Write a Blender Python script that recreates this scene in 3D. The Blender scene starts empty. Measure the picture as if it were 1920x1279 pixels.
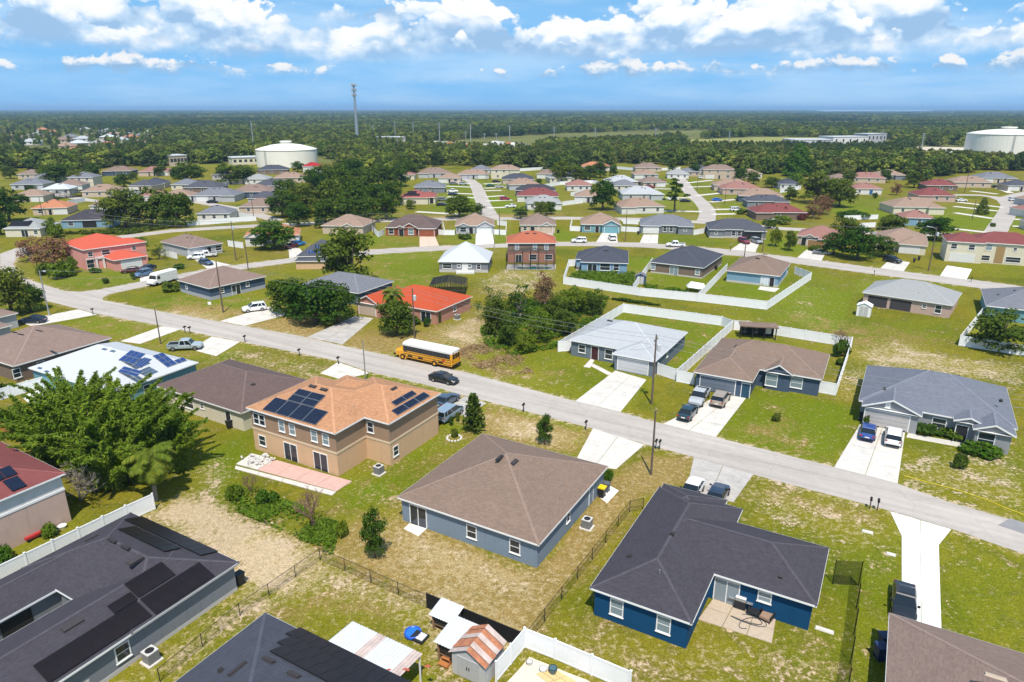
import bpy, bmesh, math, random
import numpy as np
from mathutils import Vector, Matrix

# ------------------------------------------------------------------ camera
scene = bpy.context.scene
CAM_H = 39.0
PITCH = math.atan((639.5 - 204.0) / 1280.0)
cam_data = bpy.data.cameras.new("camera")
cam_data.sensor_width = 36.0
cam_data.lens = 24.0
cam_data.clip_start = 0.5
cam_data.clip_end = 90000.0
camera = bpy.data.objects.new("camera", cam_data)
camera.location = (0, 0, CAM_H)
camera.rotation_euler = (math.pi / 2 - PITCH, 0, 0)
scene.collection.objects.link(camera)
scene.camera = camera

# ------------------------------------------------------------------ sky, sun, exposure
SUN_EL = math.radians(62)
SUN_AZ = math.radians(176)          # compass style: 0 = +Y (view direction), clockwise
world = bpy.data.worlds.new("World")
scene.world = world
world.use_nodes = True
world.cycles.sampling_method = 'MANUAL'
world.cycles.sample_map_resolution = 128


def build_world():
    nt = world.node_tree
    nt.nodes.clear()
    N = nt.nodes.new
    lk = nt.links.new
    out = N("ShaderNodeOutputWorld")
    bg = N("ShaderNodeBackground")
    bg.inputs["Strength"].default_value = SKY_STRENGTH
    sky = N("ShaderNodeTexSky")
    sky.sky_type = 'NISHITA'
    sky.sun_disc = False
    sky.sun_elevation = SUN_EL
    sky.sun_rotation = SUN_AZ
    sky.air_density = 1.0
    sky.dust_density = 0.2
    sky.ozone_density = 3.0
    tc = N("ShaderNodeTexCoord")
    sep = N("ShaderNodeSeparateXYZ")
    lk(tc.outputs["Generated"], sep.inputs[0])

    def math_n(op, a, b=None, c=None, clamp=False):
        n = N("ShaderNodeMath")
        n.operation = op
        n.use_clamp = clamp
        for i, v in enumerate((a, b, c)):
            if v is None:
                continue
            if isinstance(v, (int, float)):
                n.inputs[i].default_value = v
            else:
                lk(v, n.inputs[i])
        return n.outputs[0]

    def maprange(v, a, b, c, d, smooth=True):
        n = N("ShaderNodeMapRange")
        n.interpolation_type = 'SMOOTHSTEP' if smooth else 'LINEAR'
        lk(v, n.inputs[0])
        for i, x in enumerate((a, b, c, d)):
            n.inputs[i + 1].default_value = x
        return n.outputs[0]

    def mixc(f, a, b):
        n = N("ShaderNodeMix")
        n.data_type = 'RGBA'
        lk(f, n.inputs[0])
        for s, v in ((6, a), (7, b)):
            if isinstance(v, tuple):
                n.inputs[s].default_value = v
            else:
                lk(v, n.inputs[s])
        return n.outputs[2]

    el = math_n('ARCSINE', sep.outputs[2])           # elevation in radians
    # direction stretched vertically so that banks of cumulus lie along the horizon
    mp = N("ShaderNodeMapping")
    mp.inputs["Scale"].default_value = (1.0, 1.0, 1.5)
    lk(tc.outputs["Generated"], mp.inputs[0])

    def noise(vec, scale, det, rough, dist=0.0):
        n = N("ShaderNodeTexNoise")
        n.inputs["Scale"].default_value = scale
        n.inputs["Detail"].default_value = det
        n.inputs["Roughness"].default_value = rough
        n.inputs["Distortion"].default_value = dist
        lk(vec, n.inputs["Vector"])
        return n.outputs[0]

    def shift(src, off):
        a = N("ShaderNodeVectorMath")
        a.operation = 'ADD'
        a.inputs[1].default_value = off
        lk(src, a.inputs[0])
        return a.outputs[0]

    k = 1 / SKY_STRENGTH
    eld = math_n('MULTIPLY', el, 57.29578)
    flat = N("ShaderNodeCombineXYZ")
    lk(sep.outputs[0], flat.inputs[0])
    lk(sep.outputs[1], flat.inputs[1])

    def bank(i, base, amp, freq, cut, puff, bright, soft=0.8):
        """a bank of cumulus: heaped heads over a level, shaded base"""
        o = (OFF[0] + 3.1 * i, OFF[1] - 2.3 * i, OFF[2] + 1.7 * i)
        hgt = noise(shift(flat.outputs[0], o), freq, 3.0, 0.55)
        hgt = maprange(hgt, cut, cut + 0.32, -0.35 * amp, amp, False)
        v0 = shift(mp.outputs[0], o)
        v1 = shift(mp.outputs[0], (o[0], o[1], o[2] + 0.5 / puff))
        b0 = noise(v0, puff, 5.0, 0.58, 0.15)
        b1 = noise(v1, puff, 3.0, 0.55, 0.15)
        a0 = math_n('ABSOLUTE', math_n('SUBTRACT', noise(v0, puff * 1.9, 2.5, 0.5), 0.5))
        q = math_n('SUBTRACT', math_n('ADD', hgt, base), eld)
        q = math_n('MULTIPLY_ADD', math_n('SUBTRACT', b0, 0.5), amp * 1.9, q)
        q = math_n('MULTIPLY_ADD', math_n('SUBTRACT', a0, 0.1), amp * 1.3, q)
        top = maprange(q, 0.0, 0.22 + 0.05 * amp, 0.0, 1.0)
        wob = math_n('MULTIPLY_ADD', math_n('SUBTRACT', b0, 0.5), 2.6, eld)
        bot = maprange(wob, base - soft, base + soft * 0.9, 0.0, 1.0)
        m = math_n('MULTIPLY', top, bot)
        rise = maprange(wob, base - 0.2, base + amp * 0.8, -0.04, 0.50)
        rel = math_n('MULTIPLY_ADD', math_n('SUBTRACT', b0, b1), 2.6, rise)
        rel = math_n('MULTIPLY_ADD', math_n('SUBTRACT', a0, 0.1), 1.1, rel)
        rel = math_n('MULTIPLY_ADD', maprange(q, 0.0, amp * 1.1, 0.24, -0.04), 1.0, rel)
        ramp = N("ShaderNodeValToRGB")
        cr = ramp.color_ramp
        cr.elements[0].position = 0.0
        cr.elements[0].color = (0.34, 0.54, 0.80, 1)
        cr.elements[1].position = 0.76
        cr.elements[1].color = (1.0, 1.0, 1.0, 1)
        e = cr.elements.new(0.28)
        e.color = (0.55, 0.73, 0.93, 1)
        e = cr.elements.new(0.52)
        e.color = (0.90, 0.95, 1.0, 1)
        lk(rel, ramp.inputs[0])
        sc = N("ShaderNodeVectorMath")
        sc.operation = 'SCALE'
        lk(ramp.outputs[0], sc.inputs[0])
        sc.inputs["Scale"].default_value = bright * 0.94 * k
        return m, sc.outputs[0]

    mp2 = N("ShaderNodeMapping")
    mp2.inputs["Scale"].default_value = (1.0, 1.0, 6.0)
    lk(tc.outputs["Generated"], mp2.inputs[0])
    vn = noise(mp2.outputs[0], 3.6, 4.0, 0.6)
    veil = maprange(vn, 0.38, 0.70, 0.0, 0.55)
    tint = N("ShaderNodeMix")
    tint.data_type = 'RGBA'
    tint.blend_type = 'MULTIPLY'
    tint.inputs[0].default_value = 1.0
    lk(sky.outputs[0], tint.inputs[6])
    tint.inputs[7].default_value = (0.80, 1.05, 1.22, 1)
    # moist air low over the horizon
    low = maprange(el, 0.0, math.radians(16), 0.92, 0.35)
    c = mixc(low, tint.outputs[2], (0.19 * k, 0.49 * k, 0.88 * k, 1))
    c = mixc(veil, c, (0.56 * k, 0.74 * k, 0.93 * k, 1))
    for prm in BANKS:
        m, col = bank(*prm)
        c = mixc(m, c, col)
    lk(c, bg.inputs["Color"])
    lk(bg.outputs[0], out.inputs[0])


# base and height in degrees, spacing, cover threshold, size of the heads, brightness
BANKS = [(0, 2.7, 1.4, 7.0, 0.36, 30.0, 0.92, 0.5), (1, 3.9, 4.6, 3.4, 0.25, 12.5, 0.99, 0.7), (2, 4.4, 3.2, 5.0, 0.33, 15.0, 1.0, 0.6), (5, 6.4, 3.2, 3.2, 0.42, 13.0, 1.0, 0.55),
         (3, 13.0, 8.0, 2.4, 0.40, 8.0, 1.0, 2.0), (4, 34.0, 16.0, 1.6, 0.42, 4.0, 1.0, 4.0)]


OFF = (9.4, 1.5, 6.1)
SKY_STRENGTH = 0.085
build_world()
sun_data = bpy.data.lights.new("sun", 'SUN')
sun_data.energy = 4.8
sun_data.angle = math.radians(0.53)
sun_data.color = (1.0, 0.93, 0.82)
sun = bpy.data.objects.new("sun", sun_data)
scene.collection.objects.link(sun)
sdir = Vector((math.sin(SUN_AZ) * math.cos(SUN_EL), math.cos(SUN_AZ) * math.cos(SUN_EL), math.sin(SUN_EL)))
sun.rotation_euler = sdir.to_track_quat('Z', 'Y').to_euler()
sun.location = (60, -60, 160)
vs = scene.view_settings
vs.view_transform = 'Standard'
vs.look = 'None'
vs.exposure = 0.18
vs.gamma = 1.0
vs.use_curve_mapping = False
scene.cycles.max_bounces = 6
scene.cycles.diffuse_bounces = 2
scene.cycles.glossy_bounces = 2
scene.cycles.transmission_bounces = 3
scene.cycles.transparent_max_bounces = 8
scene.cycles.volume_bounces = 0
scene.cycles.use_denoising = True
scene.cycles.use_adaptive_sampling = True
scene.cycles.adaptive_threshold = 0.02

# ------------------------------------------------------------------ helpers
rnd = random.Random(7)
FPX = 1280.0
SP, CP = math.sin(PITCH), math.cos(PITCH)
COL = scene.collection


def ray(x, y):
    """direction of the sight line through a point of the survey photograph"""
    return Vector((x - 959.5, FPX * CP - (y - 639.5) * SP, -(FPX * SP + (y - 639.5) * CP)))


def G(x, y, z=0.0):
    d = ray(x, y)
    k = (z - CAM_H) / d.z
    return Vector((d.x * k, d.y * k, z))


def pix(p):
    """world point -> survey photograph point"""
    X, Y, Z = p[0], p[1], p[2] - CAM_H
    fw = Y * CP - Z * SP
    dn = -Y * SP - Z * CP
    return (959.5 + FPX * X / fw, 639.5 + FPX * dn / fw)


ORD = "first second third fourth fifth sixth seventh eighth ninth tenth eleventh twelfth thirteenth fourteenth fifteenth sixteenth seventeenth eighteenth nineteenth twentieth".split()
ORD += ["twenty-" + w for w in ORD[:9]]


def depth(p):
    """distance along the view axis"""
    return p.y * CP + (CAM_H - p.z) * SP


def lin(h, k=1.0):
    h = h.lstrip('#')
    r = []
    for i in (0, 2, 4):
        c = int(h[i:i + 2], 16) / 255.0
        c = c / 12.92 if c <= 0.04045 else ((c + 0.055) / 1.055) ** 2.4
        r.append(c * k)
    return (r[0], r[1], r[2], 1.0)


class MB:
    def __init__(self):
        self.v = []
        self.f = []
        self.m = []

    def poly(self, pts, mi=0):
        b = len(self.v)
        self.v.extend([tuple(p) for p in pts])
        self.f.append(tuple(range(b, b + len(pts))))
        self.m.append(mi)

    def box(self, x0, y0, z0, x1, y1, z1, mi=0, M=None, top=None):
        p = [(x0, y0, z0), (x1, y0, z0), (x1, y1, z0), (x0, y1, z0), (x0, y0, z1), (x1, y0, z1), (x1, y1, z1), (x0, y1, z1)]
        if M is not None:
            p = [tuple(M @ Vector(q)) for q in p]
        b = len(self.v)
        self.v.extend(p)
        for q in ((0, 3, 2, 1), (4, 5, 6, 7), (0, 1, 5, 4), (1, 2, 6, 5), (2, 3, 7, 6), (3, 0, 4, 7)):
            self.f.append(tuple(b + i for i in q))
            self.m.append(mi)
        if top is not None:
            self.m[-5] = top

    def tube(self, pts, radii, n=6, mi=0, cap=True):
        pts = [Vector(p) for p in pts]
        if isinstance(radii, (int, float)):
            radii = [radii] * len(pts)
        b = len(self.v)
        for i, p in enumerate(pts):
            d = (pts[min(i + 1, len(pts) - 1)] - pts[max(i - 1, 0)])
            if d.length < 1e-9:
                d = Vector((0, 0, 1))
            d.normalize()
            a = d.orthogonal() if abs(d.z) > 0.95 else d.cross(Vector((0, 0, 1)))
            a.normalize()
            c = d.cross(a)
            for k in range(n):
                t = 2 * math.pi * k / n
                self.v.append(tuple(p + (a * math.cos(t) + c * math.sin(t)) * radii[i]))
        for i in range(len(pts) - 1):
            for k in range(n):
                k2 = (k + 1) % n
                self.f.append((b + i * n + k, b + i * n + k2, b + (i + 1) * n + k2, b + (i + 1) * n + k))
                self.m.append(mi)
        if cap:
            self.f.append(tuple(b + k for k in range(n - 1, -1, -1)))
            self.f.append(tuple(b + (len(pts) - 1) * n + k for k in range(n)))
            self.m += [mi, mi]

    def lathe(self, prof, n=16, mi=0, c=(0, 0, 0)):
        b = len(self.v)
        for r, z in prof:
            for k in range(n):
                t = 2 * math.pi * k / n
                self.v.append((c[0] + r * math.cos(t), c[1] + r * math.sin(t), c[2] + z))
        for i in range(len(prof) - 1):
            for k in range(n):
                k2 = (k + 1) % n
                self.f.append((b + i * n + k, b + i * n + k2, b + (i + 1) * n + k2, b + (i + 1) * n + k))
                self.m.append(mi)
        self.f.append(tuple(b + k for k in range(n - 1, -1, -1)))
        self.m.append(mi)
        e = b + (len(prof) - 1) * n
        self.f.append(tuple(e + k for k in range(n)))
        self.m.append(mi)

    def mesh(self, name, mats, smooth=False):
        me = bpy.data.meshes.new(name)
        me.from_pydata(self.v, [], self.f)
        if not isinstance(mats, (list, tuple)):
            mats = [mats]
        for m in mats:
            me.materials.append(m)
        if len(mats) > 1:
            me.polygons.foreach_set("material_index", self.m)
        if smooth:
            me.polygons.foreach_set("use_smooth", [True] * len(me.polygons))
        me.update()
        return me

    def build(self, name, mats, parent=None, smooth=False):
        return link(name, self.mesh(name, mats, smooth), parent)


def link(name, data, parent=None, loc=None, rz=None, sc=None):
    o = bpy.data.objects.new(name, data)
    COL.objects.link(o)
    if parent is not None:
        o.parent = parent
    if loc is not None:
        o.location = loc
    if rz is not None:
        o.rotation_euler = (0, 0, rz)
    if sc is not None:
        o.scale = sc
    return o


def tag(o, label=None, cat=None, group=None, kind=None):
    if label:
        o["label"] = label
    if cat:
        o["category"] = cat
    if group:
        o["group"] = group
    if kind:
        o["kind"] = kind
    return o


def empty(name, loc=(0, 0, 0), rz=0.0, sc=None):
    o = link(name, None, None, loc, rz, sc)
    o.empty_display_size = 0.2
    return o


KIDS = {}


def kids(o):
    return list(o.children)


def copy_tree(o, parent=None):
    c = o.copy()
    COL.objects.link(c)
    c.parent = parent
    for ch in kids(o):
        copy_tree(ch, c)
    return c


# ------------------------------------------------------------------ materials
MATS = {}


def new_mat(name):
    m = bpy.data.materials.new(name)
    m.use_nodes = True
    nt = m.node_tree
    return m, nt, nt.nodes["Principled BSDF"]


def plain(name, col, rough=0.7, spec=0.3, metal=0.0, var=0.06, scale=4.0, bump=0.0, bscale=40.0, coat=0.0, streak=0.0, geo=False):
    if name in MATS:
        return MATS[name]
    m, nt, bs = new_mat(name)
    N = nt.nodes.new
    lk = nt.links.new
    bs.inputs["Roughness"].default_value = rough
    bs.inputs["Specular IOR Level"].default_value = spec
    bs.inputs["Metallic"].default_value = metal
    if coat:
        bs.inputs["Coat Weight"].default_value = coat
        bs.inputs["Coat Roughness"].default_value = 0.05
    if isinstance(col, str):
        col = lin(col)
    tc = N("ShaderNodeTexCoord")
    if var > 0:
        no = N("ShaderNodeTexNoise")
        no.inputs["Scale"].default_value = scale
        no.inputs["Detail"].default_value = 5.0
        no.inputs["Roughness"].default_value = 0.62
        src = tc.outputs["Object"]
        if geo:
            src = N("ShaderNodeNewGeometry").outputs["Position"]
        lk(src, no.inputs["Vector"])
        mr = N("ShaderNodeMapRange")
        lk(no.outputs[0], mr.inputs[0])
        mr.inputs[1].default_value = 0.25
        mr.inputs[2].default_value = 0.75
        mr.inputs[3].default_value = 1.0 - var
        mr.inputs[4].default_value = 1.0 + var
        sc = N("ShaderNodeVectorMath")
        sc.operation = 'SCALE'
        sc.inputs[0].default_value = col[:3]
        fac = mr.outputs[0]
        if streak > 0:          # rain streaks and grime with a shape of their own
            mpn = N("ShaderNodeMapping")
            mpn.inputs["Scale"].default_value = (1.6, 1.6, 0.16) if not geo else (0.5, 0.5, 1.0)
            lk(src, mpn.inputs[0])
            n2 = N("ShaderNodeTexNoise")
            n2.inputs["Scale"].default_value = 1.3
            n2.inputs["Detail"].default_value = 6.0
            n2.inputs["Roughness"].default_value = 0.7
            lk(mpn.outputs[0], n2.inputs["Vector"])
            m2 = N("ShaderNodeMapRange")
            lk(n2.outputs[0], m2.inputs[0])
            m2.inputs[1].default_value = 0.52
            m2.inputs[2].default_value = 0.72
            m2.inputs[3].default_value = 1.0
            m2.inputs[4].default_value = 1.0 - streak
            mu = N("ShaderNodeMath")
            mu.operation = 'MULTIPLY'
            lk(fac, mu.inputs[0])
            lk(m2.outputs[0], mu.inputs[1])
            fac = mu.outputs[0]
        lk(fac, sc.inputs["Scale"])
        lk(sc.outputs[0], bs.inputs["Base Color"])
    else:
        bs.inputs["Base Color"].default_value = col
    if bump > 0:
        b2 = N("ShaderNodeTexNoise")
        b2.inputs["Scale"].default_value = bscale
        b2.inputs["Detail"].default_value = 3.0
        lk(tc.outputs["Object"], b2.inputs["Vector"])
        bp = N("ShaderNodeBump")
        bp.inputs["Strength"].default_value = bump
        bp.inputs["Distance"].default_value = 0.05
        lk(b2.outputs[0], bp.inputs["Height"])
        lk(bp.outputs[0], bs.inputs["Normal"])
    MATS[name] = m
    return m


def shingle(name, col, contrast=0.16, rows=True):
    """asphalt shingles: tab mottling, granule speckle, weather streaks"""
    if name in MATS:
        return MATS[name]
    m, nt, bs = new_mat(name)
    N = nt.nodes.new
    lk = nt.links.new
    bs.inputs["Roughness"].default_value = 0.92
    bs.inputs["Specular IOR Level"].default_value = 0.15
    if isinstance(col, str):
        col = lin(col)
    tc = N("ShaderNodeTexCoord")

    def noise(scale, det, vec=None, ro=0.6):
        n = N("ShaderNodeTexNoise")
        n.inputs["Scale"].default_value = scale
        n.inputs["Detail"].default_value = det
        n.inputs["Roughness"].default_value = ro
        lk(vec or tc.outputs["Object"], n.inputs["Vector"])
        return n.outputs[0]

    mp = N("ShaderNodeMapping")
    mp.inputs["Scale"].default_value = (1.0, 1.0, 6.5)
    lk(tc.outputs["Object"], mp.inputs[0])
    vo = N("ShaderNodeTexVoronoi")
    vo.inputs["Scale"].default_value = 3.6
    lk(mp.outputs[0], vo.inputs["Vector"])
    tab = N("ShaderNodeSeparateColor")
    lk(vo.outputs["Color"], tab.inputs[0])

    def mul_add(v, k, prev):
        a = N("ShaderNodeMath")
        a.operation = 'MULTIPLY_ADD'
        lk(v, a.inputs[0])
        a.inputs[1].default_value = k
        if isinstance(prev, float):
            a.inputs[2].default_value = prev
        else:
            lk(prev, a.inputs[2])
        return a.outputs[0]

    s = mul_add(tab.outputs[0], contrast * 1.5, 1.0 - contrast * 0.75)
    s = mul_add(noise(0.35, 4), contrast * 1.3, s)
    st = N("ShaderNodeMapping")
    st.inputs["Scale"].default_value = (1.1, 1.1, 0.22)
    lk(tc.outputs["Object"], st.inputs[0])
    s = mul_add(noise(1.0, 5, st.outputs[0], 0.65), contrast * 1.2, s)
    s = mul_add(noise(9.0, 4, None, 0.75), contrast * 2.2, s)
    sub = N("ShaderNodeMath")
    sub.operation = 'SUBTRACT'
    lk(s, sub.inputs[0])
    sub.inputs[1].default_value = contrast * 2.35
    sc = N("ShaderNodeVectorMath")
    sc.operation = 'SCALE'
    sc.inputs[0].default_value = col[:3]
    lk(sub.outputs[0], sc.inputs["Scale"])
    lk(sc.outputs[0], bs.inputs["Base Color"])
    wv = N("ShaderNodeTexWave")
    wv.bands_direction = 'Z'
    wv.wave_profile = 'SAW'
    wv.inputs["Scale"].default_value = 2.4
    wv.inputs["Distortion"].default_value = 0.6
    wv.inputs["Detail"].default_value = 2.0
    lk(tc.outputs["Object"], wv.inputs["Vector"])
    bp = N("ShaderNodeBump")
    bp.inputs["Strength"].default_value = 0.35
    bp.inputs["Distance"].default_value = 0.03
    lk(wv.outputs[0], bp.inputs["Height"])
    lk(bp.outputs[0], bs.inputs["Normal"])
    MATS[name] = m
    return m


def leaf_mat(name, c1, c2, trans=0.35, objvar=0.25):
    if name in MATS:
        return MATS[name]
    m, nt, bs = new_mat(name)
    nt.nodes.remove(bs)
    N = nt.nodes.new
    lk = nt.links.new
    out = nt.nodes["Material Output"]
    ge = N("ShaderNodeNewGeometry")
    oi = N("ShaderNodeObjectInfo")
    mix = N("ShaderNodeMix")
    mix.data_type = 'RGBA'
    lk(ge.outputs["Random Per Island"], mix.inputs[0])
    mix.inputs[6].default_value = lin(c1) if isinstance(c1, str) else c1
    mix.inputs[7].default_value = lin(c2) if isinstance(c2, str) else c2
    hs = N("ShaderNodeHueSaturation")
    hv = N("ShaderNodeMapRange")
    lk(oi.outputs["Random"], hv.inputs[0])
    hv.inputs[3].default_value = 1.0 - objvar
    hv.inputs[4].default_value = 1.0 + objvar
    hh = N("ShaderNodeMath")
    hh.operation = 'MULTIPLY_ADD'
    lk(oi.outputs["Random"], hh.inputs[0])
    hh.inputs[1].default_value = -0.07 * min(1.0, objvar / 0.25)
    hh.inputs[2].default_value = 0.5 + 0.035 * min(1.0, objvar / 0.25)
    lk(hh.outputs[0], hs.inputs["Hue"])
    lk(hv.outputs[0], hs.inputs["Value"])
    lk(mix.outputs[2], hs.inputs["Color"])
    df = N("ShaderNodeBsdfDiffuse")
    tr = N("ShaderNodeBsdfTranslucent")
    ms = N("ShaderNodeMixShader")
    ms.inputs[0].default_value = trans
    lk(hs.outputs[0], df.inputs[0])
    lk(hs.outputs[0], tr.inputs[0])
    lk(df.outputs[0], ms.inputs[1])
    lk(tr.outputs[0], ms.inputs[2])
    lk(ms.outputs[0], out.inputs[0])
    MATS[name] = m
    return m


def glass(name, col, rough=0.06):
    return plain(name, col, rough, 0.6, 0.0, 0.0)


WHITE = plain("white_trim", (0.80, 0.80, 0.79, 1), 0.55, var=0.03)
VINYL = plain("white_vinyl", (0.84, 0.85, 0.87, 1), 0.45, var=0.05, scale=0.7)
GLASS = glass("window_glass", (0.025, 0.033, 0.045, 1))
GLASS_LT = glass("pale_window_glass", (0.22, 0.28, 0.32, 1), 0.12)
DARK = plain("dark_metal_and_shade", (0.025, 0.025, 0.028, 1), 0.5, var=0.1)  # metal parts; also the painted shade of porch and garage openings
BLACK = plain("black_rubber", (0.014, 0.014, 0.015, 1), 0.75, var=0.15)
STEEL = plain("galvanised_steel", (0.42, 0.43, 0.44, 1), 0.4, metal=0.6, var=0.1)
WOODPOLE = plain("weathered_pole_wood", (0.13, 0.10, 0.08, 1), 0.9, var=0.25, scale=2.0)
VENTM = plain("dark_vent", (0.045, 0.04, 0.042, 1), 0.7)
SOLAR = plain("solar_glass", (0.010, 0.014, 0.032, 1), 0.22, 0.35, var=0.2, scale=1.2)
SOLARB = plain("solar_glass_blue", (0.018, 0.045, 0.17, 1), 0.15, 0.6, var=0.2, scale=1.5)
SOLARK = plain("solar_glass_black", (0.014, 0.010, 0.011, 1), 0.3, 0.22, var=0.25, scale=0.6)
ALU = plain("aluminium_frame", (0.5, 0.51, 0.52, 1), 0.35, metal=0.8, var=0.0)
BLACKFRAME = plain("black_frame", (0.012, 0.012, 0.013, 1), 0.35, var=0.0)
CONC = plain("pale_concrete", (0.60, 0.56, 0.51, 1), 0.9, 0.2, var=0.12, scale=0.6, bump=0.08, bscale=12, streak=0.2, geo=True)
CONC_OLD = plain("old_concrete", (0.44, 0.41, 0.38, 1), 0.9, 0.2, var=0.18, scale=0.5, bump=0.08, bscale=12, streak=0.3, geo=True)
CONC_NEW = plain("new_concrete", (0.80, 0.79, 0.78, 1), 0.9, 0.2, var=0.05, scale=0.4, bump=0.05, bscale=12, streak=0.08, geo=True)
PINKC = plain("pink_concrete", (0.56, 0.36, 0.31, 1), 0.9, 0.2, var=0.1, scale=1.2)

# ------------------------------------------------------------------ ground
def in_poly(P, poly):
    x, y = P[:, 0], P[:, 1]
    ins = np.zeros(len(P), bool)
    n = len(poly)
    for i in range(n):
        x0, y0 = poly[i]
        x1, y1 = poly[(i + 1) % n]
        c = ((y0 > y) != (y1 > y))
        with np.errstate(divide='ignore', invalid='ignore'):
            xi = (x1 - x0) * (y - y0) / (y1 - y0) + x0
        ins ^= c & (x < xi)
    return ins


def poly_dist(P, poly):
    d = np.full(len(P), 1e9)
    n = len(poly)
    for i in range(n):
        a = np.array(poly[i])
        b = np.array(poly[(i + 1) % n])
        ab = b - a
        t = np.clip(((P - a) @ ab) / max(1e-9, ab @ ab), 0, 1)
        q = a + t[:, None] * ab
        d = np.minimum(d, np.hypot(P[:, 0] - q[:, 0], P[:, 1] - q[:, 1]))
    return d


def grid_mesh(name, ys, nx, half):
    V = []
    for y in ys:
        hw = half(y)
        xs = np.linspace(-hw, hw, nx)
        V.append(np.stack([xs, np.full(nx, y), np.zeros(nx)], 1))
    V = np.concatenate(V)
    r = np.arange((len(ys) - 1) * (nx - 1))
    i, j = r // (nx - 1), r % (nx - 1)
    a = i * nx + j
    F = np.stack([a, a + 1, a + nx + 1, a + nx], 1)
    return np_mesh(name, V, F), V


def np_mesh(name, V, F, mats=(), mi=None, smooth=False):
    V = np.asarray(V, dtype=np.float32)
    F = np.asarray(F, dtype=np.int32)
    me = bpy.data.meshes.new(name)
    k = F.shape[1]
    me.vertices.add(len(V))
    me.vertices.foreach_set("co", V.ravel())
    me.loops.add(F.size)
    me.loops.foreach_set("vertex_index", F.ravel())
    me.polygons.add(len(F))
    me.polygons.foreach_set("loop_start", np.arange(0, F.size, k, dtype=np.int32))
    me.polygons.foreach_set("loop_total", np.full(len(F), k, dtype=np.int32))
    for m in mats:
        me.materials.append(m)
    if mi is not None:
        me.polygons.foreach_set("material_index", np.asarray(mi, dtype=np.int32))
    if smooth:
        me.polygons.foreach_set("use_smooth", np.ones(len(F), dtype=bool))
    me.update(calc_edges=True)
    me.validate()
    return me


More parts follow.
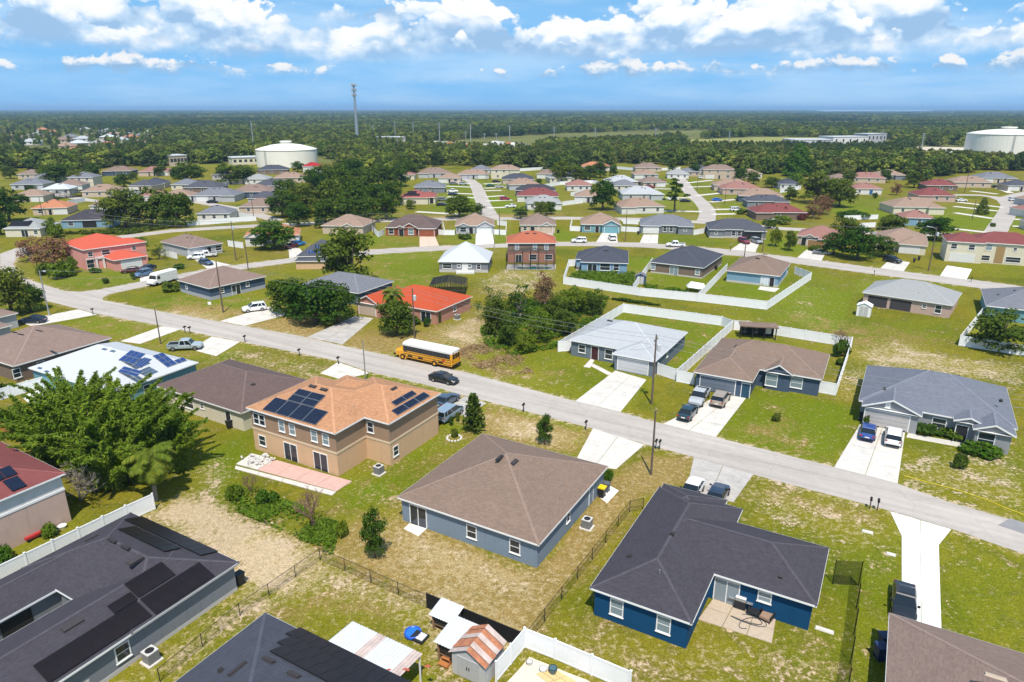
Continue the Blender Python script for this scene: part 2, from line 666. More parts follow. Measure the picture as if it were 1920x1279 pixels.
def ground_material():
    m, nt, bs = new_mat("sunburnt_grass")
    N = nt.nodes.new
    lk = nt.links.new
    bs.inputs["Roughness"].default_value = 1.0
    bs.inputs["Specular IOR Level"].default_value = 0.05
    ge = N("ShaderNodeNewGeometry")

    def noise(scale, det, ro=0.6, dist=0.0):
        n = N("ShaderNodeTexNoise")
        n.inputs["Scale"].default_value = scale
        n.inputs["Detail"].default_value = det
        n.inputs["Roughness"].default_value = ro
        n.inputs["Distortion"].default_value = dist
        lk(ge.outputs["Position"], n.inputs["Vector"])
        return n.outputs[0]

    def attr(nm):
        a = N("ShaderNodeAttribute")
        a.attribute_name = nm
        return a.outputs["Fac"]

    def mr(v, a, b, c=0.0, d=1.0):
        n = N("ShaderNodeMapRange")
        n.interpolation_type = 'SMOOTHSTEP'
        lk(v, n.inputs[0])
        for i, x in enumerate((a, b, c, d)):
            n.inputs[i + 1].default_value = x
        return n.outputs[0]

    def op(o, a, b, clamp=False):
        n = N("ShaderNodeMath")
        n.operation = o
        n.use_clamp = clamp
        for i, v in enumerate((a, b)):
            if isinstance(v, (int, float)):
                n.inputs[i].default_value = v
            else:
                lk(v, n.inputs[i])
        return n.outputs[0]

    def mix(f, a, b):
        n = N("ShaderNodeMix")
        n.data_type = 'RGBA'
        if isinstance(f, (int, float)):
            n.inputs[0].default_value = f
        else:
            lk(f, n.inputs[0])
        for s, v in ((6, a), (7, b)):
            if isinstance(v, tuple):
                n.inputs[s].default_value = v
            else:
                lk(v, n.inputs[s])
        return n.outputs[2]

    nbig = noise(0.06, 5, 0.6, 0.4)
    nmid = noise(0.32, 6, 0.66, 0.6)
    nfine = noise(2.3, 5, 0.7)
    ntuft = noise(6.5, 3, 0.7)
    dry, sand, lush = attr("dry"), attr("sand"), attr("lush")
    g1 = (0.205, 0.180, 0.016, 1)     # yellow green
    g2 = (0.092, 0.120, 0.006, 1)     # deeper green
    lushc = (0.122, 0.176, 0.006, 1)
    dryc = (0.315, 0.215, 0.078, 1)
    dryc2 = (0.235, 0.172, 0.045, 1)
    sandc = (0.56, 0.425, 0.32, 1)
    gcol = mix(mr(nbig, 0.42, 0.74), g1, g2)
    gcol = mix(op('MULTIPLY', mr(nmid, 0.45, 0.66), 0.8), gcol, g2)
    gcol = mix(op('MULTIPLY', lush, 0.85), gcol, lushc)
    dcol = mix(mr(nmid, 0.35, 0.65), dryc, dryc2)
    dm = op('ADD', dry, op('MULTIPLY', op('SUBTRACT', nmid, 0.5), 2.1))
    dm = op('ADD', dm, op('MULTIPLY', op('SUBTRACT', nfine, 0.5), 0.7))
    col = mix(mr(dm, 0.18, 0.75), gcol, dcol)
    sm = op('ADD', sand, op('MULTIPLY', op('SUBTRACT', nmid, 0.5), 1.45))
    sm = op('ADD', sm, op('MULTIPLY', op('SUBTRACT', nfine, 0.5), 1.5))
    smask = mr(sm, 0.36, 0.62)
    col = mix(op('MULTIPLY', smask, 0.92), col, sandc)
    fleck = noise(1.7, 7, 0.78, 0.3)
    fl = op('ADD', fleck, op('MULTIPLY', op('ADD', sand, op('MULTIPLY', dry, 0.25)), 0.36))
    col = mix(op('MULTIPLY', mr(fl, 0.62, 0.71), 0.6), col, (0.47, 0.37, 0.20, 1))
    tuft = mr(ntuft, 0.3, 0.72, 0.66, 1.25)
    fine = mr(nfine, 0.3, 0.7, 0.86, 1.12)
    sc = N("ShaderNodeVectorMath")
    sc.operation = 'SCALE'
    lk(col, sc.inputs[0])
    lk(op('MULTIPLY', op('MULTIPLY', tuft, fine), attr("tone")), sc.inputs["Scale"])
    lk(sc.outputs[0], bs.inputs["Base Color"])
    bp = N("ShaderNodeBump")
    bp.inputs["Strength"].default_value = 0.55
    bp.inputs["Distance"].default_value = 0.12
    lk(op('ADD', ntuft, nfine), bp.inputs["Height"])
    lk(bp.outputs[0], bs.inputs["Normal"])
    return m


ROAD_PX = [(0, 489), (0, 476), (28, 466), (60, 462), (70, 470), (30, 484), (24, 496), (36, 518), (81, 534), (119, 545.6), (151, 547), (186, 543), (263, 528), (333, 515), (400, 502), (440, 497),
               (544, 484), (640, 474), (713.6, 467), (786, 463), (822, 461.5), (924, 457.5), (1043, 454), (1117, 454), (1199, 455), (1286, 461), (1369, 468), (1418, 474),
               (1492, 483), (1538, 488), (1623, 500), (1693, 509), (1747, 516), (1811, 523), (1903, 535), (2100, 566), (2080, 584), (1859, 543), (1787, 534), (1747, 528),
               (1651, 516), (1588, 507.6), (1500, 495.5), (1394, 481), (1350, 477), (1248, 466.5), (1186, 463), (1117, 461.5), (1043, 461.5), (914, 465), (822, 470), (712, 476),
               (640, 483), (555, 491), (465, 503.5), (400, 513), (330, 524), (277, 536), (236, 545), (203, 552), (192, 558), (193, 563), (300, 584), (410, 603), (460, 612), (563, 630), (640, 648), (873, 698),
               (1077, 752), (1163, 773), (1243, 795), (1342, 820), (1560, 875), (1683, 907), (1783, 943), (1920, 981), (2100, 1035), (2080, 1090), (1920, 1039), (1784, 992), (1668, 958),
               (1412, 890), (1300, 857), (1208, 833), (1110, 803), (980, 770), (880, 744), (800, 722), (690, 697), (633, 677), (450, 640), (397, 630), (302, 611), (182, 589), (146, 579),
               (89.5, 565), (74, 558), (48, 539), (22, 522), (0, 505)]
ys = [22.0]
while ys[-1] < 520:
    ys.append(ys[-1] + 0.35 + ys[-1] * 0.0085)
me, GV = grid_mesh("lawn", ys, 330, lambda y: 40 + 0.92 * y)
GP = GV[:, :2].astype(float)


def paint(dst, pts, val, soft=1.5):
    poly = [tuple(G(*p)[:2]) for p in pts]
    ins = in_poly(GP, poly)
    d = poly_dist(GP, poly)
    w = np.where(ins, 1.0, np.clip(1 - d / soft, 0, 1)) * np.where(ins, np.clip(0.45 + d / soft, 0, 1), 0.45)
    dst[:] = dst * (1 - w) + val * w


A_dry = np.full(len(GP), 0.20)
A_sand = np.full(len(GP), 0.135)
A_lush = np.zeros(len(GP))
# the dry back yard, front yards and swales
paint(A_dry, [(622, 1055), (690, 1000), (755, 985), (1005, 1075), (1140, 905), (1185, 945), (985, 1200), (800, 1125)], 0.98, 2)
paint(A_dry, [(620, 1040), (640, 980), (760, 960), (760, 1000), (660, 1060)], 0.55, 2)
paint(A_sand, [(720, 985), (800, 1005), (1000, 1075), (985, 1110), (880, 1095), (780, 1050)], 0.36, 3)
paint(A_dry, [(880, 790), (930, 760), (1110, 812), (1080, 850), (980, 835), (900, 815)], 0.85, 3)
paint(A_sand, [(930, 785), (1000, 790), (1060, 820), (1040, 835), (950, 815)], 0.42, 2)
paint(A_dry, [(1140, 905), (1215, 850), (1300, 862), (1290, 905), (1210, 925), (1180, 945)], 0.85, 2)
paint(A_dry, [(1400, 900), (1660, 965), (1660, 1000), (1400, 935)], 0.55, 3)
paint(A_sand, [(1400, 915), (1440, 925), (1620, 975), (1615, 985), (1440, 940)], 0.5, 1.2)
paint(A_sand, [(280, 965), (340, 932), (400, 945), (480, 985), (595, 1052), (560, 1085), (480, 1120), (440, 1060), (380, 1020)], 0.72, 2.5)
paint(A_dry, [(280, 965), (340, 932), (480, 985), (595, 1052), (560, 1085), (440, 1060)], 0.8, 2.5)
paint(A_sand, [(240, 1279), (450, 1120), (560, 1085), (600, 1090), (480, 1150), (330, 1260)], 0.40, 2.0)
paint(A_sand, [(560, 1090), (610, 1062), (700, 1100), (800, 1135), (790, 1150), (700, 1125)], 0.45, 2.0)
paint(A_sand, [(775, 1135), (830, 1120), (1000, 1200), (960, 1240), (830, 1279), (790, 1220)], 0.45, 2.0)
paint(A_lush, [(370, 850), (470, 800), (475, 850), (440, 900), (400, 950)], 0.9, 3)
paint(A_sand, [(370, 890), (410, 860), (420, 905), (390, 925)], 0.45, 2)
paint(A_lush, [(640, 870), (740, 880), (880, 815), (850, 800), (740, 860)], 0.8, 2.5)
paint(A_lush, [(610, 900), (740, 900), (760, 930), (660, 950)], 0.8, 3)
paint(A_sand, [(690, 920), (745, 930), (720, 950)], 0.3, 2)
# around the dark blue house
paint(A_sand, [(1105, 1160), (1280, 1235), (1320, 1190), (1480, 1220), (1540, 1160), (1570, 1279), (1050, 1279), (1030, 1200)], 0.27, 3)
paint(A_sand, [(1400, 900), (1640, 970), (1650, 1040), (1560, 1020), (1400, 970)], 0.30, 3)
paint(A_lush, [(1555, 1040), (1690, 1000), (1690, 1140), (1640, 1279), (1560, 1279)], 0.45, 3)
paint(A_lush, [(1770, 1030), (1920, 1060), (1920, 1220), (1760, 1170)], 0.35, 3)
paint(A_dry, [(1105, 1160), (1280, 1235), (1320, 1190), (1480, 1220), (1570, 1100), (1570, 1279), (1050, 1279), (1030, 1200)], 0.42, 4)
paint(A_dry, [(440, 1120), (600, 1060), (800, 1140), (780, 1180), (600, 1170), (500, 1140)], 0.40, 4)
# right front lawns
paint(A_lush, [(1350, 760), (1430, 730), (1610, 765), (1600, 790), (1555, 870), (1340, 818)], 0.75, 2)
paint(A_dry, [(1360, 800), (1480, 780), (1560, 860), (1400, 830)], 0.5, 4)
paint(A_sand, [(1680, 870), (1730, 850), (1880, 845), (1920, 900), (1920, 960), (1800, 930), (1700, 905)], 0.34, 3)
paint(A_sand, [(1590, 660), (1680, 640), (1760, 665), (1920, 690), (1920, 740), (1890, 715), (1640, 690)], 0.43, 3)
paint(A_sand, [(1560, 690), (1640, 690), (1600, 760), (1570, 745)], 0.33, 2)
paint(A_lush, [(1490, 500), (1640, 530), (1620, 600), (1790, 600), (1800, 640), (1600, 640), (1450, 590)], 0.6, 5)
paint(A_sand, [(1470, 560), (1540, 530), (1550, 600), (1500, 610)], 0.24, 6)
paint(A_dry, [(1440, 580), (1580, 600), (1760, 630), (1770, 650), (1580, 650)], 0.5, 3)
# fenced back yards
paint(A_lush, [(1140, 600), (1165, 578), (1355, 602), (1280, 690), (1200, 700)], 0.9, 1)
paint(A_lush, [(1075, 520), (1195, 530), (1300, 545), (1430, 565), (1500, 520), (1350, 480), (1210, 480), (1100, 490)], 0.8, 2)
paint(A_lush, [(700, 480), (820, 473), (822, 530), (700, 545)], 0.85, 5)
paint(A_sand, [(900, 530), (940, 505), (1040, 508), (1030, 540), (920, 560)], 0.38, 3)
paint(A_sand, [(830, 615), (900, 585), (920, 620), (900, 650), (830, 640)], 0.40, 3)
paint(A_dry, [(640, 625), (760, 630), (900, 600), (900, 690), (1060, 700), (1000, 720), (860, 680), (640, 655)], 0.6, 4)
paint(A_dry, [(470, 610), (560, 590), (640, 620), (620, 640), (560, 630)], 0.75, 2)
paint(A_sand, [(320, 580), (420, 592), (410, 602), (310, 587)], 0.35, 2)
paint(A_dry, [(330, 570), (450, 580), (430, 600), (310, 586)], 0.55, 3)
paint(A_sand, [(400, 650), (640, 690), (600, 715), (420, 670)], 0.30, 2.5)
paint(A_lush, [(90, 600), (180, 592), (300, 612), (230, 632), (140, 610)], 0.45, 2)
paint(A_lush, [(60, 500), (270, 505), (260, 528), (190, 540), (90, 535)], 0.7, 3)
paint(A_lush, [(205, 560), (330, 540), (500, 560), (470, 580), (330, 575)], 0.55, 4)
paint(A_dry, [(780, 405), (1040, 400), (1080, 412), (780, 413)], 0.75, 5)
for q in ([(630, 440), (720, 440), (780, 462), (640, 470)], [(820, 450), (1050, 425), (1100, 452), (930, 458)],
          [(1180, 430), (1300, 440), (1380, 460), (1230, 458)], [(1400, 430), (1540, 470), (1480, 480), (1430, 465)],
          [(800, 340), (1050, 335), (1050, 400), (800, 400)], [(1200, 330), (1400, 340), (1400, 400), (1200, 400)],
          [(1700, 400), (1920, 380), (1920, 430), (1720, 430)], [(1560, 370), (1700, 370), (1700, 410), (1560, 410)]):
    paint(A_lush, q, 0.8, 6)
# every lot is kept differently
ca, sa = math.cos(math.radians(-29.7)), math.sin(math.radians(-29.7))
ru, rv = GP[:, 0] * ca + GP[:, 1] * sa, -GP[:, 0] * sa + GP[:, 1] * ca
far_lot = GP[:, 1] > 185
iu = np.where(far_lot, np.floor(GP[:, 0] / 21.0) + 500, np.floor((ru + 7.0) / 21.5)).astype(int)
iv = np.where(far_lot, np.floor(GP[:, 1] / 33.0) + 500, np.floor((rv + 3.0) / 34.0)).astype(int)
hsh = np.abs(np.sin(iu * 127.1 + iv * 311.7) * 43758.5453) % 1.0
hs2 = np.abs(np.sin(iu * 269.5 + iv * 183.3) * 24634.6345) % 1.0
A_dry += (hsh - 0.5) * 0.26
A_lush += np.clip(hs2 - 0.45, 0, 1) * 0.75
stripe = np.sin((ru * np.where(hs2 > 0.5, 1.0, 0.2) + rv * np.where(hs2 > 0.5, 0.2, 1.0)) * 3.6)
A_tone = 1.0 + (hs2 - 0.5) * 0.14 + stripe * 0.028
# bleached verges, and the old trench line that runs along the swale
RPOLY = [tuple(G(*p)[:2]) for p in ROAD_PX]
near_g = GP[:, 1] < 260
dr = np.full(len(GP), 99.0)
dr[near_g] = poly_dist(GP[near_g], RPOLY)
A_sand = np.maximum(A_sand, 0.50 * np.exp(-(dr / 0.75) ** 2))
tren = np.exp(-((dr - 4.0 + 0.5 * np.sin(ru * 0.21)) / 0.35) ** 2) * (np.sin(ru * 0.13 + 1.0) > -0.2) * (GP[:, 1] < 115)
A_sand = np.maximum(A_sand, 0.38 * tren)
for nm, a in (("dry", A_dry), ("sand", A_sand), ("lush", np.clip(A_lush, 0, 1)), ("tone", A_tone)):
    at = me.attributes.new(nm, 'FLOAT', 'POINT')
    at.data.foreach_set("value", a.astype(np.float32))
me.materials.append(ground_material())
lawn = link("lawn", me)
tag(lawn, kind="structure")

# the wooded country beyond, out to the horizon
FLOOR = plain("forest_floor", (0.135, 0.140, 0.040, 1), 1.0, 0.05, var=0.35, scale=0.01)
mb = MB()
mb.poly([(-42000, -300, -0.35), (42000, -300, -0.35), (42000, 60000, -0.35), (-42000, 60000, -0.35)])
tag(mb.build("ground", FLOOR), kind="structure")


def smooth_poly(pts, step=1.2, jit=0.05, closed=True):
    out = []
    n = len(pts)
    for i in range(n if closed else n - 1):
        a = Vector(pts[i])
        b = Vector(pts[(i + 1) % n])
        L_ = (b - a).length
        k = max(1, int(L_ / step))
        for j in range(k):
            p = a.lerp(b, j / k)
            if j:
                p.x += rnd.uniform(-jit, jit)
                p.y += rnd.uniform(-jit, jit)
            out.append(p)
    return out


def sheet(name, pxs, z, mat, kind="structure", jit=0.05, step=1.2, world_pts=False):
    pts = [Vector(p) if world_pts else G(*p) for p in pxs]
    pts = smooth_poly([(p.x, p.y, 0) for p in pts], step, jit)
    m_ = MB()
    m_.poly([(p.x, p.y, z) for p in pts])
    o = m_.build(name, mat)
    bm = bmesh.new()
    bm.from_mesh(o.data)
    bmesh.ops.triangulate(bm, faces=bm.faces[:], ngon_method='EAR_CLIP')
    for f in bm.faces:
        if f.normal.z < 0:
            f.normal_flip()
    bm.to_mesh(o.data)
    bm.free()
    tag(o, kind=kind)
    return o


def road_mat():
    m, nt, bs = new_mat("bleached_asphalt")
    N = nt.nodes.new
    lk = nt.links.new
    bs.inputs["Roughness"].default_value = 0.95
    bs.inputs["Specular IOR Level"].default_value = 0.15
    ge = N("ShaderNodeNewGeometry")
    v = []
    for s, d in ((0.12, 4), (1.1, 5), (14.0, 3)):
        n = N("ShaderNodeTexNoise")
        n.inputs["Scale"].default_value = s
        n.inputs["Detail"].default_value = d
        n.inputs["Roughness"].default_value = 0.65
        lk(ge.outputs["Position"], n.inputs["Vector"])
        v.append(n.outputs[0])
    a = N("ShaderNodeMath")
    a.operation = 'ADD'
    lk(v[0], a.inputs[0])
    lk(v[1], a.inputs[1])
    b = N("ShaderNodeMath")
    b.operation = 'MULTIPLY_ADD'
    lk(v[2], b.inputs[0])
    b.inputs[1].default_value = 0.45
    lk(a.outputs[0], b.inputs[2])
    r = N("ShaderNodeValToRGB")
    r.color_ramp.elements[0].position = 0.35
    r.color_ramp.elements[0].color = (0.375, 0.338, 0.305, 1)
    r.color_ramp.elements[1].position = 0.72
    r.color_ramp.elements[1].color = (0.485, 0.438, 0.398, 1)
    hal = N("ShaderNodeMath")
    hal.operation = 'MULTIPLY'
    lk(b.outputs[0], hal.inputs[0])
    hal.inputs[1].default_value = 0.41
    lk(hal.outputs[0], r.inputs[0])
    # wheel-worn streaks along the street, hairline cracks
    mpn = N("ShaderNodeMapping")
    mpn.inputs["Rotation"].default_value = (0, 0, math.radians(29.7))
    lk(ge.outputs["Position"], mpn.inputs[0])
    mp3 = N("ShaderNodeMapping")
    mp3.inputs["Scale"].default_value = (0.035, 0.9, 1)
    lk(mpn.outputs[0], mp3.inputs[0])
    sn = N("ShaderNodeTexNoise")
    sn.inputs["Scale"].default_value = 1.0
    sn.inputs["Detail"].default_value = 5.0
    lk(mp3.outputs[0], sn.inputs["Vector"])
    sm = N("ShaderNodeMapRange")
    lk(sn.outputs[0], sm.inputs[0])
    for i, x in enumerate((0.3, 0.7, 0.86, 1.12)):
        sm.inputs[i + 1].default_value = x
    wn = N("ShaderNodeTexNoise")
    wn.inputs["Scale"].default_value = 0.5
    wn.inputs["Detail"].default_value = 4.0
    lk(ge.outputs["Position"], wn.inputs["Vector"])
    ad = N("ShaderNodeVectorMath")
    ad.operation = 'MULTIPLY_ADD'
    lk(wn.outputs["Color"], ad.inputs[0])
    ad.inputs[1].default_value = (2.5, 2.5, 0)
    lk(ge.outputs["Position"], ad.inputs[2])
    vo = N("ShaderNodeTexVoronoi")
    vo.feature = 'DISTANCE_TO_EDGE'
    vo.inputs["Scale"].default_value = 0.16
    lk(ad.outputs[0], vo.inputs["Vector"])
    ck = N("ShaderNodeMapRange")
    lk(vo.outputs["Distance"], ck.inputs[0])
    for i, x in enumerate((0.0, 0.010, 0.88, 1.0)):
        ck.inputs[i + 1].default_value = x
    mu = N("ShaderNodeMath")
    mu.operation = 'MULTIPLY'
    lk(sm.outputs[0], mu.inputs[0])
    lk(ck.outputs[0], mu.inputs[1])
    so = N("ShaderNodeVectorMath")
    so.operation = 'SCALE'
    lk(r.outputs[0], so.inputs[0])
    lk(mu.outputs[0], so.inputs["Scale"])
    lk(so.outputs[0], bs.inputs["Base Color"])
    return m


ROAD = road_mat()
sheet("road", ROAD_PX, 0.010, ROAD)


def band_pts(centre, width):
    c = [G(*p) for p in centre]
    Lf, Rt = [], []
    for i, p in enumerate(c):
        d = (c[min(i + 1, len(c) - 1)] - c[max(i - 1, 0)]).normalized()
        n = Vector((-d.y, d.x, 0)) * width / 2
        Lf.append(p + n)
        Rt.append(p - n)
    return Lf + Rt[::-1]


sheet("cross_street", band_pts([(195, 448), (250, 442), (320, 433), (430, 426), (560, 420), (700, 414.5), (820, 411), (1060, 409), (1200, 411), (1320, 417), (1400, 423), (1470, 429), (1640, 437), (1780, 440), (1960, 449)], 6.6), 0.006, ROAD, world_pts=True, jit=0.1, step=3)
sheet("side_street", band_pts([(921, 409), (908, 387), (898, 362), (891, 346), (880, 338), (850, 333), (800, 331)], 6.4), 0.012, ROAD, world_pts=True, jit=0.1, step=3)
sheet("side_street", band_pts([(1322, 416), (1327, 402), (1324, 391), (1316, 381), (1304, 370), (1294, 361), (1283, 346), (1274, 334), (1262, 326)], 6.4), 0.012, ROAD, world_pts=True, jit=0.1, step=3)
sheet("side_street", band_pts([(1862, 442), (1875, 420), (1889, 398), (1893, 386), (1884, 376), (1868, 370), (1836, 366), (1790, 365.5), (1740, 363)], 6.4), 0.012, ROAD, world_pts=True, jit=0.1, step=3)
sheet("side_street", band_pts([(1880, 373), (1905, 366), (1950, 357)], 6.0), 0.014, ROAD, world_pts=True, jit=0.1, step=3)
sheet("side_street", band_pts([(55, 352), (110, 366), (170, 376), (250, 384), (330, 372), (400, 384), (450, 392), (520, 414)], 5.5), 0.009, ROAD, world_pts=True, jit=0.1, step=3)
# darker patch of newer asphalt at the right edge
sheet("road_patch", [(1870, 985), (1893, 972), (1960, 992), (1940, 1008)], 0.016, plain("patch_asphalt", (0.25, 0.245, 0.25, 1), 0.95, var=0.12, scale=1.0))


# ------------------------------------------------------------------ driveways, laid as concrete slabs
def drive(pxs, mat=CONC, rows=4, cols=2, z=0.018, flare=None, name="driveway"):
    """pxs: left-house, right-house, right-road, left-road corners on the ground"""
    P = [G(*p) for p in pxs]
    root = empty(name, (P[0] + P[1] + P[2] + P[3]) / 4)
    tag(root, kind="structure")
    o = root.location
    cols = max(1, cols)
    for i in range(rows):
        for j in range(cols):
            def pt(a, b):
                l = P[0].lerp(P[3], a)
                r = P[1].lerp(P[2], a)
                return l.lerp(r, b) - o
            g = 0.022 / max(1.0, (P[0] - P[3]).length)
            h = 0.022 / max(1.0, (P[0] - P[1]).length)
            q = [pt(i / rows + g, j / cols + h), pt((i + 1) / rows - g, j / cols + h), pt((i + 1) / rows - g, (j + 1) / cols - h), pt(i / rows + g, (j + 1) / cols - h)]
            if (q[1] - q[0]).cross(q[2] - q[0]).z < 0:
                q = q[::-1]
            m_ = MB()
            zz = z + rnd.uniform(0, 0.004)
            m_.poly([(p.x, p.y, zz) for p in q])
            for k in range(4):
                a, b = q[k], q[(k + 1) % 4]
                m_.poly([(a.x, a.y, zz), (a.x, a.y, -0.05), (b.x, b.y, -0.05), (b.x, b.y, zz)])
            m_.build("slab", mat, root)
    return root


drive([(1153, 695), (1212, 712), (1163, 773), (1078, 752)], CONC, 4, 2)                       # light grey house
drive([(1345, 742), (1402, 742), (1342, 820), (1243, 795)], CONC, 4, 2)                      # brown roof, dark blue walls
drive([(1612, 795), (1697, 810), (1683, 907), (1563, 876)], CONC, 4, 2)                      # slate roof
drive([(1075, 870), (1155, 880), (1208, 834), (1111, 803)], CONC, 3, 2)                      # centre house
drive([(1285, 925), (1375, 942), (1412, 890), (1300, 857)], CONC_OLD, 4, 2)                  # dark blue house
drive([(1690, 1090), (1762, 1090), (1760, 1022), (1690, 1005)], CONC_NEW, 2, 2)
drive([(1690, 1180), (1765, 1180), (1762, 1090), (1690, 1090)], CONC_NEW, 2, 2)
drive([(1690, 1005), (1760, 1022), (1784, 993), (1668, 959)], CONC_NEW, 1, 2)
drive([(830, 765), (872, 782), (912, 756), (872, 743)], CONC_OLD, 2, 2)                       # two storey tan house
drive([(600, 700), (640, 712), (694, 700), (633, 679)], CONC, 2, 2)
drive([(355, 655), (405, 668), (450, 641), (397, 631)], CONC, 3, 2)                           # solar panel house
drive([(225, 640), (262, 645), (340, 617), (303, 612)], CONC, 3, 2)
drive([(30, 603), (60, 612), (182, 590), (146, 580)], CONC, 4, 2)
drive([(512, 573), (540, 590), (458, 611), (412, 602)], CONC, 3, 2)                           # white SUV
drive([(666, 592), (700, 597), (642, 646), (575, 632)], CONC_OLD, 4, 2)                       # orange roof
drive([(262, 505), (290, 512), (302, 525), (262, 528)], CONC, 2, 2)                           # red villa
drive([(352, 478), (386, 486), (433, 497), (388, 504)], CONC, 3, 2)
drive([(540, 462), (562, 466), (572, 480), (542, 484)], CONC, 2, 2)
drive([(786, 440), (814, 440), (823, 461), (786, 463)], plain("pink_paver", (0.62, 0.46, 0.36, 1), 0.9, var=0.08), 3, 2)
drive([(892, 432), (922, 432), (926, 457), (891, 459)], CONC_NEW, 3, 2)
drive([(1128, 437), (1156, 437), (1158, 455), (1117, 454)], CONC, 3, 2)
drive([(1206, 440), (1234, 440), (1233, 457), (1199, 455)], CONC, 3, 2)
drive([(1393, 452), (1424, 456), (1416, 473), (1370, 468)], CONC, 3, 2)
drive([(1512, 468), (1548, 474), (1540, 489), (1494, 483)], CONC, 3, 2)
drive([(1668, 486), (1706, 492), (1694, 509), (1650, 503)], CONC, 3, 2)
drive([(1775, 498), (1822, 505), (1812, 524), (1762, 517)], CONC_NEW, 3, 2)
drive([(1012, 436), (1036, 436), (1040, 455), (1006, 456)], CONC_OLD, 3, 2)
# footpaths
drive([(1108, 672), (1114, 676), (1106, 690), (1093, 688)], CONC, 2, 1, name="path")
drive([(1106, 686), (1112, 682), (1148, 700), (1140, 704)], CONC, 3, 1, name="path")
drive([(1702, 812), (1808, 831), (1806, 840), (1698, 820)], CONC, 6, 1, name="path")
# strips running up to the houses on the far side streets
for a in ([(838, 343), (884, 345)], [(835, 349), (885, 351)], [(838, 362), (888, 364)], [(838, 369), (890, 371)], [(906, 345), (945, 343)], [(907, 353), (950, 351)],
          [(908, 358), (940, 357)], [(910, 369), (945, 367)], [(912, 377), (960, 375)], [(914, 390), (966, 388)], [(1225, 395), (1316, 397)], [(1247, 371), (1296, 371)],
          [(1227, 354), (1284, 355)], [(1225, 345), (1275, 345)], [(1288, 343), (1335, 338)], [(1290, 351), (1342, 349)], [(1304, 367), (1352, 362)], [(1330, 379), (1378, 374)],
          [(1334, 393), (1382, 392)], [(1334, 402), (1378, 401)], [(1790, 399), (1862, 410)], [(1788, 387), (1872, 396)], [(1795, 379), (1880, 389)], [(1780, 428), (1852, 436)],
          [(1900, 411), (1960, 414)], [(1898, 424), (1960, 428)], [(1870, 352), (1895, 362)], [(1820, 358), (1870, 364)], [(780, 397), (862, 402)], [(1165, 414), (1200, 414)]):
    w = 3.2
    pts = band_pts(a, w)
    sheet("driveway", pts, 0.010 + 0.004, CONC, world_pts=True, jit=0.05, step=3)

# ------------------------------------------------------------------ houses
OV = 0.34
GARAGE = plain("garage_white", (0.70, 0.70, 0.69, 1), 0.5, var=0.02)


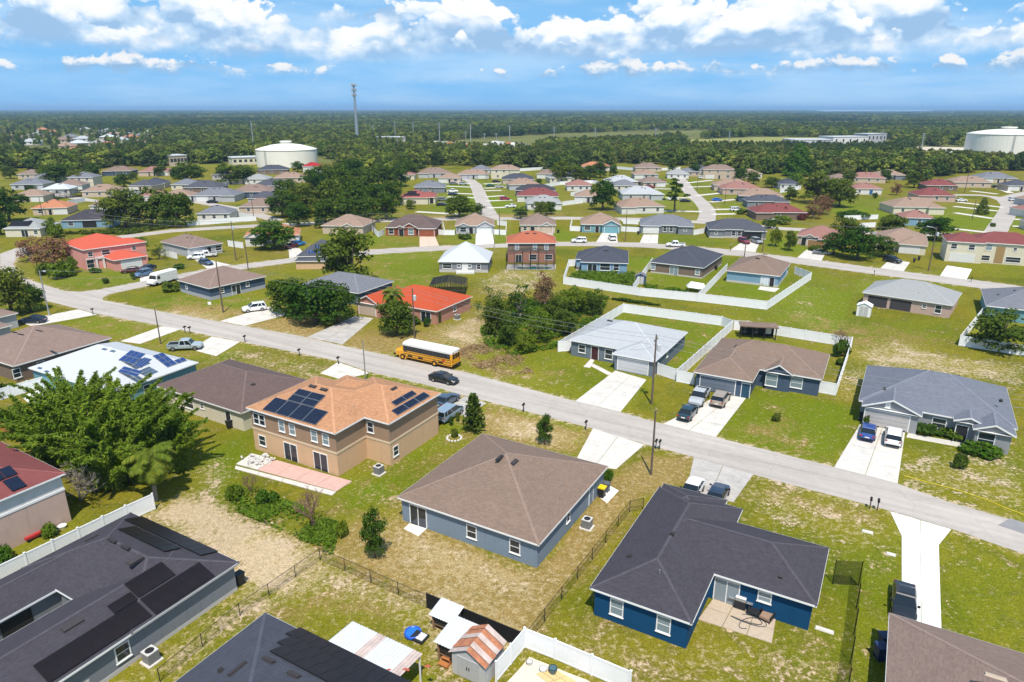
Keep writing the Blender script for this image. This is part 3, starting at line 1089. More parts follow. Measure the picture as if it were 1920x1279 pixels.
class House:
    """origin at the front left roof corner; x runs right along the front eave, y away from it"""

    def __init__(self, name, label, A, B, C=None, D=12.0, ez=2.75, slope=0.40, roof=None, wall=None, ang=None, base=None, rects=None,
                 fascia=WHITE, upper=None, W=None, cat="house", group=None, caps=True, away=True):
        a, b = G(*A, ez), G(*B, ez)
        u = (b - a)
        u.z = 0
        if ang is not None:
            w_ = u.length
            u = Vector((math.cos(math.radians(ang)), math.sin(math.radians(ang)), 0)) * w_
        width = u.length if W is None else W
        u.normalize()
        v = Vector((-u.y, u.x, 0))
        if C is not None:
            dv = (G(*C, ez) - a).dot(v)
        else:
            dv = D if (v.y > 0) == away else -D
        if dv < 0:
            a = a + u * width
            u = -u
            v = -v
            dv = -dv
        self.o, self.u, self.v, self.W, self.D, self.ez, self.slope = Vector((a.x, a.y, 0)), u, v, width, dv, ez, slope
        self.rects = rects or [(0, 0, width, dv, 'hip')]
        self.rects = [tuple(self.W if q == 'W' else self.D if q == 'D' else q for q in r) for r in self.rects]
        self.roofm, self.wallm = roof, wall
        self.root = empty(name, self.o, math.atan2(u.y, u.x))
        tag(self.root, label, cat, group)
        self.M = Matrix.Translation(self.o) @ Matrix.Rotation(math.atan2(u.y, u.x), 4, 'Z')
        self.Mi = self.M.inverted()
        self.build(fascia, base, upper, caps)

    def build(self, fascia, base, upper, caps):
        roof, wall, fas, soff = MB(), MB(), MB(), MB()
        wall2, plinth, cap = MB(), MB(), MB()
        for i, r in enumerate(self.rects):
            x0, y0, x1, y1, kind = r[:5]
            ez = (r[5] if len(r) > 5 else self.ez) - 0.013 * i
            s = r[6] if len(r) > 6 else self.slope
            w, d = x1 - x0, y1 - y0
            t = 0.012 * i
            ix0, iy0, ix1, iy1 = x0 + OV + t, y0 + OV + t, x1 - OV - t, y1 - OV - t
            if upper:
                zs = upper[0]
                wall.box(ix0, iy0, -0.1, ix1, iy1, zs)
                wall2.box(ix0 + 0.01, iy0 + 0.01, zs, ix1 - 0.01, iy1 - 0.01, ez - 0.1)
                plinth.box(ix0 - 0.05, iy0 - 0.05, zs - 0.12, ix1 + 0.05, iy1 + 0.05, zs + 0.12)
            else:
                wall.box(ix0, iy0, -0.1, ix1, iy1, ez - 0.1)
                if base:
                    plinth.box(ix0 - 0.025, iy0 - 0.025, -0.1, ix1 + 0.025, iy1 + 0.025, base[0])
            E = [(x0, y0, ez), (x1, y0, ez), (x1, y1, ez), (x0, y1, ez)]
            h = min(w, d) / 2 * s
            zt = ez + h
            ridge = None
            if kind == 'hip':
                if w >= d:
                    ra, rb = (x0 + d / 2, (y0 + y1) / 2, zt), (x1 - d / 2, (y0 + y1) / 2, zt)
                    if w - d < 0.05:
                        rb = ra
                    fs = [[E[0], E[1], rb, ra], [E[1], E[2], rb], [E[2], E[3], ra, rb], [E[3], E[0], ra]]
                    hips = [(E[0], ra), (E[3], ra), (E[1], rb), (E[2], rb)]
                else:
                    ra, rb = ((x0 + x1) / 2, y0 + w / 2, zt), ((x0 + x1) / 2, y1 - w / 2, zt)
                    fs = [[E[0], E[1], ra], [E[1], E[2], rb, ra], [E[2], E[3], rb], [E[3], E[0], ra, rb]]
                    hips = [(E[0], ra), (E[1], ra), (E[2], rb), (E[3], rb)]
                for f in fs:
                    if ra == rb and len(f) == 4:
                        f = f[:3]
                    roof.poly(f)
                ridge = (ra, rb)
            else:
                hips = []
                if kind == 'gx':        # ridge along x, gables left and right
                    h = d / 2 * s
                    zt = ez + h
                    ra, rb = (x0, (y0 + y1) / 2, zt), (x1, (y0 + y1) / 2, zt)
                    roof.poly([E[0], E[1], rb, ra])
                    roof.poly([E[2], E[3], ra, rb])
                    tri = [((ix0, iy0, ez - 0.12), (ix0, (y0 + y1) / 2, zt - 0.1 - OV * 0.0), (ix0, iy1, ez - 0.12)), ((ix1, iy0, ez - 0.12), (ix1, iy1, ez - 0.12), (ix1, (y0 + y1) / 2, zt - 0.1))]
                else:                    # 'gy': ridge along y, gables front and back
                    h = w / 2 * s
                    zt = ez + h
                    ra, rb = ((x0 + x1) / 2, y0, zt), ((x0 + x1) / 2, y1, zt)
                    roof.poly([E[1], E[2], rb, ra])
                    roof.poly([E[3], E[0], ra, rb])
                    tri = [((ix0, iy0, ez - 0.12), (ix1, iy0, ez - 0.12), ((x0 + x1) / 2, iy0, zt - 0.1)), ((ix1, iy1, ez - 0.12), (ix0, iy1, ez - 0.12), ((x0 + x1) / 2, iy1, zt - 0.1))]
                    # rake boards on the front gable
                    for sx in (0, 1):
                        e_ = E[0] if sx == 0 else E[1]
                        fas.poly([(e_[0], y0 - 0.02, ez - 0.2), (ra[0], y0 - 0.02, zt - 0.2), (ra[0], y0 - 0.02, zt + 0.02), (e_[0], y0 - 0.02, ez + 0.02)][::(1 if sx == 0 else -1)])
                for q in tri:
                    (wall2 if upper else wall).poly(q)
                ridge = (ra, rb)
            # fascia boards and soffit
            zf0, zf1 = ez - 0.16, ez + 0.012
            e_ = 0.02
            sides = [(0, 1), (1, 2), (2, 3), (3, 0)]
            if kind == 'gx':
                sides = [(0, 1), (2, 3)]
            if kind == 'gy':
                sides = [(1, 2), (3, 0)]
            for a, b in sides:
                p, q = Vector(E[a]), Vector(E[b])
                n = Vector(((q - p).y, -(q - p).x, 0)).normalized() * e_
                fas.poly([(p.x + n.x, p.y + n.y, zf0), (q.x + n.x, q.y + n.y, zf0), (q.x + n.x, q.y + n.y, zf1), (p.x + n.x, p.y + n.y, zf1)])
                fas.poly([(p.x + n.x, p.y + n.y, zf1), (q.x + n.x, q.y + n.y, zf1), (q.x, q.y, zf1 + 0.004), (p.x, p.y, zf1 + 0.004)])
            soff.poly([(x0, y1, zf0 + 0.01), (x1, y1, zf0 + 0.01), (x1, y0, zf0 + 0.01), (x0, y0, zf0 + 0.01)])
            if caps and ridge:
                lines = list(hips)
                if (Vector(ridge[0]) - Vector(ridge[1])).length > 0.1:
                    lines.append(ridge)
                for a, b in lines:
                    a, b = Vector(a), Vector(b)
                    d_ = (b - a)
                    n = Vector((-d_.y, d_.x, 0)).normalized() * 0.13
                    up = Vector((0, 0, 0.035))
                    dn_ = Vector((0, 0, 0.012 - 0.13 * s * 0.5))
                    cap.poly([a + n + dn_, b + n + dn_, b + up, a + up][::-1])
                    cap.poly([a - n + dn_, b - n + dn_, b + up, a + up])
        self.roof = roof.build("roof", self.roofm, self.root)
        fas.build("fascia", fascia, self.roof)
        soff.build("soffit", fascia, self.roof)
        if cap.f:
            cap.build("ridge_cap", ridge_mat(self.roofm), self.roof)
        wall.build("wall", self.wallm, self.root)
        if upper:
            wall2.build("upper_wall", upper[1], self.root)
            plinth.build("belt_course", upper[2], self.root)
        elif base:
            plinth.build("plinth", base[1], self.root)

    def plane(self, side, ri=0):
        x0, y0, x1, y1 = self.rects[ri][:4]
        t = 0.012 * ri
        if side == 'f':
            return Vector((0, y0 + OV + t, 0)), Vector((0, -1, 0)), Vector((1, 0, 0))
        if side == 'b':
            return Vector((0, y1 - OV - t, 0)), Vector((0, 1, 0)), Vector((-1, 0, 0))
        if side == 'l':
            return Vector((x0 + OV + t, 0, 0)), Vector((-1, 0, 0)), Vector((0, -1, 0))
        return Vector((x1 - OV - t, 0, 0)), Vector((1, 0, 0)), Vector((0, 1, 0))

    def hit(self, p0, n, px):
        o = self.Mi @ Vector((0, 0, CAM_H))
        d = (self.Mi.to_3x3() @ ray(*px))
        return o + d * ((p0 - o).dot(n) / d.dot(n))

    def item(self, side, kind, px, w, h, ri=0, mat=None, zc=None, frame=WHITE, pane=None, s=None):
        p0, n, t = self.plane(side, ri)
        if s is not None:
            x0, y0, x1, y1 = self.rects[ri][:4]
            c = p0.copy()
            if side in 'fb':
                c.x = x0 + s * (x1 - x0)
            else:
                c.y = y0 + s * (y1 - y0)
            c.z = zc
        else:
            c = self.hit(p0, n, px)
            if zc is not None:
                c.z = zc
        if kind in ('door', 'garage', 'slider'):
            c.z = h / 2 + 0.08 + (zc - h / 2 if (zc is not None and zc > 3) else 0)
        M = Matrix((( t.x, n.x, 0, c.x), (t.y, n.y, 0, c.y), (0, 0, 1, c.z), (0, 0, 0, 1)))
        # local: x along wall, y outwards, z up
        fr = MB()
        b = 0.09 if kind != 'garage' else 0.12
        W2, H2 = w / 2, h / 2
        if kind == 'window':
            for q in ((-W2 - b, -H2 - b, W2 + b, -H2), (-W2 - b, H2, W2 + b, H2 + b), (-W2 - b, -H2, -W2, H2), (W2, -H2, W2 + b, H2)):
                fr.box(q[0], 0.0, q[1], q[2], 0.06, q[3], M=M)
            fr.box(-W2, 0.0, -0.03, W2, 0.045, 0.03, M=M)
            o = fr.build("window", frame, self.root)
            g = MB()
            g.box(-W2, 0.0, -H2, W2, 0.025, -0.03, M=M)
            g.build("pane", pane or GLASS, o)
            g = MB()
            g.box(-W2, 0.0, 0.03, W2, 0.032, H2, M=M)
            g.build("pane", pane or GLASS, o)
            si = MB()
            si.box(-W2 - b - 0.05, 0.0, -H2 - b - 0.07, W2 + b + 0.05, 0.10, -H2 - b, M=M)
            si.build("sill", frame, o)
        elif kind == 'slider':
            for q in ((-W2 - b, H2, W2 + b, H2 + b), (-W2 - b, -H2, -W2, H2), (W2, -H2, W2 + b, H2), (-0.04, -H2, 0.04, H2)):
                fr.box(q[0], 0.0, q[1], q[2], 0.06, q[3], M=M)
            o = fr.build("sliding_door", frame, self.root)
            for sx in (-1, 1):
                g = MB()
                g.box(min(sx * 0.04, sx * W2), 0.0, -H2, max(sx * 0.04, sx * W2), 0.03 + 0.01 * sx, H2, M=M)
                g.build("pane", pane or GLASS, o)
        elif kind == 'door':
            for q in ((-W2 - b, H2, W2 + b, H2 + b), (-W2 - b, -H2, -W2, H2), (W2, -H2, W2 + b, H2)):
                fr.box(q[0], 0.0, q[1], q[2], 0.06, q[3], M=M)
            dl = MB()
            dl.box(-W2, 0.0, -H2, W2, 0.04, H2, M=M)
            o = dl.build("door", mat or DARK, self.root)
            fr.build("frame", frame, o)
            hd = MB()
            hd.box(W2 - 0.14, 0.04, -0.06, W2 - 0.06, 0.09, 0.06, M=M)
            hd.build("handle", STEEL, o)
        elif kind == 'garage':
            for q in ((-W2 - b, H2, W2 + b, H2 + b), (-W2 - b, -H2, -W2, H2), (W2, -H2, W2 + b, H2)):
                fr.box(q[0], 0.0, q[1], q[2], 0.07, q[3], M=M)
            o = fr.build("garage_door", frame, self.root)
            for k in range(4):
                pb = MB()
                z0 = -H2 + h * k / 4
                pb.box(-W2, 0.0, z0 + 0.012, W2, 0.035, z0 + h / 4 - 0.012, M=M)
                for j in range(4):
                    xx = -W2 + w * (j + 0.1) / 4
                    pb.box(xx, 0.03, z0 + 0.1, xx + w * 0.8 / 4, 0.05, z0 + h / 4 - 0.1, M=M)
                pb.build("door_panel", mat or GARAGE, o)
        elif kind == 'recess_panel':
            fr.box(-W2, 0.0, -H2, W2, 0.03, H2, M=M)  # flat panel on the wall; dark ones paint the shade of an opening
            fr.build("shade_or_wall_panel", mat or DARK, self.root)
        return self

    def slope_plane(self, side, ri=0):
        r = self.rects[ri]
        x0, y0, x1, y1 = r[:4]
        ez = (r[5] if len(r) > 5 else self.ez) - 0.013 * ri
        s = r[6] if len(r) > 6 else self.slope
        if side == 'f':
            return Vector((0, y0, ez)), Vector((0, -s, 1)).normalized(), Vector((1, 0, 0)), Vector((0, 1, s)).normalized()
        if side == 'b':
            return Vector((0, y1, ez)), Vector((0, s, 1)).normalized(), Vector((-1, 0, 0)), Vector((0, -1, s)).normalized()
        if side == 'l':
            return Vector((x0, 0, ez)), Vector((-s, 0, 1)).normalized(), Vector((0, -1, 0)), Vector((1, 0, s)).normalized()
        return Vector((x1, 0, ez)), Vector((s, 0, 1)).normalized(), Vector((0, 1, 0)), Vector((-1, 0, s)).normalized()

    def vent(self, side, px, w=0.9, h=0.35, th=0.14, ri=0, mat=None, name="roof_vent"):
        p0, n, t, up = self.slope_plane(side, ri)
        c = self.hit(p0, n, px)
        M = Matrix(((t.x, up.x, n.x, c.x), (t.y, up.y, n.y, c.y), (t.z, up.z, n.z, c.z), (0, 0, 0, 1)))
        b = MB()
        b.box(-w / 2, -h / 2, 0.0, w / 2, h / 2, th, M=M)
        b.box(-w / 2 - 0.06, -h / 2 - 0.06, 0.005, w / 2 + 0.06, h / 2 + 0.06, 0.025, M=M)
        b.build(name, mat or VENTM, self.roof)
        return self

    def roof_bits(self, seed):
        """a few vents and pipes on the visible slope, as every roof here has"""
        r = random.Random(seed)
        x0, y0, x1, y1 = self.rects[0][:4]
        ymid = (y0 + y1) / 2
        lo, hi = x0 + (x1 - x0) * 0.36, x0 + (x1 - x0) * 0.64
        for k in range(3):
            x, y = r.uniform(lo, hi), r.uniform(y0 + (ymid - y0) * 0.6, ymid - 0.5)
            c = Vector((x, y, self.ez + (y - y0) * self.slope))
            b = MB()
            if k < 2:
                b.box(c.x - 0.35, c.y - 0.2, c.z - 0.1, c.x + 0.35, c.y + 0.2, c.z + 0.2)
                b.build("roof_vent", VENTM, self.roof)
            else:
                b.tube([c - Vector((0, 0, 0.1)), c + Vector((0, 0, 0.4))], 0.06, 6)
                b.build("vent_pipe", STEEL, self.roof)
        return self

    def pipe(self, side, px, ri=0):
        p0, n, t, up = self.slope_plane(side, ri)
        c = self.hit(p0, n, px)
        b = MB()
        b.tube([c, c + Vector((0, 0, 0.35))], 0.05, 6)
        b.build("vent_pipe", STEEL, self.roof)
        return self

    def solar(self, side, pxs, cols=None, rows=None, mat=SOLAR, frame=ALU, ri=0, gap=0.05):
        """panels filling the rectangle on a roof slope whose corners are seen at pxs"""
        p0, n, t, up = self.slope_plane(side, ri)
        p0 = p0 + n * 0.13
        q = [self.hit(p0, n, p) - p0 for p in pxs]
        ss, tt = sorted(a.dot(t) for a in q), sorted(a.dot(up) for a in q)
        if len(q) == 4:
            s0, s1, t0, t1 = (ss[0] + ss[1]) / 2, (ss[2] + ss[3]) / 2, (tt[0] + tt[1]) / 2, (tt[2] + tt[3]) / 2
        else:
            s0, s1, t0, t1 = ss[0], ss[-1], tt[0], tt[-1]
        cols = cols or max(1, round((s1 - s0) / 1.08))
        rows = rows or max(1, round((t1 - t0) / 1.75))
        pw, ph = (s1 - s0) / cols, (t1 - t0) / rows
        me_p = None
        for i in range(cols):
            for j in range(rows):
                c = p0 + t * (s0 + (i + 0.5) * pw) + up * (t0 + (j + 0.5) * ph)
                M = Matrix(((t.x, up.x, n.x, c.x), (t.y, up.y, n.y, c.y), (t.z, up.z, n.z, c.z), (0, 0, 0, 1)))
                if me_p is None:
                    q = MB()
                    x, y = pw / 2 - gap / 2, ph / 2 - gap / 2
                    q.box(-x, -y, -0.04, x, y, 0.0, 1)
                    f = 0.035
                    for z_ in ((-x + f, -y + f, x - f, y - f),):
                        q.poly([(z_[0], z_[1], 0.006), (z_[2], z_[1], 0.006), (z_[2], z_[3], 0.006), (z_[0], z_[3], 0.006)], 0)
                    me_p = q.mesh("solar_panel", [mat, frame])
                o = link("solar_panel", me_p, self.roof)
                o.matrix_local = M
        return self


RIDGES = {}


def ridge_mat(m):
    k = m.name
    if k not in RIDGES:
        src = SHING.get(k, (0.2, 0.2, 0.2, 1))
        RIDGES[k] = plain(k + "_ridge", tuple(min(1, c * 1.22 + 0.012) for c in src[:3]) + (1,), 0.92, 0.15, var=0.2, scale=3.0)
    return RIDGES[k]


SHING = {}


def SH(name, col, k=0.62, contrast=0.16):
    c = lin(col, k) if isinstance(col, str) else col
    SHING[name] = c
    return shingle(name, c, contrast)


R_BROWN = SH("shingle_brown", "#9c8577")
R_TAUPE = SH("shingle_taupe", "#a28b80")
R_UMBER = SH("shingle_umber", "#7d6a66")
R_CHAR = SH("shingle_charcoal", "#55525a")
R_SLATE = SH("shingle_slate", "#868b98")
R_GREY = SH("shingle_grey", "#8d8f98")
R_DGREY = SH("shingle_dark_grey", "#63656f")
R_NAVY = SH("shingle_blue_black", "#5a5d69")
R_LIGHT = SH("shingle_pale_grey", "#c9ccd0", 0.66, 0.07)
R_PALE = SH("shingle_silver", "#b4b6b6", 0.64, 0.08)
R_WHITE = SH("metal_white_roof", "#dfe3e8", 0.66, 0.03)
R_TANB = SH("shingle_sandy_orange", "#cf9a74", 0.66, 0.2)
R_ORANGE = SH("roof_orange_red", "#d9623f", 0.62, 0.06)
R_RED = SH("roof_coral", "#ea7058", 0.62, 0.05)
R_TERRA = SH("shingle_terracotta", "#c9765a", 0.64, 0.1)
R_MAROON = SH("shingle_maroon", "#9a5a58", 0.6, 0.12)
R_ROSE = SH("shingle_rose_brown", "#b3847a", 0.62, 0.12)
R_TAN = SH("shingle_tan", "#b59a88", 0.62)
R_ORTAN = SH("tile_peach", "#d99470", 0.62, 0.1)


def W_(name, col, k=0.72, var=0.04):
    return plain(name, lin(col, k), 0.9, 0.2, var=var, scale=1.2, bump=0.05, bscale=30, streak=0.13)


W_BLUE = W_("stucco_steel_blue", "#8d9fb2")
W_NAVY = W_("stucco_navy", "#14507c", 0.74)
W_PEACH = W_("stucco_peach", "#efc8a0", 0.7)
W_CREAM = W_("stucco_cream", "#efe6cf", 0.74)
W_WHITE = W_("stucco_white", "#f2f0ec", 0.72)
W_TAUPE = W_("stucco_taupe", "#a58d78", 0.74)
W_GREY = W_("stucco_grey", "#8e939c", 0.74)
W_DBLUE = W_("stucco_slate_blue", "#55677e", 0.74)
W_TEAL = W_("stucco_teal", "#7fb0bb", 0.74)
W_SKY = W_("stucco_light_blue", "#8db2cc", 0.74)
W_PINK = W_("stucco_pink", "#f0a89c", 0.78)
W_SALMON = W_("stucco_salmon", "#d39a86", 0.72)
W_BEIGE = W_("stucco_beige", "#d9c6b2", 0.74)
W_ROSE = W_("stucco_rose_beige", "#d9bcae", 0.74)
W_BROWN = W_("stucco_brown", "#8d7a6c", 0.74)
W_BRICK = W_("brick_red_wall", "#b06a50", 0.64, 0.15)
W_LGREY = W_("stucco_pale_grey", "#c9cbd0", 0.74)
PL_LIGHT = plain("plinth_light", (0.50, 0.48, 0.46, 1), 0.9)
PL_GREYB = plain("plinth_grey", (0.36, 0.38, 0.42, 1), 0.9)

# --- centre house
h = House("house", "single storey blue-grey house under a plain brown hip roof, behind the black chain-link fence", (1010, 1022), (743, 932), (1135, 873), roof=R_BROWN, wall=W_BLUE, slope=0.40)
h.item('f', 'slider', (784, 968), 1.9, 2.1).item('f', 'window', (884, 996), 0.95, 1.25, zc=1.45).item('f', 'window', (965, 1023), 0.95, 1.25, zc=1.45)
h.item('r', 'window', (1065, 960), 0.6, 0.9, zc=1.6).item('r', 'door', (1108, 915), 0.9, 2.05, mat=W_BLUE)
h.vent('l', (936, 859), 1.0, 0.35).vent('r', (964, 867), 1.0, 0.35).pipe('l', (905, 862)).pipe('f', (1053, 913)).pipe('l', (912, 855))
HC = h
# --- dark blue house
h = House("house", "deep blue L-shaped house with charcoal roof and a back patio", (1105, 1102), (1297, 1170), (1237, 912), roof=R_CHAR, wall=W_NAVY, slope=0.40,
          rects=[(0, 0, 8.25, 17.7, 'hip'), (0.4, 6.65, 16.1, 15.15, 'hip'), (0.2, 12.0, 6.6, 18.6, 'hip')])
h.item('f', 'window', (1156, 1138), 0.95, 1.35, zc=1.5, pane=GLASS_LT).item('f', 'window', (1244, 1167), 0.95, 1.35, zc=1.5, pane=GLASS_LT)
h.item('f', 'slider', (1362, 1107), 1.9, 2.1, ri=1, pane=GLASS_LT).item('f', 'window', (1434, 1114), 0.9, 0.8, ri=1, zc=1.8, pane=GLASS_LT)
h.vent('l', (1260, 1002), 0.3, 0.3, 0.2).vent('l', (1180, 1044), 0.3, 0.3, 0.2).vent('f', (1463, 1082), 0.3, 0.3, 0.2, ri=1).pipe('f', (1236, 1075))
h.item('l', 'window', None, 0.9, 1.2, s=0.4, zc=1.5)
HB = h
# --- two storey tan house
BELT = plain("belt_cream", lin("#f0d8b8", 0.7), 0.9)
W_UP = W_("stucco_warm_brown", "#b3957b", 0.74)
h = House("house", "two storey tan house with sandy orange roof, solar panels and a pink patio", (460, 764), (627, 813), (590, 706), ez=5.55, roof=R_TANB, wall=W_PEACH, slope=0.36,
          rects=[(0, 0, 14.05, 11.6, 'hip'), (6.6, 4.8, 17.62, 15.0, 'hip'), (3.2, 4.5, 10.0, 13.8, 'hip')], upper=(2.85, W_UP, BELT))
for px in ((480, 783), (491, 787)):
    h.item('f', 'window', px, 0.8, 1.25, zc=4.25)
for px in (528, 547, 587, 608):
    h.item('f', 'window', (px, 800), 0.8, 1.2, zc=4.25, pane=GLASS_LT)
h.item('f', 'window', (493, 835), 1.0, 1.2, zc=1.5).item('f', 'slider', (546, 855), 2.0, 2.15).item('f', 'slider', (602, 873), 2.0, 2.15)
h.item('f', 'window', (694, 799), 0.8, 1.2, ri=1, zc=4.25)
h.item('r', 'window', (742, 852), 0.8, 1.1, ri=1, zc=1.5)
h.solar('f', [(493, 768), (592, 798), (613, 772), (515, 743)], 4, 1).solar('f', [(535, 749), (586, 763), (613, 741), (562, 729)], 2, 2)
h.solar('r', [(734, 770), (745, 779), (807, 742), (793, 734)], 3, 1, ri=1).solar('r', [(732, 754), (742, 760), (782, 739), (772, 731)], 2, 1, ri=1)
h.vent('f', (586, 725), 1.0, 0.35).vent('f', (607, 731), 1.0, 0.35).vent('r', (738, 729), 0.9, 0.3, ri=1).pipe('f', (664, 764))
HT = h
# --- lower left: charcoal roof with black panels
a = G(448, 1054, 2.75)
Uv = Vector((math.cos(math.radians(-29.7)), math.sin(math.radians(-29.7)), 0))
Vv = Vector((-Uv.y, Uv.x, 0))


def house_at(name, label, corner, W, D, ang, **kw):
    """corner: world position of the front left roof corner"""
    p = pix((corner.x, corner.y, kw.get('ez', 2.75)))
    q = Vector((corner.x + math.cos(math.radians(ang)), corner.y + math.sin(math.radians(ang)), 0))
    p2 = pix((q.x, q.y, kw.get('ez', 2.75)))
    return House(name, label, p, p2, D=D, W=W, **kw)


fl = a - Uv * 15.1 - Vv * 29.0
h = house_at("house", "grey house with wide charcoal roof carrying long black solar arrays, lower left corner", fl, 15.1, 29.0, -29.7, roof=R_CHAR, wall=W_GREY, slope=0.38, base=(0.35, PL_LIGHT),
             rects=[(0, 19.4, 15.1, 29.0, 'hip', 2.75, 0.38), (7.6, 4.0, 15.1, 29.0, 'hip', 2.75, 0.38), (0, 6.0, 5.3, 26.0, 'hip', 2.75, 0.38)])
KP = dict(mat=SOLARK, frame=BLACKFRAME, gap=0.02)
h.solar('b', [(233, 974), (265, 967), (408, 1033), (377, 1041)], **KP).solar('b', [(220, 992), (250, 986), (342, 1027), (308, 1033)], **KP)
h.solar('r', [(233, 1094), (303, 1052), (328, 1077), (258, 1122)], ri=1, **KP).solar('r', [(262, 1122), (375, 1053), (402, 1081), (290, 1152)], ri=1, **KP)
h.solar('r', [(201, 1136), (245, 1108), (258, 1124), (213, 1151)], ri=1, **KP).solar('r', [(60, 1249), (257, 1125), (285, 1156), (90, 1279)], ri=1, **KP)
h.vent('r', (253, 1051), 1.2, 0.4, ri=1).vent('r', (135, 1172), 1.4, 0.45, ri=1).vent('b', (210, 1014), 1.0, 0.3).vent('b', (235, 1027), 1.0, 0.3).vent('l', (172, 1010), 1.0, 0.3)
h.item('r', 'recess_panel', (36, 1185), 2.2, 2.1, ri=2, zc=1.15, mat=DARK).item('r', 'window', (228, 1216), 0.95, 1.2, ri=1, zc=1.5).item('r', 'recess_panel', (158, 1272), 0.5, 0.5, ri=1, zc=0.9, mat=PL_LIGHT)
HD = h
# --- bottom: second charcoal roof
a = G(497, 1149, 2.75)
fl = a - Vv * 22.0
h = house_at("house", "grey-blue roofed house at the bottom edge with a stepped block of brown-black solar panels", fl, 22.0, 22.0, -29.7, roof=R_NAVY, wall=W_GREY, slope=0.38,
             rects=[(0, 6.0, 22.0, 22.0, 'hip')])
h.solar('b', [(530, 1189), (559, 1177), (789, 1284), (760, 1296)], **KP).solar('b', [(512, 1206), (541, 1194), (771, 1301), (742, 1313)], **KP).solar('b', [(497, 1223), (526, 1211), (756, 1318), (727, 1330)], **KP)
h.vent('l', (445, 1255), 1.3, 0.3).vent('b', (503, 1239), 0.9, 0.35).vent('b', (550, 1266), 0.9, 0.35).vent('l', (414, 1259), 0.25, 0.25, 0.25)
# --- left edge: maroon roof two storey
h = House("house", "tall white house with maroon roof and solar panels at the left edge", (123, 887), (0, 937), (-20, 832), ez=5.3, roof=R_MAROON, wall=W_ROSE, slope=0.36, upper=(3.6, W_WHITE, WHITE),
          W=14, ang=-121.0)
h.solar('f', [(0, 905), (22, 893), (58, 905), (28, 922)], None, None, SOLAR, BLACKFRAME).solar('f', [(-30, 900), (8, 866), (34, 884), (0, 904)], None, None, SOLAR, BLACKFRAME)
HM = h
# --- brown roof cream walls behind the two storey house
h = House("house", "cream house with plain dark brown hip roof beside the feathery bamboo", (290, 723), (452, 775), (567, 710), roof=R_UMBER, wall=W_CREAM, slope=0.40)
h.item('f', 'window', (354, 752), 1.6, 1.4, zc=1.5).item('f', 'window', (378, 758), 0.6, 0.6, zc=1.7).item('f', 'door', (428, 782), 0.9, 2.05)
h.pipe('f', (461, 717)).vent('r', (474, 721), 0.5, 0.3)
# --- white roof with blue panels
bk = G(207, 638, 2.75)
U2 = Vector((math.cos(math.radians(-28.5)), math.sin(math.radians(-28.5)), 0))
V2 = Vector((-U2.y, U2.x, 0))
h = house_at("house", "teal house with white roof and blue solar panels beside the parked silver pickup", bk - V2 * 13.6 + U2 * 1.5, 20.2, 13.6, -28.5, roof=R_WHITE, wall=W_TEAL, slope=0.40, caps=False)
h.solar('f', [(217, 669), (258, 655), (275, 668), (238, 685)], 3, 2, SOLARB).solar('f', [(222, 690), (243, 683), (265, 703), (245, 710)], 2, 2, SOLARB).solar('f', [(244, 682), (280, 670), (290, 677), (254, 690)], 3, 1, SOLARB)
h.solar('r', [(288, 666), (306, 660), (330, 682), (311, 690)], 2, 3, SOLARB).solar('r', [(326, 676), (342, 669), (350, 675), (334, 682)], 2, 1, SOLARB)
h.vent('b', (192, 650), 1.0, 0.4, mat=WHITE).vent('b', (208, 654), 1.0, 0.4, mat=WHITE).item('r', 'window', (276, 733), 0.9, 1.1, zc=1.5)
# --- brown roof, far left
a = G(20, 688, 2.75)
h = house_at("house", "taupe house with brown hip roof left of the white-roofed house", a - Uv * 15.5, 15.5, 15.2, -28.5, roof=R_TAUPE, wall=W_BROWN, slope=0.40)
h.item('r', 'window', (30, 696), 0.95, 1.3, zc=1.45).item('r', 'window', (76, 682), 0.95, 1.3, zc=1.45).vent('b', (73, 621), 1.2, 0.4).vent('b', (26, 624), 0.9, 0.35).vent('b', (38, 628), 0.9, 0.35)
a = G(31, 588, 2.75)
h = house_at("house", "grey house with brown roof cut off by the left edge behind the dark sedan", a - Uv * 14 - Vv * 9, 14, 9, -28, roof=R_TAUPE, wall=W_LGREY, slope=0.38)
h = house_at("house", "small-fronted grey house corner with brown roof at the left edge below the dark sedan", G(14, 612, 2.75) - Uv * 14 - Vv * 3, 14, 3.4, -28, roof=R_TAUPE, wall=W_LGREY, slope=0.30)
# --- across the main road, left
h = House("house", "slate-blue house with plain brown hip roof on the street corner", (331, 525), (391, 541), (501, 518), roof=R_TAUPE, wall=W_DBLUE, slope=0.42, base=(0.75, PL_GREYB))
h.item('f', 'window', (350, 542), 0.6, 0.8, zc=1.6).item('r', 'slider', (442, 541), 2.0, 2.1).item('r', 'window', (416, 548), 0.8, 0.8, zc=1.6).item('r', 'window', (464, 537), 0.7, 0.7, zc=1.7)
h.vent('b', (418, 508), 1.1, 0.35).vent('b', (431, 505), 1.1, 0.35).vent('b', (396, 505), 0.8, 0.3)
h = House("house", "two storey coral pink villa with bright coral roof and arched windows", (114, 455), (154, 469), (258, 455), ez=5.4, roof=R_RED, wall=W_PINK, slope=0.36, caps=False,
          rects=[(0, 0, 15.4, 13.4, 'hip'), (9.0, 7.0, 15.45, 15.6, 'hip', 5.38), (12.0, 4.5, 21.7, 12.9, 'hip', 2.9, 0.34)])
WBAND = plain("villa_white", (0.72, 0.68, 0.66, 1), 0.8)
h.item('r', 'window', (168, 473), 1.0, 1.0, zc=4.0, frame=WBAND).item('r', 'window', (170, 498), 1.6, 1.9, zc=1.6, frame=WBAND)
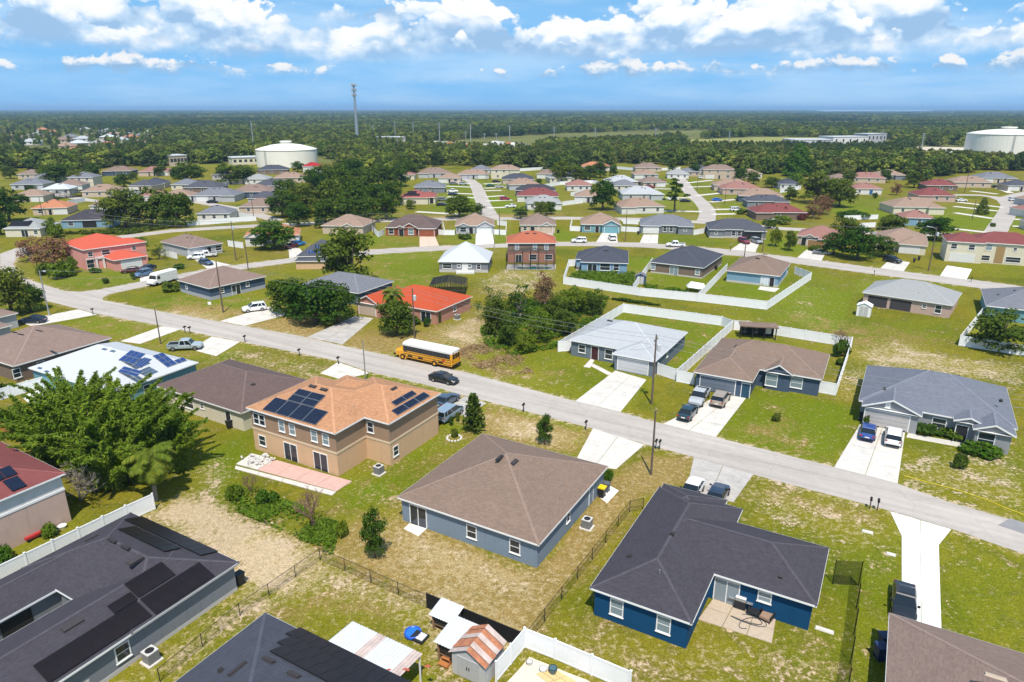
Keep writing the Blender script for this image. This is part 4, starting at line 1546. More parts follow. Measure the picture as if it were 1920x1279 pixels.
h.item('r', 'window', (198, 473), 1.8, 1.2, zc=4.0, frame=WBAND).item('r', 'door', (201, 501), 1.5, 2.3, frame=WBAND).item('r', 'window', (250, 462), 0.9, 1.0, zc=4.1, ri=1, frame=WBAND)
h.item('r', 'garage', (247, 497), 4.8, 2.2, ri=2)
q = MB()
for y_, w_, z0, z1 in ((2.75, .4, 0, 2.9), (4.45, .4, 0, 2.9), (3.6, 2.1, 2.6, 3.1), (1.4, 1.9, 2.75, 2.95)):
    q.box(h.W - OV, y_ - w_ / 2, z0, h.W - OV + .22, y_ + w_ / 2, z1)
q.build("entry_surround", WBAND, h.root)
HV = h
h = House("house", "grey house with brown hip roof and two white cars in its drive", (300, 453), (345, 467), (425, 457), ang=-38, roof=R_TAUPE, wall=W_LGREY, slope=0.42)
h.item('r', 'window', (409, 466), 1.8, 1.3, zc=1.5).item('r', 'door', (392, 470), 1.2, 2.1).item('r', 'garage', (368, 476), 4.6, 2.1).vent('b', (348, 438), 0.8, 0.4).vent('b', (357, 440), 0.8, 0.4)
a = G(669, 551, 2.75)
h = house_at("house", "blue-grey roofed house half hidden behind the spreading oak", a - Uv * 16.5, 16.5, 12.0, -28.0, roof=R_GREY, wall=W_DBLUE, slope=0.38)
h = House("house", "salmon house with bright orange-red roof and a screened pool cage behind", (674, 561), (817.7, 585), (878, 555), roof=R_ORANGE, wall=W_SALMON, slope=0.42, caps=False,
          rects=[(2.2, 0.3, 18.6, 13.0, 'hip'), (0, -1.6, 6.2, 8.0, 'gy', 2.75, 0.5)])
h.item('f', 'slider', (798, 591), 2.2, 2.1).item('f', 'window', (765, 582), 1.2, 1.3, zc=1.5).item('f', 'garage', (688, 577), 4.2, 2.1, ri=1, mat=W_BEIGE).item('r', 'window', (852, 578), 0.8, 0.9, zc=1.6)
h.vent('b', (811, 541), 0.9, 0.4).pipe('r', (838, 561))
# --- middle row, gardens
h = House("house", "small grey house with sharp white pyramid roof and white deck", (820, 490.6), (916.7, 490.6), D=12.9, ang=-3, roof=R_WHITE, wall=W_GREY, slope=0.62, base=(0.7, PL_LIGHT), caps=False)
h.item('f', 'window', (838, 498), 2.2, 1.2, zc=1.6).item('f', 'window', (860, 498), 0.8, 0.6, zc=1.6).item('f', 'door', (871, 497), 1.2, 2.1, mat=W_WHITE).item('f', 'window', (880, 498), 0.8, 0.6, zc=1.6).item('f', 'window', (897, 499), 0.9, 1.2, zc=1.5)
HW = h
h = House("house", "two storey brown house with terracotta roof and a tall screened pool", (949, 456), (1043.7, 456), D=10.5, ez=5.4, roof=R_TERRA, wall=W_SALMON, slope=0.45, upper=(3.0, W_BROWN, W_SALMON))
for px in (969, 1002.5, 1024):
    h.item('f', 'window', (px, 463), 0.9, 1.3, zc=4.3, pane=GLASS_LT)
h.item('f', 'slider', (972, 486), 1.6, 2.1).item('f', 'window', (999, 485), 1.9, 1.4, zc=1.6).item('f', 'window', (1028, 486), 1.9, 1.3, zc=1.6).vent('f', (988, 438), 1.0, 0.3).vent('f', (1002, 438), 1.0, 0.3)
HP = h
h = House("house", "blue house with blue-black hip roof and long grass in its fenced yard", (1087, 491), (1177, 494), D=15.5, ang=-9, roof=R_NAVY, wall=W_SKY, slope=0.42,
          rects=[(0, 0, 12.0, 15.5, 'hip'), (-1.4, 3.2, 8.0, 13.0, 'hip')])
h.item('f', 'slider', (1110, 500), 2.2, 2.1).item('f', 'window', (1134, 500), 2.4, 1.6, zc=1.6).item('f', 'window', (1155, 500), 1.3, 1.5, zc=1.6).vent('f', (1136, 470), 1.3, 0.35)
h = House("house", "brown house with blue-black hip roof and teal sliding door", (1217, 491), (1319, 502.6), (1347, 476), roof=R_NAVY, wall=W_BROWN, slope=0.42, base=(0.35, PL_LIGHT))
h.item('f', 'slider', (1263, 508), 2.0, 2.1, pane=GLASS_LT).item('f', 'window', (1224, 503), 1.0, 1.2, zc=1.5, pane=GLASS_LT).item('f', 'window', (1307, 513), 1.0, 1.2, zc=1.5, pane=GLASS_LT)
h = House("house", "pale blue house with brown hip roof inside the white fenced corner yard", (1360, 507), (1462.5, 518), (1490, 494), roof=R_BROWN, wall=W_SKY, slope=0.42, base=(0.5, PL_LIGHT))
h.item('f', 'door', (1447, 526), 1.0, 2.1).item('f', 'slider', (1433, 525), 1.6, 2.0, pane=plain("white_blind", (0.6, 0.65, 0.7, 1), 0.4)).item('r', 'window', (1474, 515), 0.6, 0.9, zc=1.5).vent('f', (1420, 485), 1.0, 0.35).vent('b', (1434, 477), 0.9, 0.3)
h = House("house", "pinkish beige house with pale grey hip roof and a deep open lanai", (1616, 548), (1787, 573), (1803, 549), roof=R_PALE, wall=W_ROSE, slope=0.42)
h.item('f', 'recess_panel', (1645, 563), 3.6, 2.1, zc=1.15, mat=plain("lanai_shade", (0.06, 0.055, 0.06, 1), 0.9)).item('f', 'recess_panel', (1688, 571), 3.8, 2.1, zc=1.15, mat=MATS["lanai_shade"])
h.item('f', 'window', (1733, 572), 0.6, 0.7, zc=1.7).item('f', 'window', (1759, 578), 1.0, 1.5, zc=1.5).pipe('f', (1722, 550))
HL = h
h = House("house", "slate-roofed house at the right edge behind the large round shrub", (1848, 573), (1950, 592), D=15, ang=-30, W=17, roof=R_GREY, wall=W_TEAL, slope=0.42)
h.vent('l', (1871, 553), 0.4, 0.3).vent('l', (1902, 545), 0.5, 0.3)
# --- north side of the main road, right
h = House("house", "grey house with pale grey roof, two-car garage and white fenced back yard", (1147, 663), (1228, 678), (1288, 622), roof=R_LIGHT, wall=W_("stucco_cool_grey", "#7c8894", 0.74), slope=0.36, caps=True,
          rects=[(-8.8, 2.6, 7.0, 16.7, 'hip'), (0, 0, 7.02, 10.5, 'hip')])
h.item('f', 'garage', (1186, 686), 4.9, 2.15, ri=1, mat=plain("garage_grey", (0.52, 0.53, 0.56, 1), 0.5)).item('f', 'window', (1091, 652), 1.1, 1.2, zc=1.5).item('f', 'window', (1141, 661), 1.2, 1.5, zc=1.4).item('f', 'door', (1115, 660), 1.2, 2.2, mat=plain("dark_red_door", (0.06, 0.02, 0.025, 1), 0.5))
h.vent('b', (1209, 612), 0.9, 0.4, ri=0).vent('b', (1229, 612), 0.9, 0.4, ri=0).vent('f', (1143, 602), 0.9, 0.2)
h.item('r', 'window', (1250, 668), 0.7, 0.7, zc=1.7)
h = House("house", "dark slate-blue house with brown roof, gabled entry and pickup in the drive", (1300, 697), (1413, 715), (1360, 630), ang=-28.5, W=8.4, roof=R_BROWN, wall=W_DBLUE, slope=0.40,
          rects=[(0.2, 5.6, 16.8, 17.6, 'hip'), (0, 0, 8.3, 12.0, 'hip'), (9.0, 5.0, 13.0, 11.0, 'gy', 2.9, 0.62)])
h.item('f', 'garage', (1345, 717), 4.9, 2.15, ri=1, mat=plain("garage_slate", (0.16, 0.19, 0.24, 1), 0.5)).item('f', 'window', (1447, 704), 1.5, 1.7, ri=2, zc=1.5, pane=GLASS_LT).item('f', 'window', (1494, 709), 1.5, 1.4, zc=1.5, pane=GLASS_LT)
h.item('f', 'door', (1398, 727), 1.1, 2.1, ri=1, mat=plain("teal_door", (0.02, 0.07, 0.12, 1), 0.4)).vent('l', (1378, 650), 1.6, 0.08, 0.1)
h = House("house", "grey house with large slate roof and gabled garage, blue and white cars in front", (1608, 757), (1723, 778), (1647, 688), ang=-30.0, roof=R_SLATE, wall=W_("stucco_soft_grey", "#a7a9ad", 0.74), slope=0.42,
          rects=[(0, 1.3, 17.2, 16.2, 'hip'), (0.5, -0.2, 7.3, 8.0, 'gy', 2.75, 0.42), (12.6, -1.0, 16.9, 6.0, 'gy', 2.7, 0.45), (10.6, 0.2, 14.0, 6.0, 'gy', 2.9, 0.40)])
h.item('f', 'garage', (1662, 783), 5.0, 2.15, ri=1, mat=plain("garage_warm", (0.47, 0.45, 0.44, 1), 0.5)).item('f', 'window', (1760, 793), 1.4, 1.2, zc=1.5).item('f', 'window', (1848, 825), 1.6, 1.7, ri=2, zc=1.45).item('f', 'door', (1802, 809), 1.2, 2.1, ri=3)
h.item('f', 'window', (1665, 757), 0.4, 0.7, ri=1, zc=3.3, pane=WHITE)
for px in ((1683, 703), (1723, 697), (1796, 706)):
    h.vent('b', px, 0.4, 0.4, 0.2)
for px in ((1658, 730), (1876, 752)):
    h.vent('f', px, 0.3, 0.3, 0.25)
# --- bottom right brown roof
a = G(1670, 1150, 2.75)
h = house_at("house", "brown hip roof of a house cut off by the lower right corner", a - Vv * 16.0, 16.0, 16.0, -29.3, roof=R_TAUPE, wall=W_BEIGE, slope=0.42)
h.vent('b', (1866, 1271), 1.1, 0.35, mat=W_BEIGE)

# ------------------------------------------------------------------ houses beyond the back street
def auto_front(h, seed, garage=True, two=False, side='f', gm=None, pane=None):
    r = random.Random(seed)
    gl = r.random() < 0.5
    if garage:
        h.item(side, 'garage', None, 4.6, 2.1, s=(0.22 if gl else 0.78), zc=1.1, mat=gm)
        h.item(side, 'door', None, 1.1, 2.1, s=0.5, zc=1.1)
        h.item(side, 'window', None, 1.7, 1.3, s=(0.76 if gl else 0.24), zc=1.5, pane=pane)
    else:
        for q in (0.2, 0.5, 0.8):
            h.item(side, 'window', None, 1.1, 1.2, s=q + r.uniform(-0.05, 0.05), zc=1.5, pane=pane)
    if two:
        for q in (0.2, 0.45, 0.75):
            h.item(side, 'window', None, 1.0, 1.2, s=q, zc=4.2, pane=pane)


# the row facing the back street
h = House("house", "brick-fronted house with brown roof, arched window and terracotta garage door", (720, 427), (818, 427.6), D=14, ang=-2, roof=R_UMBER, wall=W_BRICK, slope=0.48,
          rects=[(0, 0.6, 16.9, 14.5, 'hip'), (10.6, -0.6, 16.9, 8.0, 'hip', 2.7, 0.42), (5.6, 0.0, 10.6, 8.0, 'gy', 2.9, 0.55), (3.6, -0.2, 6.6, 6.0, 'gy', 2.85, 0.45)])
h.item('f', 'window', (733, 433), 1.5, 1.8, zc=1.5).item('f', 'door', (752, 435), 1.5, 2.2, ri=3).item('f', 'window', (770, 432), 1.7, 1.8, ri=2, zc=1.5, pane=GLASS_LT).item('f', 'garage', (799, 433), 4.9, 2.1, ri=1, mat=W_BRICK)
h = House("house", "pale blue house with tan roof and white arched garage gable", (852, 424), (926, 422), D=13, ang=2, roof=R_TAN, wall=W_LGREY, slope=0.5,
          rects=[(0, 0.6, 13.0, 13.5, 'hip'), (6.8, -0.4, 13.1, 8.0, 'gy', 2.75, 0.5), (0.8, 0.1, 5.0, 6.0, 'gy', 2.8, 0.45)])
h.item('f', 'window', (868, 428), 1.9, 1.4, ri=2, zc=1.5).item('f', 'door', (883, 430), 1.2, 2.1).item('f', 'garage', (907, 430), 4.6, 2.2, ri=1)
h = House("house", "small tan house with taupe roof and a tiny gable, behind the terracotta roof", (974, 422), (1043, 422), D=12, ang=0, roof=R_TAUPE, wall=W_BEIGE, slope=0.5,
          rects=[(0, 0, 12.1, 12.0, 'hip'), (7.0, -0.2, 10.6, 5.0, 'gy', 2.78, 0.5)])
h.item('f', 'window', (984, 427), 1.0, 1.2, zc=1.5).item('f', 'door', (998, 429), 1.4, 2.1).item('f', 'garage', (1022, 430), 4.6, 2.1, mat=W_BEIGE)
h = House("house", "turquoise house with tan roof and gabled turquoise garage", (1089, 421), (1164, 422), D=13, ang=-4, roof=R_TAN, wall=W_TEAL, slope=0.48,
          rects=[(0, 0.5, 13.1, 13.2, 'hip'), (6.6, -0.5, 13.2, 8.0, 'gy', 2.75, 0.48)])
h.item('f', 'window', (1101, 427), 1.9, 1.3, zc=1.5).item('f', 'door', (1119, 429), 1.2, 2.1).item('f', 'garage', (1146, 430), 4.6, 2.1, ri=1, mat=plain("garage_turquoise", (0.16, 0.36, 0.42, 1), 0.5))
h = House("house", "long grey house with grey hip roof and wide white garage door, left of the pair", (1200, 422), (1303, 426), D=13, ang=-9, roof=R_GREY, wall=W_GREY, slope=0.42,
          rects=[(0, 1.0, 17.3, 13.5, 'hip'), (0, -0.6, 6.8, 9.0, 'hip', 2.72), (12.0, -0.4, 17.4, 8.0, 'hip', 2.7)])
h.item('f', 'garage', (1220, 432), 4.8, 2.1, ri=1).item('f', 'window', (1246, 431), 1.0, 1.7, zc=1.5).item('f', 'window', (1258, 431), 1.0, 1.7, zc=1.5).item('f', 'window', (1284, 434), 0.9, 0.7, ri=2, zc=1.6)
h = House("house", "long grey house with dark grey roof and an open garage holding a red car", (1329, 430), (1439, 434), D=13, ang=-10, roof=R_DGREY, wall=W_GREY, slope=0.42, base=(0.5, PL_LIGHT),
          rects=[(0, 1.0, 17.6, 13.5, 'hip'), (10.6, -0.8, 17.7, 9.0, 'hip', 2.72), (0, 0.2, 5.0, 8.0, 'hip', 2.7)])
h.item('f', 'recess_panel', (1411, 441), 5.2, 2.1, ri=1, zc=1.1, mat=DARK).item('f', 'window', (1375, 436), 1.1, 1.5, zc=1.5).item('f', 'window', (1386, 437), 1.1, 1.5, zc=1.5).item('f', 'window', (1342, 438), 0.8, 0.7, ri=2, zc=1.6)
h = House("house", "mauve-roofed beige house with brown garage door beside leafy oaks", (1492, 443), (1556, 453), D=12, ang=-28, W=12.5, roof=R_ROSE, wall=W_BEIGE, slope=0.45,
          rects=[(0, 1.5, 12.5, 13.0, 'hip'), (6.2, -1.5, 12.4, 8.0, 'hip', 2.7), (2.0, 0.4, 5.4, 6.0, 'gy', 2.8, 0.5)])
h.item('f', 'garage', (1528, 463), 4.4, 2.1, ri=1, mat=plain("garage_brown", (0.30, 0.17, 0.08, 1), 0.5)).item('f', 'door', (1506, 456), 1.3, 2.2, ri=2)
h = House("house", "taupe-roofed cream house with white garage, dark SUV on its drive", (1640, 452), (1725, 472), D=17, ang=-28, W=13.5, roof=R_TAN, wall=W_CREAM, slope=0.42,
          rects=[(0, 2.0, 13.5, 18.0, 'hip'), (6.0, -1.5, 13.3, 9.0, 'hip', 2.72)])
h.item('f', 'garage', (1702, 480), 4.8, 2.1, ri=1).item('f', 'window', None, 1.4, 1.2, s=0.2, zc=1.5)
h = House("house", "two storey cream house with long rust-red roof and tall arched entry", (1775, 452), (1920, 466), D=11, ang=-24, W=22, ez=5.5, roof=R_MAROON, wall=W_CREAM, slope=0.42,
          rects=[(0, 0, 9.0, 10, 'hip'), (6.0, 1.6, 22.0, 12.5, 'hip')])
for px in ((1788, 464), (1821, 467)):
    h.item('f', 'window', px, 1.3, 1.3, zc=4.2)
h.item('f', 'garage', (1801, 492), 5.4, 2.2).item('f', 'window', (1853, 468), 1.4, 1.5, ri=1, zc=4.3, pane=GLASS_LT).item('f', 'window', (1845, 490), 2.0, 1.3, ri=1, zc=1.4).item('f', 'recess_panel', (1873, 480), 2.0, 4.4, ri=1, zc=2.4, mat=plain("tall_entry", (0.34, 0.22, 0.10, 1), 0.8))
h.item('f', 'window', (1903, 468), 0.7, 0.8, ri=1, zc=4.2).item('f', 'window', (1897, 495), 3.2, 1.3, ri=1, zc=1.4)
h = House("house", "tan-roofed house mostly hidden behind the big dark oak", (601, 423), (686, 432), D=13, ang=-8, W=14.5, roof=R_TAN, wall=W_BEIGE, slope=0.45, rects=[(0, 0, 14.5, 13, 'hip'), (7.0, -0.8, 11.5, 6, 'gy', 2.8, 0.45)])
h = House("house", "white gabled house with orange roof behind a round leafy tree", (456, 446), (568, 440), D=12, ang=15, W=16, roof=R_ORTAN, wall=W_WHITE, slope=0.5,
          rects=[(0.5, 1.0, 16.0, 13, 'hip'), (0, 0, 5.6, 10, 'gy', 2.9, 0.55)])
h.item('f', 'window', (475, 453), 2.0, 1.4, ri=1, zc=1.5).item('f', 'window', (514, 452), 1.4, 1.2, zc=1.5)
h = House("house", "peach house with dark grey roof and a row of solar panels beside the big oak", (554, 481), (640, 480), D=11, ang=2, W=13, roof=R_DGREY, wall=W_PEACH, slope=0.62, rects=[(0, 0, 11.5, 11, 'hip'), (0.3, -3.2, 11.0, 4, 'hip', 2.2, 0.05)])
h.solar('f', [(576, 475), (606, 469)], 5, 1, SOLARB).solar('f', [(588, 467), (606, 460)], 3, 1, SOLARB).item('f', 'window', None, 0.9, 0.9, s=0.45, zc=1.5)

# the blocks further off: front left and front right eave corners, depth, storeys, roof, wall, label
FAR = [
    ((110, 414), (210, 411), 13, 1, R_CHAR, W_SKY, "light blue house with charcoal roof between the red villa and the oaks", "open"),
    ((4, 429), (82, 426), 12, 1, R_PALE, W_CREAM, "cream house with grey roof and black solar panels near the left edge", "solar"),
    ((57, 391), (128, 388), 12, 1, R_ORTAN, W_BEIGE, "orange-roofed bungalow with white garage left of the blue house", "garage"),
    ((165, 386), (215, 384), 11, 1, R_TAUPE, W_WHITE, "small brown-roofed white house squeezed behind the blue house", ""),
    ((150, 359), (222, 354), 12, 1, R_TAN, W_BEIGE, "tan-roofed house with a screened pool cage on its side", ""),
    ((76, 355), (132, 351), 10, 1, R_WHITE, W_WHITE, "low white-roofed house in front of the cream two-storey house", ""),
    ((124, 333), (172, 330), 11, 2, R_GREY, W_CREAM, "cream two-storey house with grey roof among the left-hand houses", ""),
    ((17, 346), (82, 341), 12, 1, R_GREY, W_LGREY, "grey-roofed house with arched dark lanai near the left edge", "open"),
    ((30, 327), (72, 324), 11, 1, R_TAUPE, W_BEIGE, "brown-roofed house behind the grey house near the left edge", ""),
    ((190, 321), (247, 318), 12, 1, R_BROWN, W_DBLUE, "brown-roofed slate house at the edge of the woods, left", "garage"),
    ((258, 322), (318, 319), 12, 1, R_ROSE, W_BEIGE, "pinkish-roofed house with garage at the edge of the woods, left", "garage"),
    ((262, 344), (309, 343), 11, 1, R_NAVY, W_BEIGE, "house with dark panelled roof facing the left-hand side street", ""),
    ((340, 352), (412, 347), 13, 1, R_DGREY, W_BROWN, "brown house with dark roof and a white patio awning", ""),
    ((359, 367), (449, 366), 13, 1, R_GREY, W_LGREY, "long grey house with grey roof and a black car before its garage", "garage"),
    ((366, 401), (433, 397), 11, 1, R_GREY, W_WHITE, "white house with grey roof behind the long white fence", "win"),
    ((430, 360), (500, 354), 13, 1, R_TAUPE, W_DBLUE, "brown-roofed slate house next to the wood's edge", ""),
    ((470, 349), (545, 345), 12, 1, R_DGREY, W_LGREY, "dark-roofed house between brown roofs by the wood", ""),
    ((512, 334), (570, 331), 12, 1, R_TAN, W_BEIGE, "tan-roofed house below the red-roofed white house", ""),
    ((480, 319), (548, 316), 12, 1, R_NAVY, W_BROWN, "dark-roofed brick house in front of the left water tank", ""),
    ((395, 328), (408, 327), 10, 1, R_DGREY, W_LGREY, "dark-roofed house glimpsed between two round oaks", ""),
    ((775, 351), (830, 348), 12, 1, R_GREY, W_GREY, "grey-roofed house with rooftop panels behind the red-gabled white house", ""),
    ((783, 325), (850, 321), 13, 1, R_TAUPE, W_LGREY, "brown-roofed house on the bend of the centre side street, left", "garage"),
    ((857, 327), (916, 328), 11, 1, R_TAN, W_LGREY, "wide pale house at the head of the centre side street", "garage"),
    ((919, 318), (966, 320), 11, 2, R_TAN, W_CREAM, "tall cream house with tan roof at the head of the centre side street", ""),
    ((941, 336), (1002, 336), 12, 1, R_NAVY, W_BEIGE, "blue-black roofed house on the right of the centre side street", ""),
    ((953, 346), (1008, 344), 12, 1, R_TAN, W_LGREY, "tan-roofed house just beyond the dark blue roof", ""),
    ((965, 357), (1040, 355), 11, 1, R_CHAR, W_DBLUE, "dark blue house with charcoal roof behind the red roof", ""),
    ((968, 367), (1046, 366), 13, 1, R_MAROON, W_WHITE, "white house with bright brick-red roof at the centre side street", ""),
    ((987, 381), (1053, 380), 12, 1, R_PALE, W_WHITE, "white house with pale roof and dark trees at its front corner", "win"),
    ((1090, 312), (1143, 311), 12, 1, R_ORTAN, W_WHITE, "white house with orange pyramid roof against the woods", ""),
    ((1140, 341), (1192, 339), 13, 1, R_LIGHT, W_BEIGE, "house with pale roof and a dark skylight, right of the dark trees", ""),
    ((1190, 314), (1240, 314), 12, 1, R_TAUPE, W_BEIGE, "tan-roofed house at the back of the second side street", ""),
    ((1188, 327), (1232, 326), 11, 1, R_TAN, W_LGREY, "grey-fronted house with tan roof on the second side street", "garage"),
    ((1166, 364), (1240, 362), 13, 1, R_LIGHT, W_LGREY, "house with broad white-grey roof left of the tall pine", ""),
    ((1163, 388), (1247, 387), 13, 1, R_TAN, W_WHITE, "white house with low brown roof facing the cross street, left of the tall pine", "win"),
    ((1275, 322), (1312, 322), 11, 1, R_GREY, W_BEIGE, "grey-roofed house behind the second side street's bend", ""),
    ((1318, 318), (1365, 316), 12, 2, R_TAUPE, W_BEIGE, "tan two-storey house at the end of the second side street", "garage"),
    ((1338, 347), (1382, 342), 12, 1, R_TAN, W_BEIGE, "tan-roofed house next to the tan two-storey house", ""),
    ((1354, 354), (1430, 350), 13, 1, R_ROSE, W_ROSE, "pink-roofed house with rose walls on the second side street", "garage"),
    ((1384, 367), (1474, 367), 13, 1, R_TAN, W_DBLUE, "tan-roofed blue house behind the brick-red roof on the right", ""),
    ((1400, 377), (1478, 377), 10, 1, R_DGREY, W_GREY, "narrow dark grey roof between the tan and the brick-red roofs", ""),
    ((1415, 398), (1510, 397), 12, 1, R_MAROON, W_BROWN, "brown house with brick-red roof and round maroon shrubs", ""),
    ((1462, 345), (1498, 344), 12, 1, R_NAVY, W_WHITE, "white house with blue-black roof among the trees, right of centre", ""),
    ((1425, 314), (1475, 314), 12, 1, R_NAVY, W_CREAM, "cream house with blue-black roof beside the tall bright green tree", ""),
    ((1593, 333), (1652, 331), 12, 1, R_ROSE, W_BEIGE, "pink-roofed beige house beside the big oak, right", ""),
    ((1648, 328), (1690, 327), 12, 1, R_TAN, W_GREY, "tan-roofed grey house against the woods, right", ""),
    ((1602, 354), (1655, 354), 11, 1, R_ROSE, W_WHITE, "small white house with blue door facing an open lawn", "door"),
    ((1735, 347), (1800, 349), 12, 1, R_MAROON, W_BROWN, "brown house with rust-red roof at the right edge of the woods", ""),
    ((1785, 341), (1846, 338), 12, 1, R_TAN, W_BEIGE, "tan-roofed house between the rust-red roof and the grey roof", ""),
    ((1840, 334), (1920, 337), 13, 1, R_GREY, W_BEIGE, "beige house with grey roof on the far right street", "garage"),
    ((1720, 366), (1797, 372), 13, 1, R_MAROON, W_ROSE, "rose house with rust-red roof beyond the big tan roof", ""),
    ((1675, 388), (1785, 391), 14, 1, R_TAN, W_CREAM, "cream house with large tan hip roof beside an open lawn, right", "win"),
    ((1692, 408), (1735, 408), 10, 1, R_ROSE, W_SKY, "low rose roof and turquoise wall between two oaks, right", ""),
    ((1530, 300), (1560, 300), 10, 1, R_ORTAN, W_BEIGE, "peach-roofed house deep among the trees, right", ""),
    ((1618, 303), (1645, 303), 10, 1, R_ORTAN, W_BEIGE, "orange-roofed house deep among the trees below the pumping station", ""),
    ((566, 312), (601, 311), 10, 1, SH("metal_red_roof", "#c43a42", 0.6, 0.04), W_WHITE, "tall white house with bright red metal roof by the left water tank", ""),
    ((445, 388), (566, 391), 12, 1, R_TAUPE, W_BEIGE, "large brown-roofed house behind the orange-roofed white house", "win"),
]
for i, (A, B, D, st, rm, wm, lab, ft) in enumerate(FAR):
    an = {0: 8, 1: 8}.get(i, None)
    w = (G(*B, 2.75) - G(*A, 2.75))
    base_ang = 8 if A[0] < 700 else (2 if A[0] < 1250 else -8)
    ww = max(11.0, min(19.0, w.length))
    ez = 5.3 if st == 2 else 2.75
    if "red metal" in lab:
        ez = 4.2
    r = random.Random(i * 31)
    rect = [(0, 0, ww, D, 'hip')]
    if ww > 14 and r.random() < 0.7:
        o_ = r.choice((0.0, ww - 6.4))
        rect.append((o_, -1.2, o_ + 6.4, D * 0.6, 'hip', ez - 0.02))
    h = House("house", lab, A, B, D=D, ang=base_ang + r.uniform(-6, 6), W=ww, ez=ez, roof=rm, wall=wm, slope=0.44, rects=rect, caps=False, upper=((2.8, wm, wm) if st == 2 else None))
    h.roof_bits(i)
    if ft == "garage":
        auto_front(h, i, True, st == 2)
    elif ft == "open":
        h.item('f', 'recess_panel', None, 4.4, 2.1, s=0.55, zc=1.2, mat=DARK)
        h.item('f', 'window', None, 1.6, 1.2, s=0.2, zc=1.5)
    elif ft == "solar":
        h.solar('f', [(14, 424), (62, 414)], 6, 2, SOLARK, BLACKFRAME)
        h.item('f', 'slider', None, 2.0, 2.1, s=0.55, zc=1.1)
        h.item('f', 'window', None, 1.1, 1.1, s=0.85, zc=1.5)
    elif ft == "door":
        h.item('f', 'door', None, 1.6, 2.1, s=0.6, zc=1.1, mat=plain("blue_door", (0.03, 0.12, 0.3, 1), 0.5))
        h.item('f', 'window', None, 1.0, 1.2, s=0.2, zc=1.5)
    else:
        auto_front(h, i, False, st == 2)
# white house with red gable and panels at the head of the cross street
h = House("house", "white house with red roof and a black stepped solar array on its gable end", (748, 371), (818, 372), D=15, ang=2, W=15.5, roof=SH("shingle_dull_red", "#b56a62", 0.6, 0.1), wall=W_CREAM, slope=0.42, ez=2.9,
          rects=[(0, 0, 12.5, 14, 'hip'), (8.0, 1.5, 15.5, 14, 'hip')])
h.solar('f', [(757, 367), (787, 363)], 6, 1, SOLARK, BLACKFRAME).solar('f', [(763, 363), (781, 358)], 4, 1, SOLARK, BLACKFRAME).item('f', 'window', None, 0.7, 0.9, s=0.55, zc=1.2).item('f', 'recess_panel', None, 1.5, 2.3, s=0.75, zc=1.3, ri=1)

# the blocks in between: the same bungalows, packed
INF = [(205, 372), (238, 352), (250, 372), (318, 350), (300, 372), (462, 376), (410, 340), (455, 340), (20, 372), (100, 352), (60, 336), (1062, 352), (1075, 372), (1060, 332), (1030, 338), (1205, 346), (1250, 330), (1390, 330), (1300, 322), (1525, 345), (1560, 340),
       (1700, 322), (1890, 352), (1930, 400), (1940, 425), (1935, 380), (820, 338), (1150, 352), (880, 322), (1005, 330), (1345, 330), (735, 332)]
for i, (x, y) in enumerate(sorted(INF)):
    rm = [R_TAN, R_GREY, R_TAUPE, R_PALE, R_DGREY, R_ROSE][i % 6]
    wm = [W_BEIGE, W_WHITE, W_LGREY, W_CREAM][i % 4]
    h = House("house", ORD[i % 29] + (" house from the left" if i < 29 else " house from the right") + " of those packed between the far side streets", (x, y - 4), (x + 40, y - 4), D=11, ang=random.Random(i).uniform(-12, 12), W=13, roof=rm, wall=wm, slope=0.44, caps=False, group="houses packed between the far side streets")
    auto_front(h, i, i % 2 == 0)

# subdivision on the left horizon
rr = random.Random(5)
FARPX = [(8, 262), (38, 272), (52, 258), (68, 247), (100, 268), (118, 262), (128, 274), (100, 281), (140, 266), (165, 275), (182, 279), (160, 258), (172, 252), (185, 262), (198, 256), (205, 268), (218, 254), (228, 262),
         (240, 274), (255, 258), (268, 252), (272, 264), (225, 250), (190, 248), (120, 290), (110, 242), (38, 241), (335, 258), (395, 251), (465, 252), (150, 246), (84, 252), (570, 244)]
fr_mats = [R_TAN, R_LIGHT, R_PALE, R_ORTAN, R_TAUPE, R_GREY, R_WHITE]
fproto = {}
for i, (x, y) in enumerate(FARPX):
    rm = fr_mats[i % len(fr_mats)]
    p = G(x, y, 0)
    key = rm.name
    if key not in fproto:
        R = MB()
        w, d, e, t = 17.0, 13.0, 3.0, 6.0
        E_ = [(0, 0, e), (w, 0, e), (w, d, e), (0, d, e)]
        ra, rb = (d / 2, d / 2, t), (w - d / 2, d / 2, t)
        R.poly([E_[0], E_[1], rb, ra]); R.poly([E_[1], E_[2], rb]); R.poly([E_[2], E_[3], ra, rb]); R.poly([E_[3], E_[0], ra]); R.poly(E_[::-1])
        Wl = MB()
        Wl.box(0.5, 0.5, -0.3, w - 0.5, d - 0.5, e - 0.02)
        Wi = MB()
        Wi.box(0, 0.44, 1.0, 1.4, 0.5, 2.3)
        fproto[key] = (R.mesh("roof", rm), Wl.mesh("wall", W_WHITE if i % 2 else W_BEIGE), Wi.mesh("window", GLASS))
    root = empty("house", p, math.radians(rr.uniform(-40, 40)), (1.15,) * 3)
    tag(root, "small light-roofed house in the distant subdivision near the left horizon", "house", "far houses near the left horizon")
    link("roof", fproto[key][0], root)
    link("wall", fproto[key][1], root)
    for q in (3.0, 8.0, 13.0):
        link("window", fproto[key][2], root, (q, 0, 0))

# ------------------------------------------------------------------ fences
POST_ME = {}


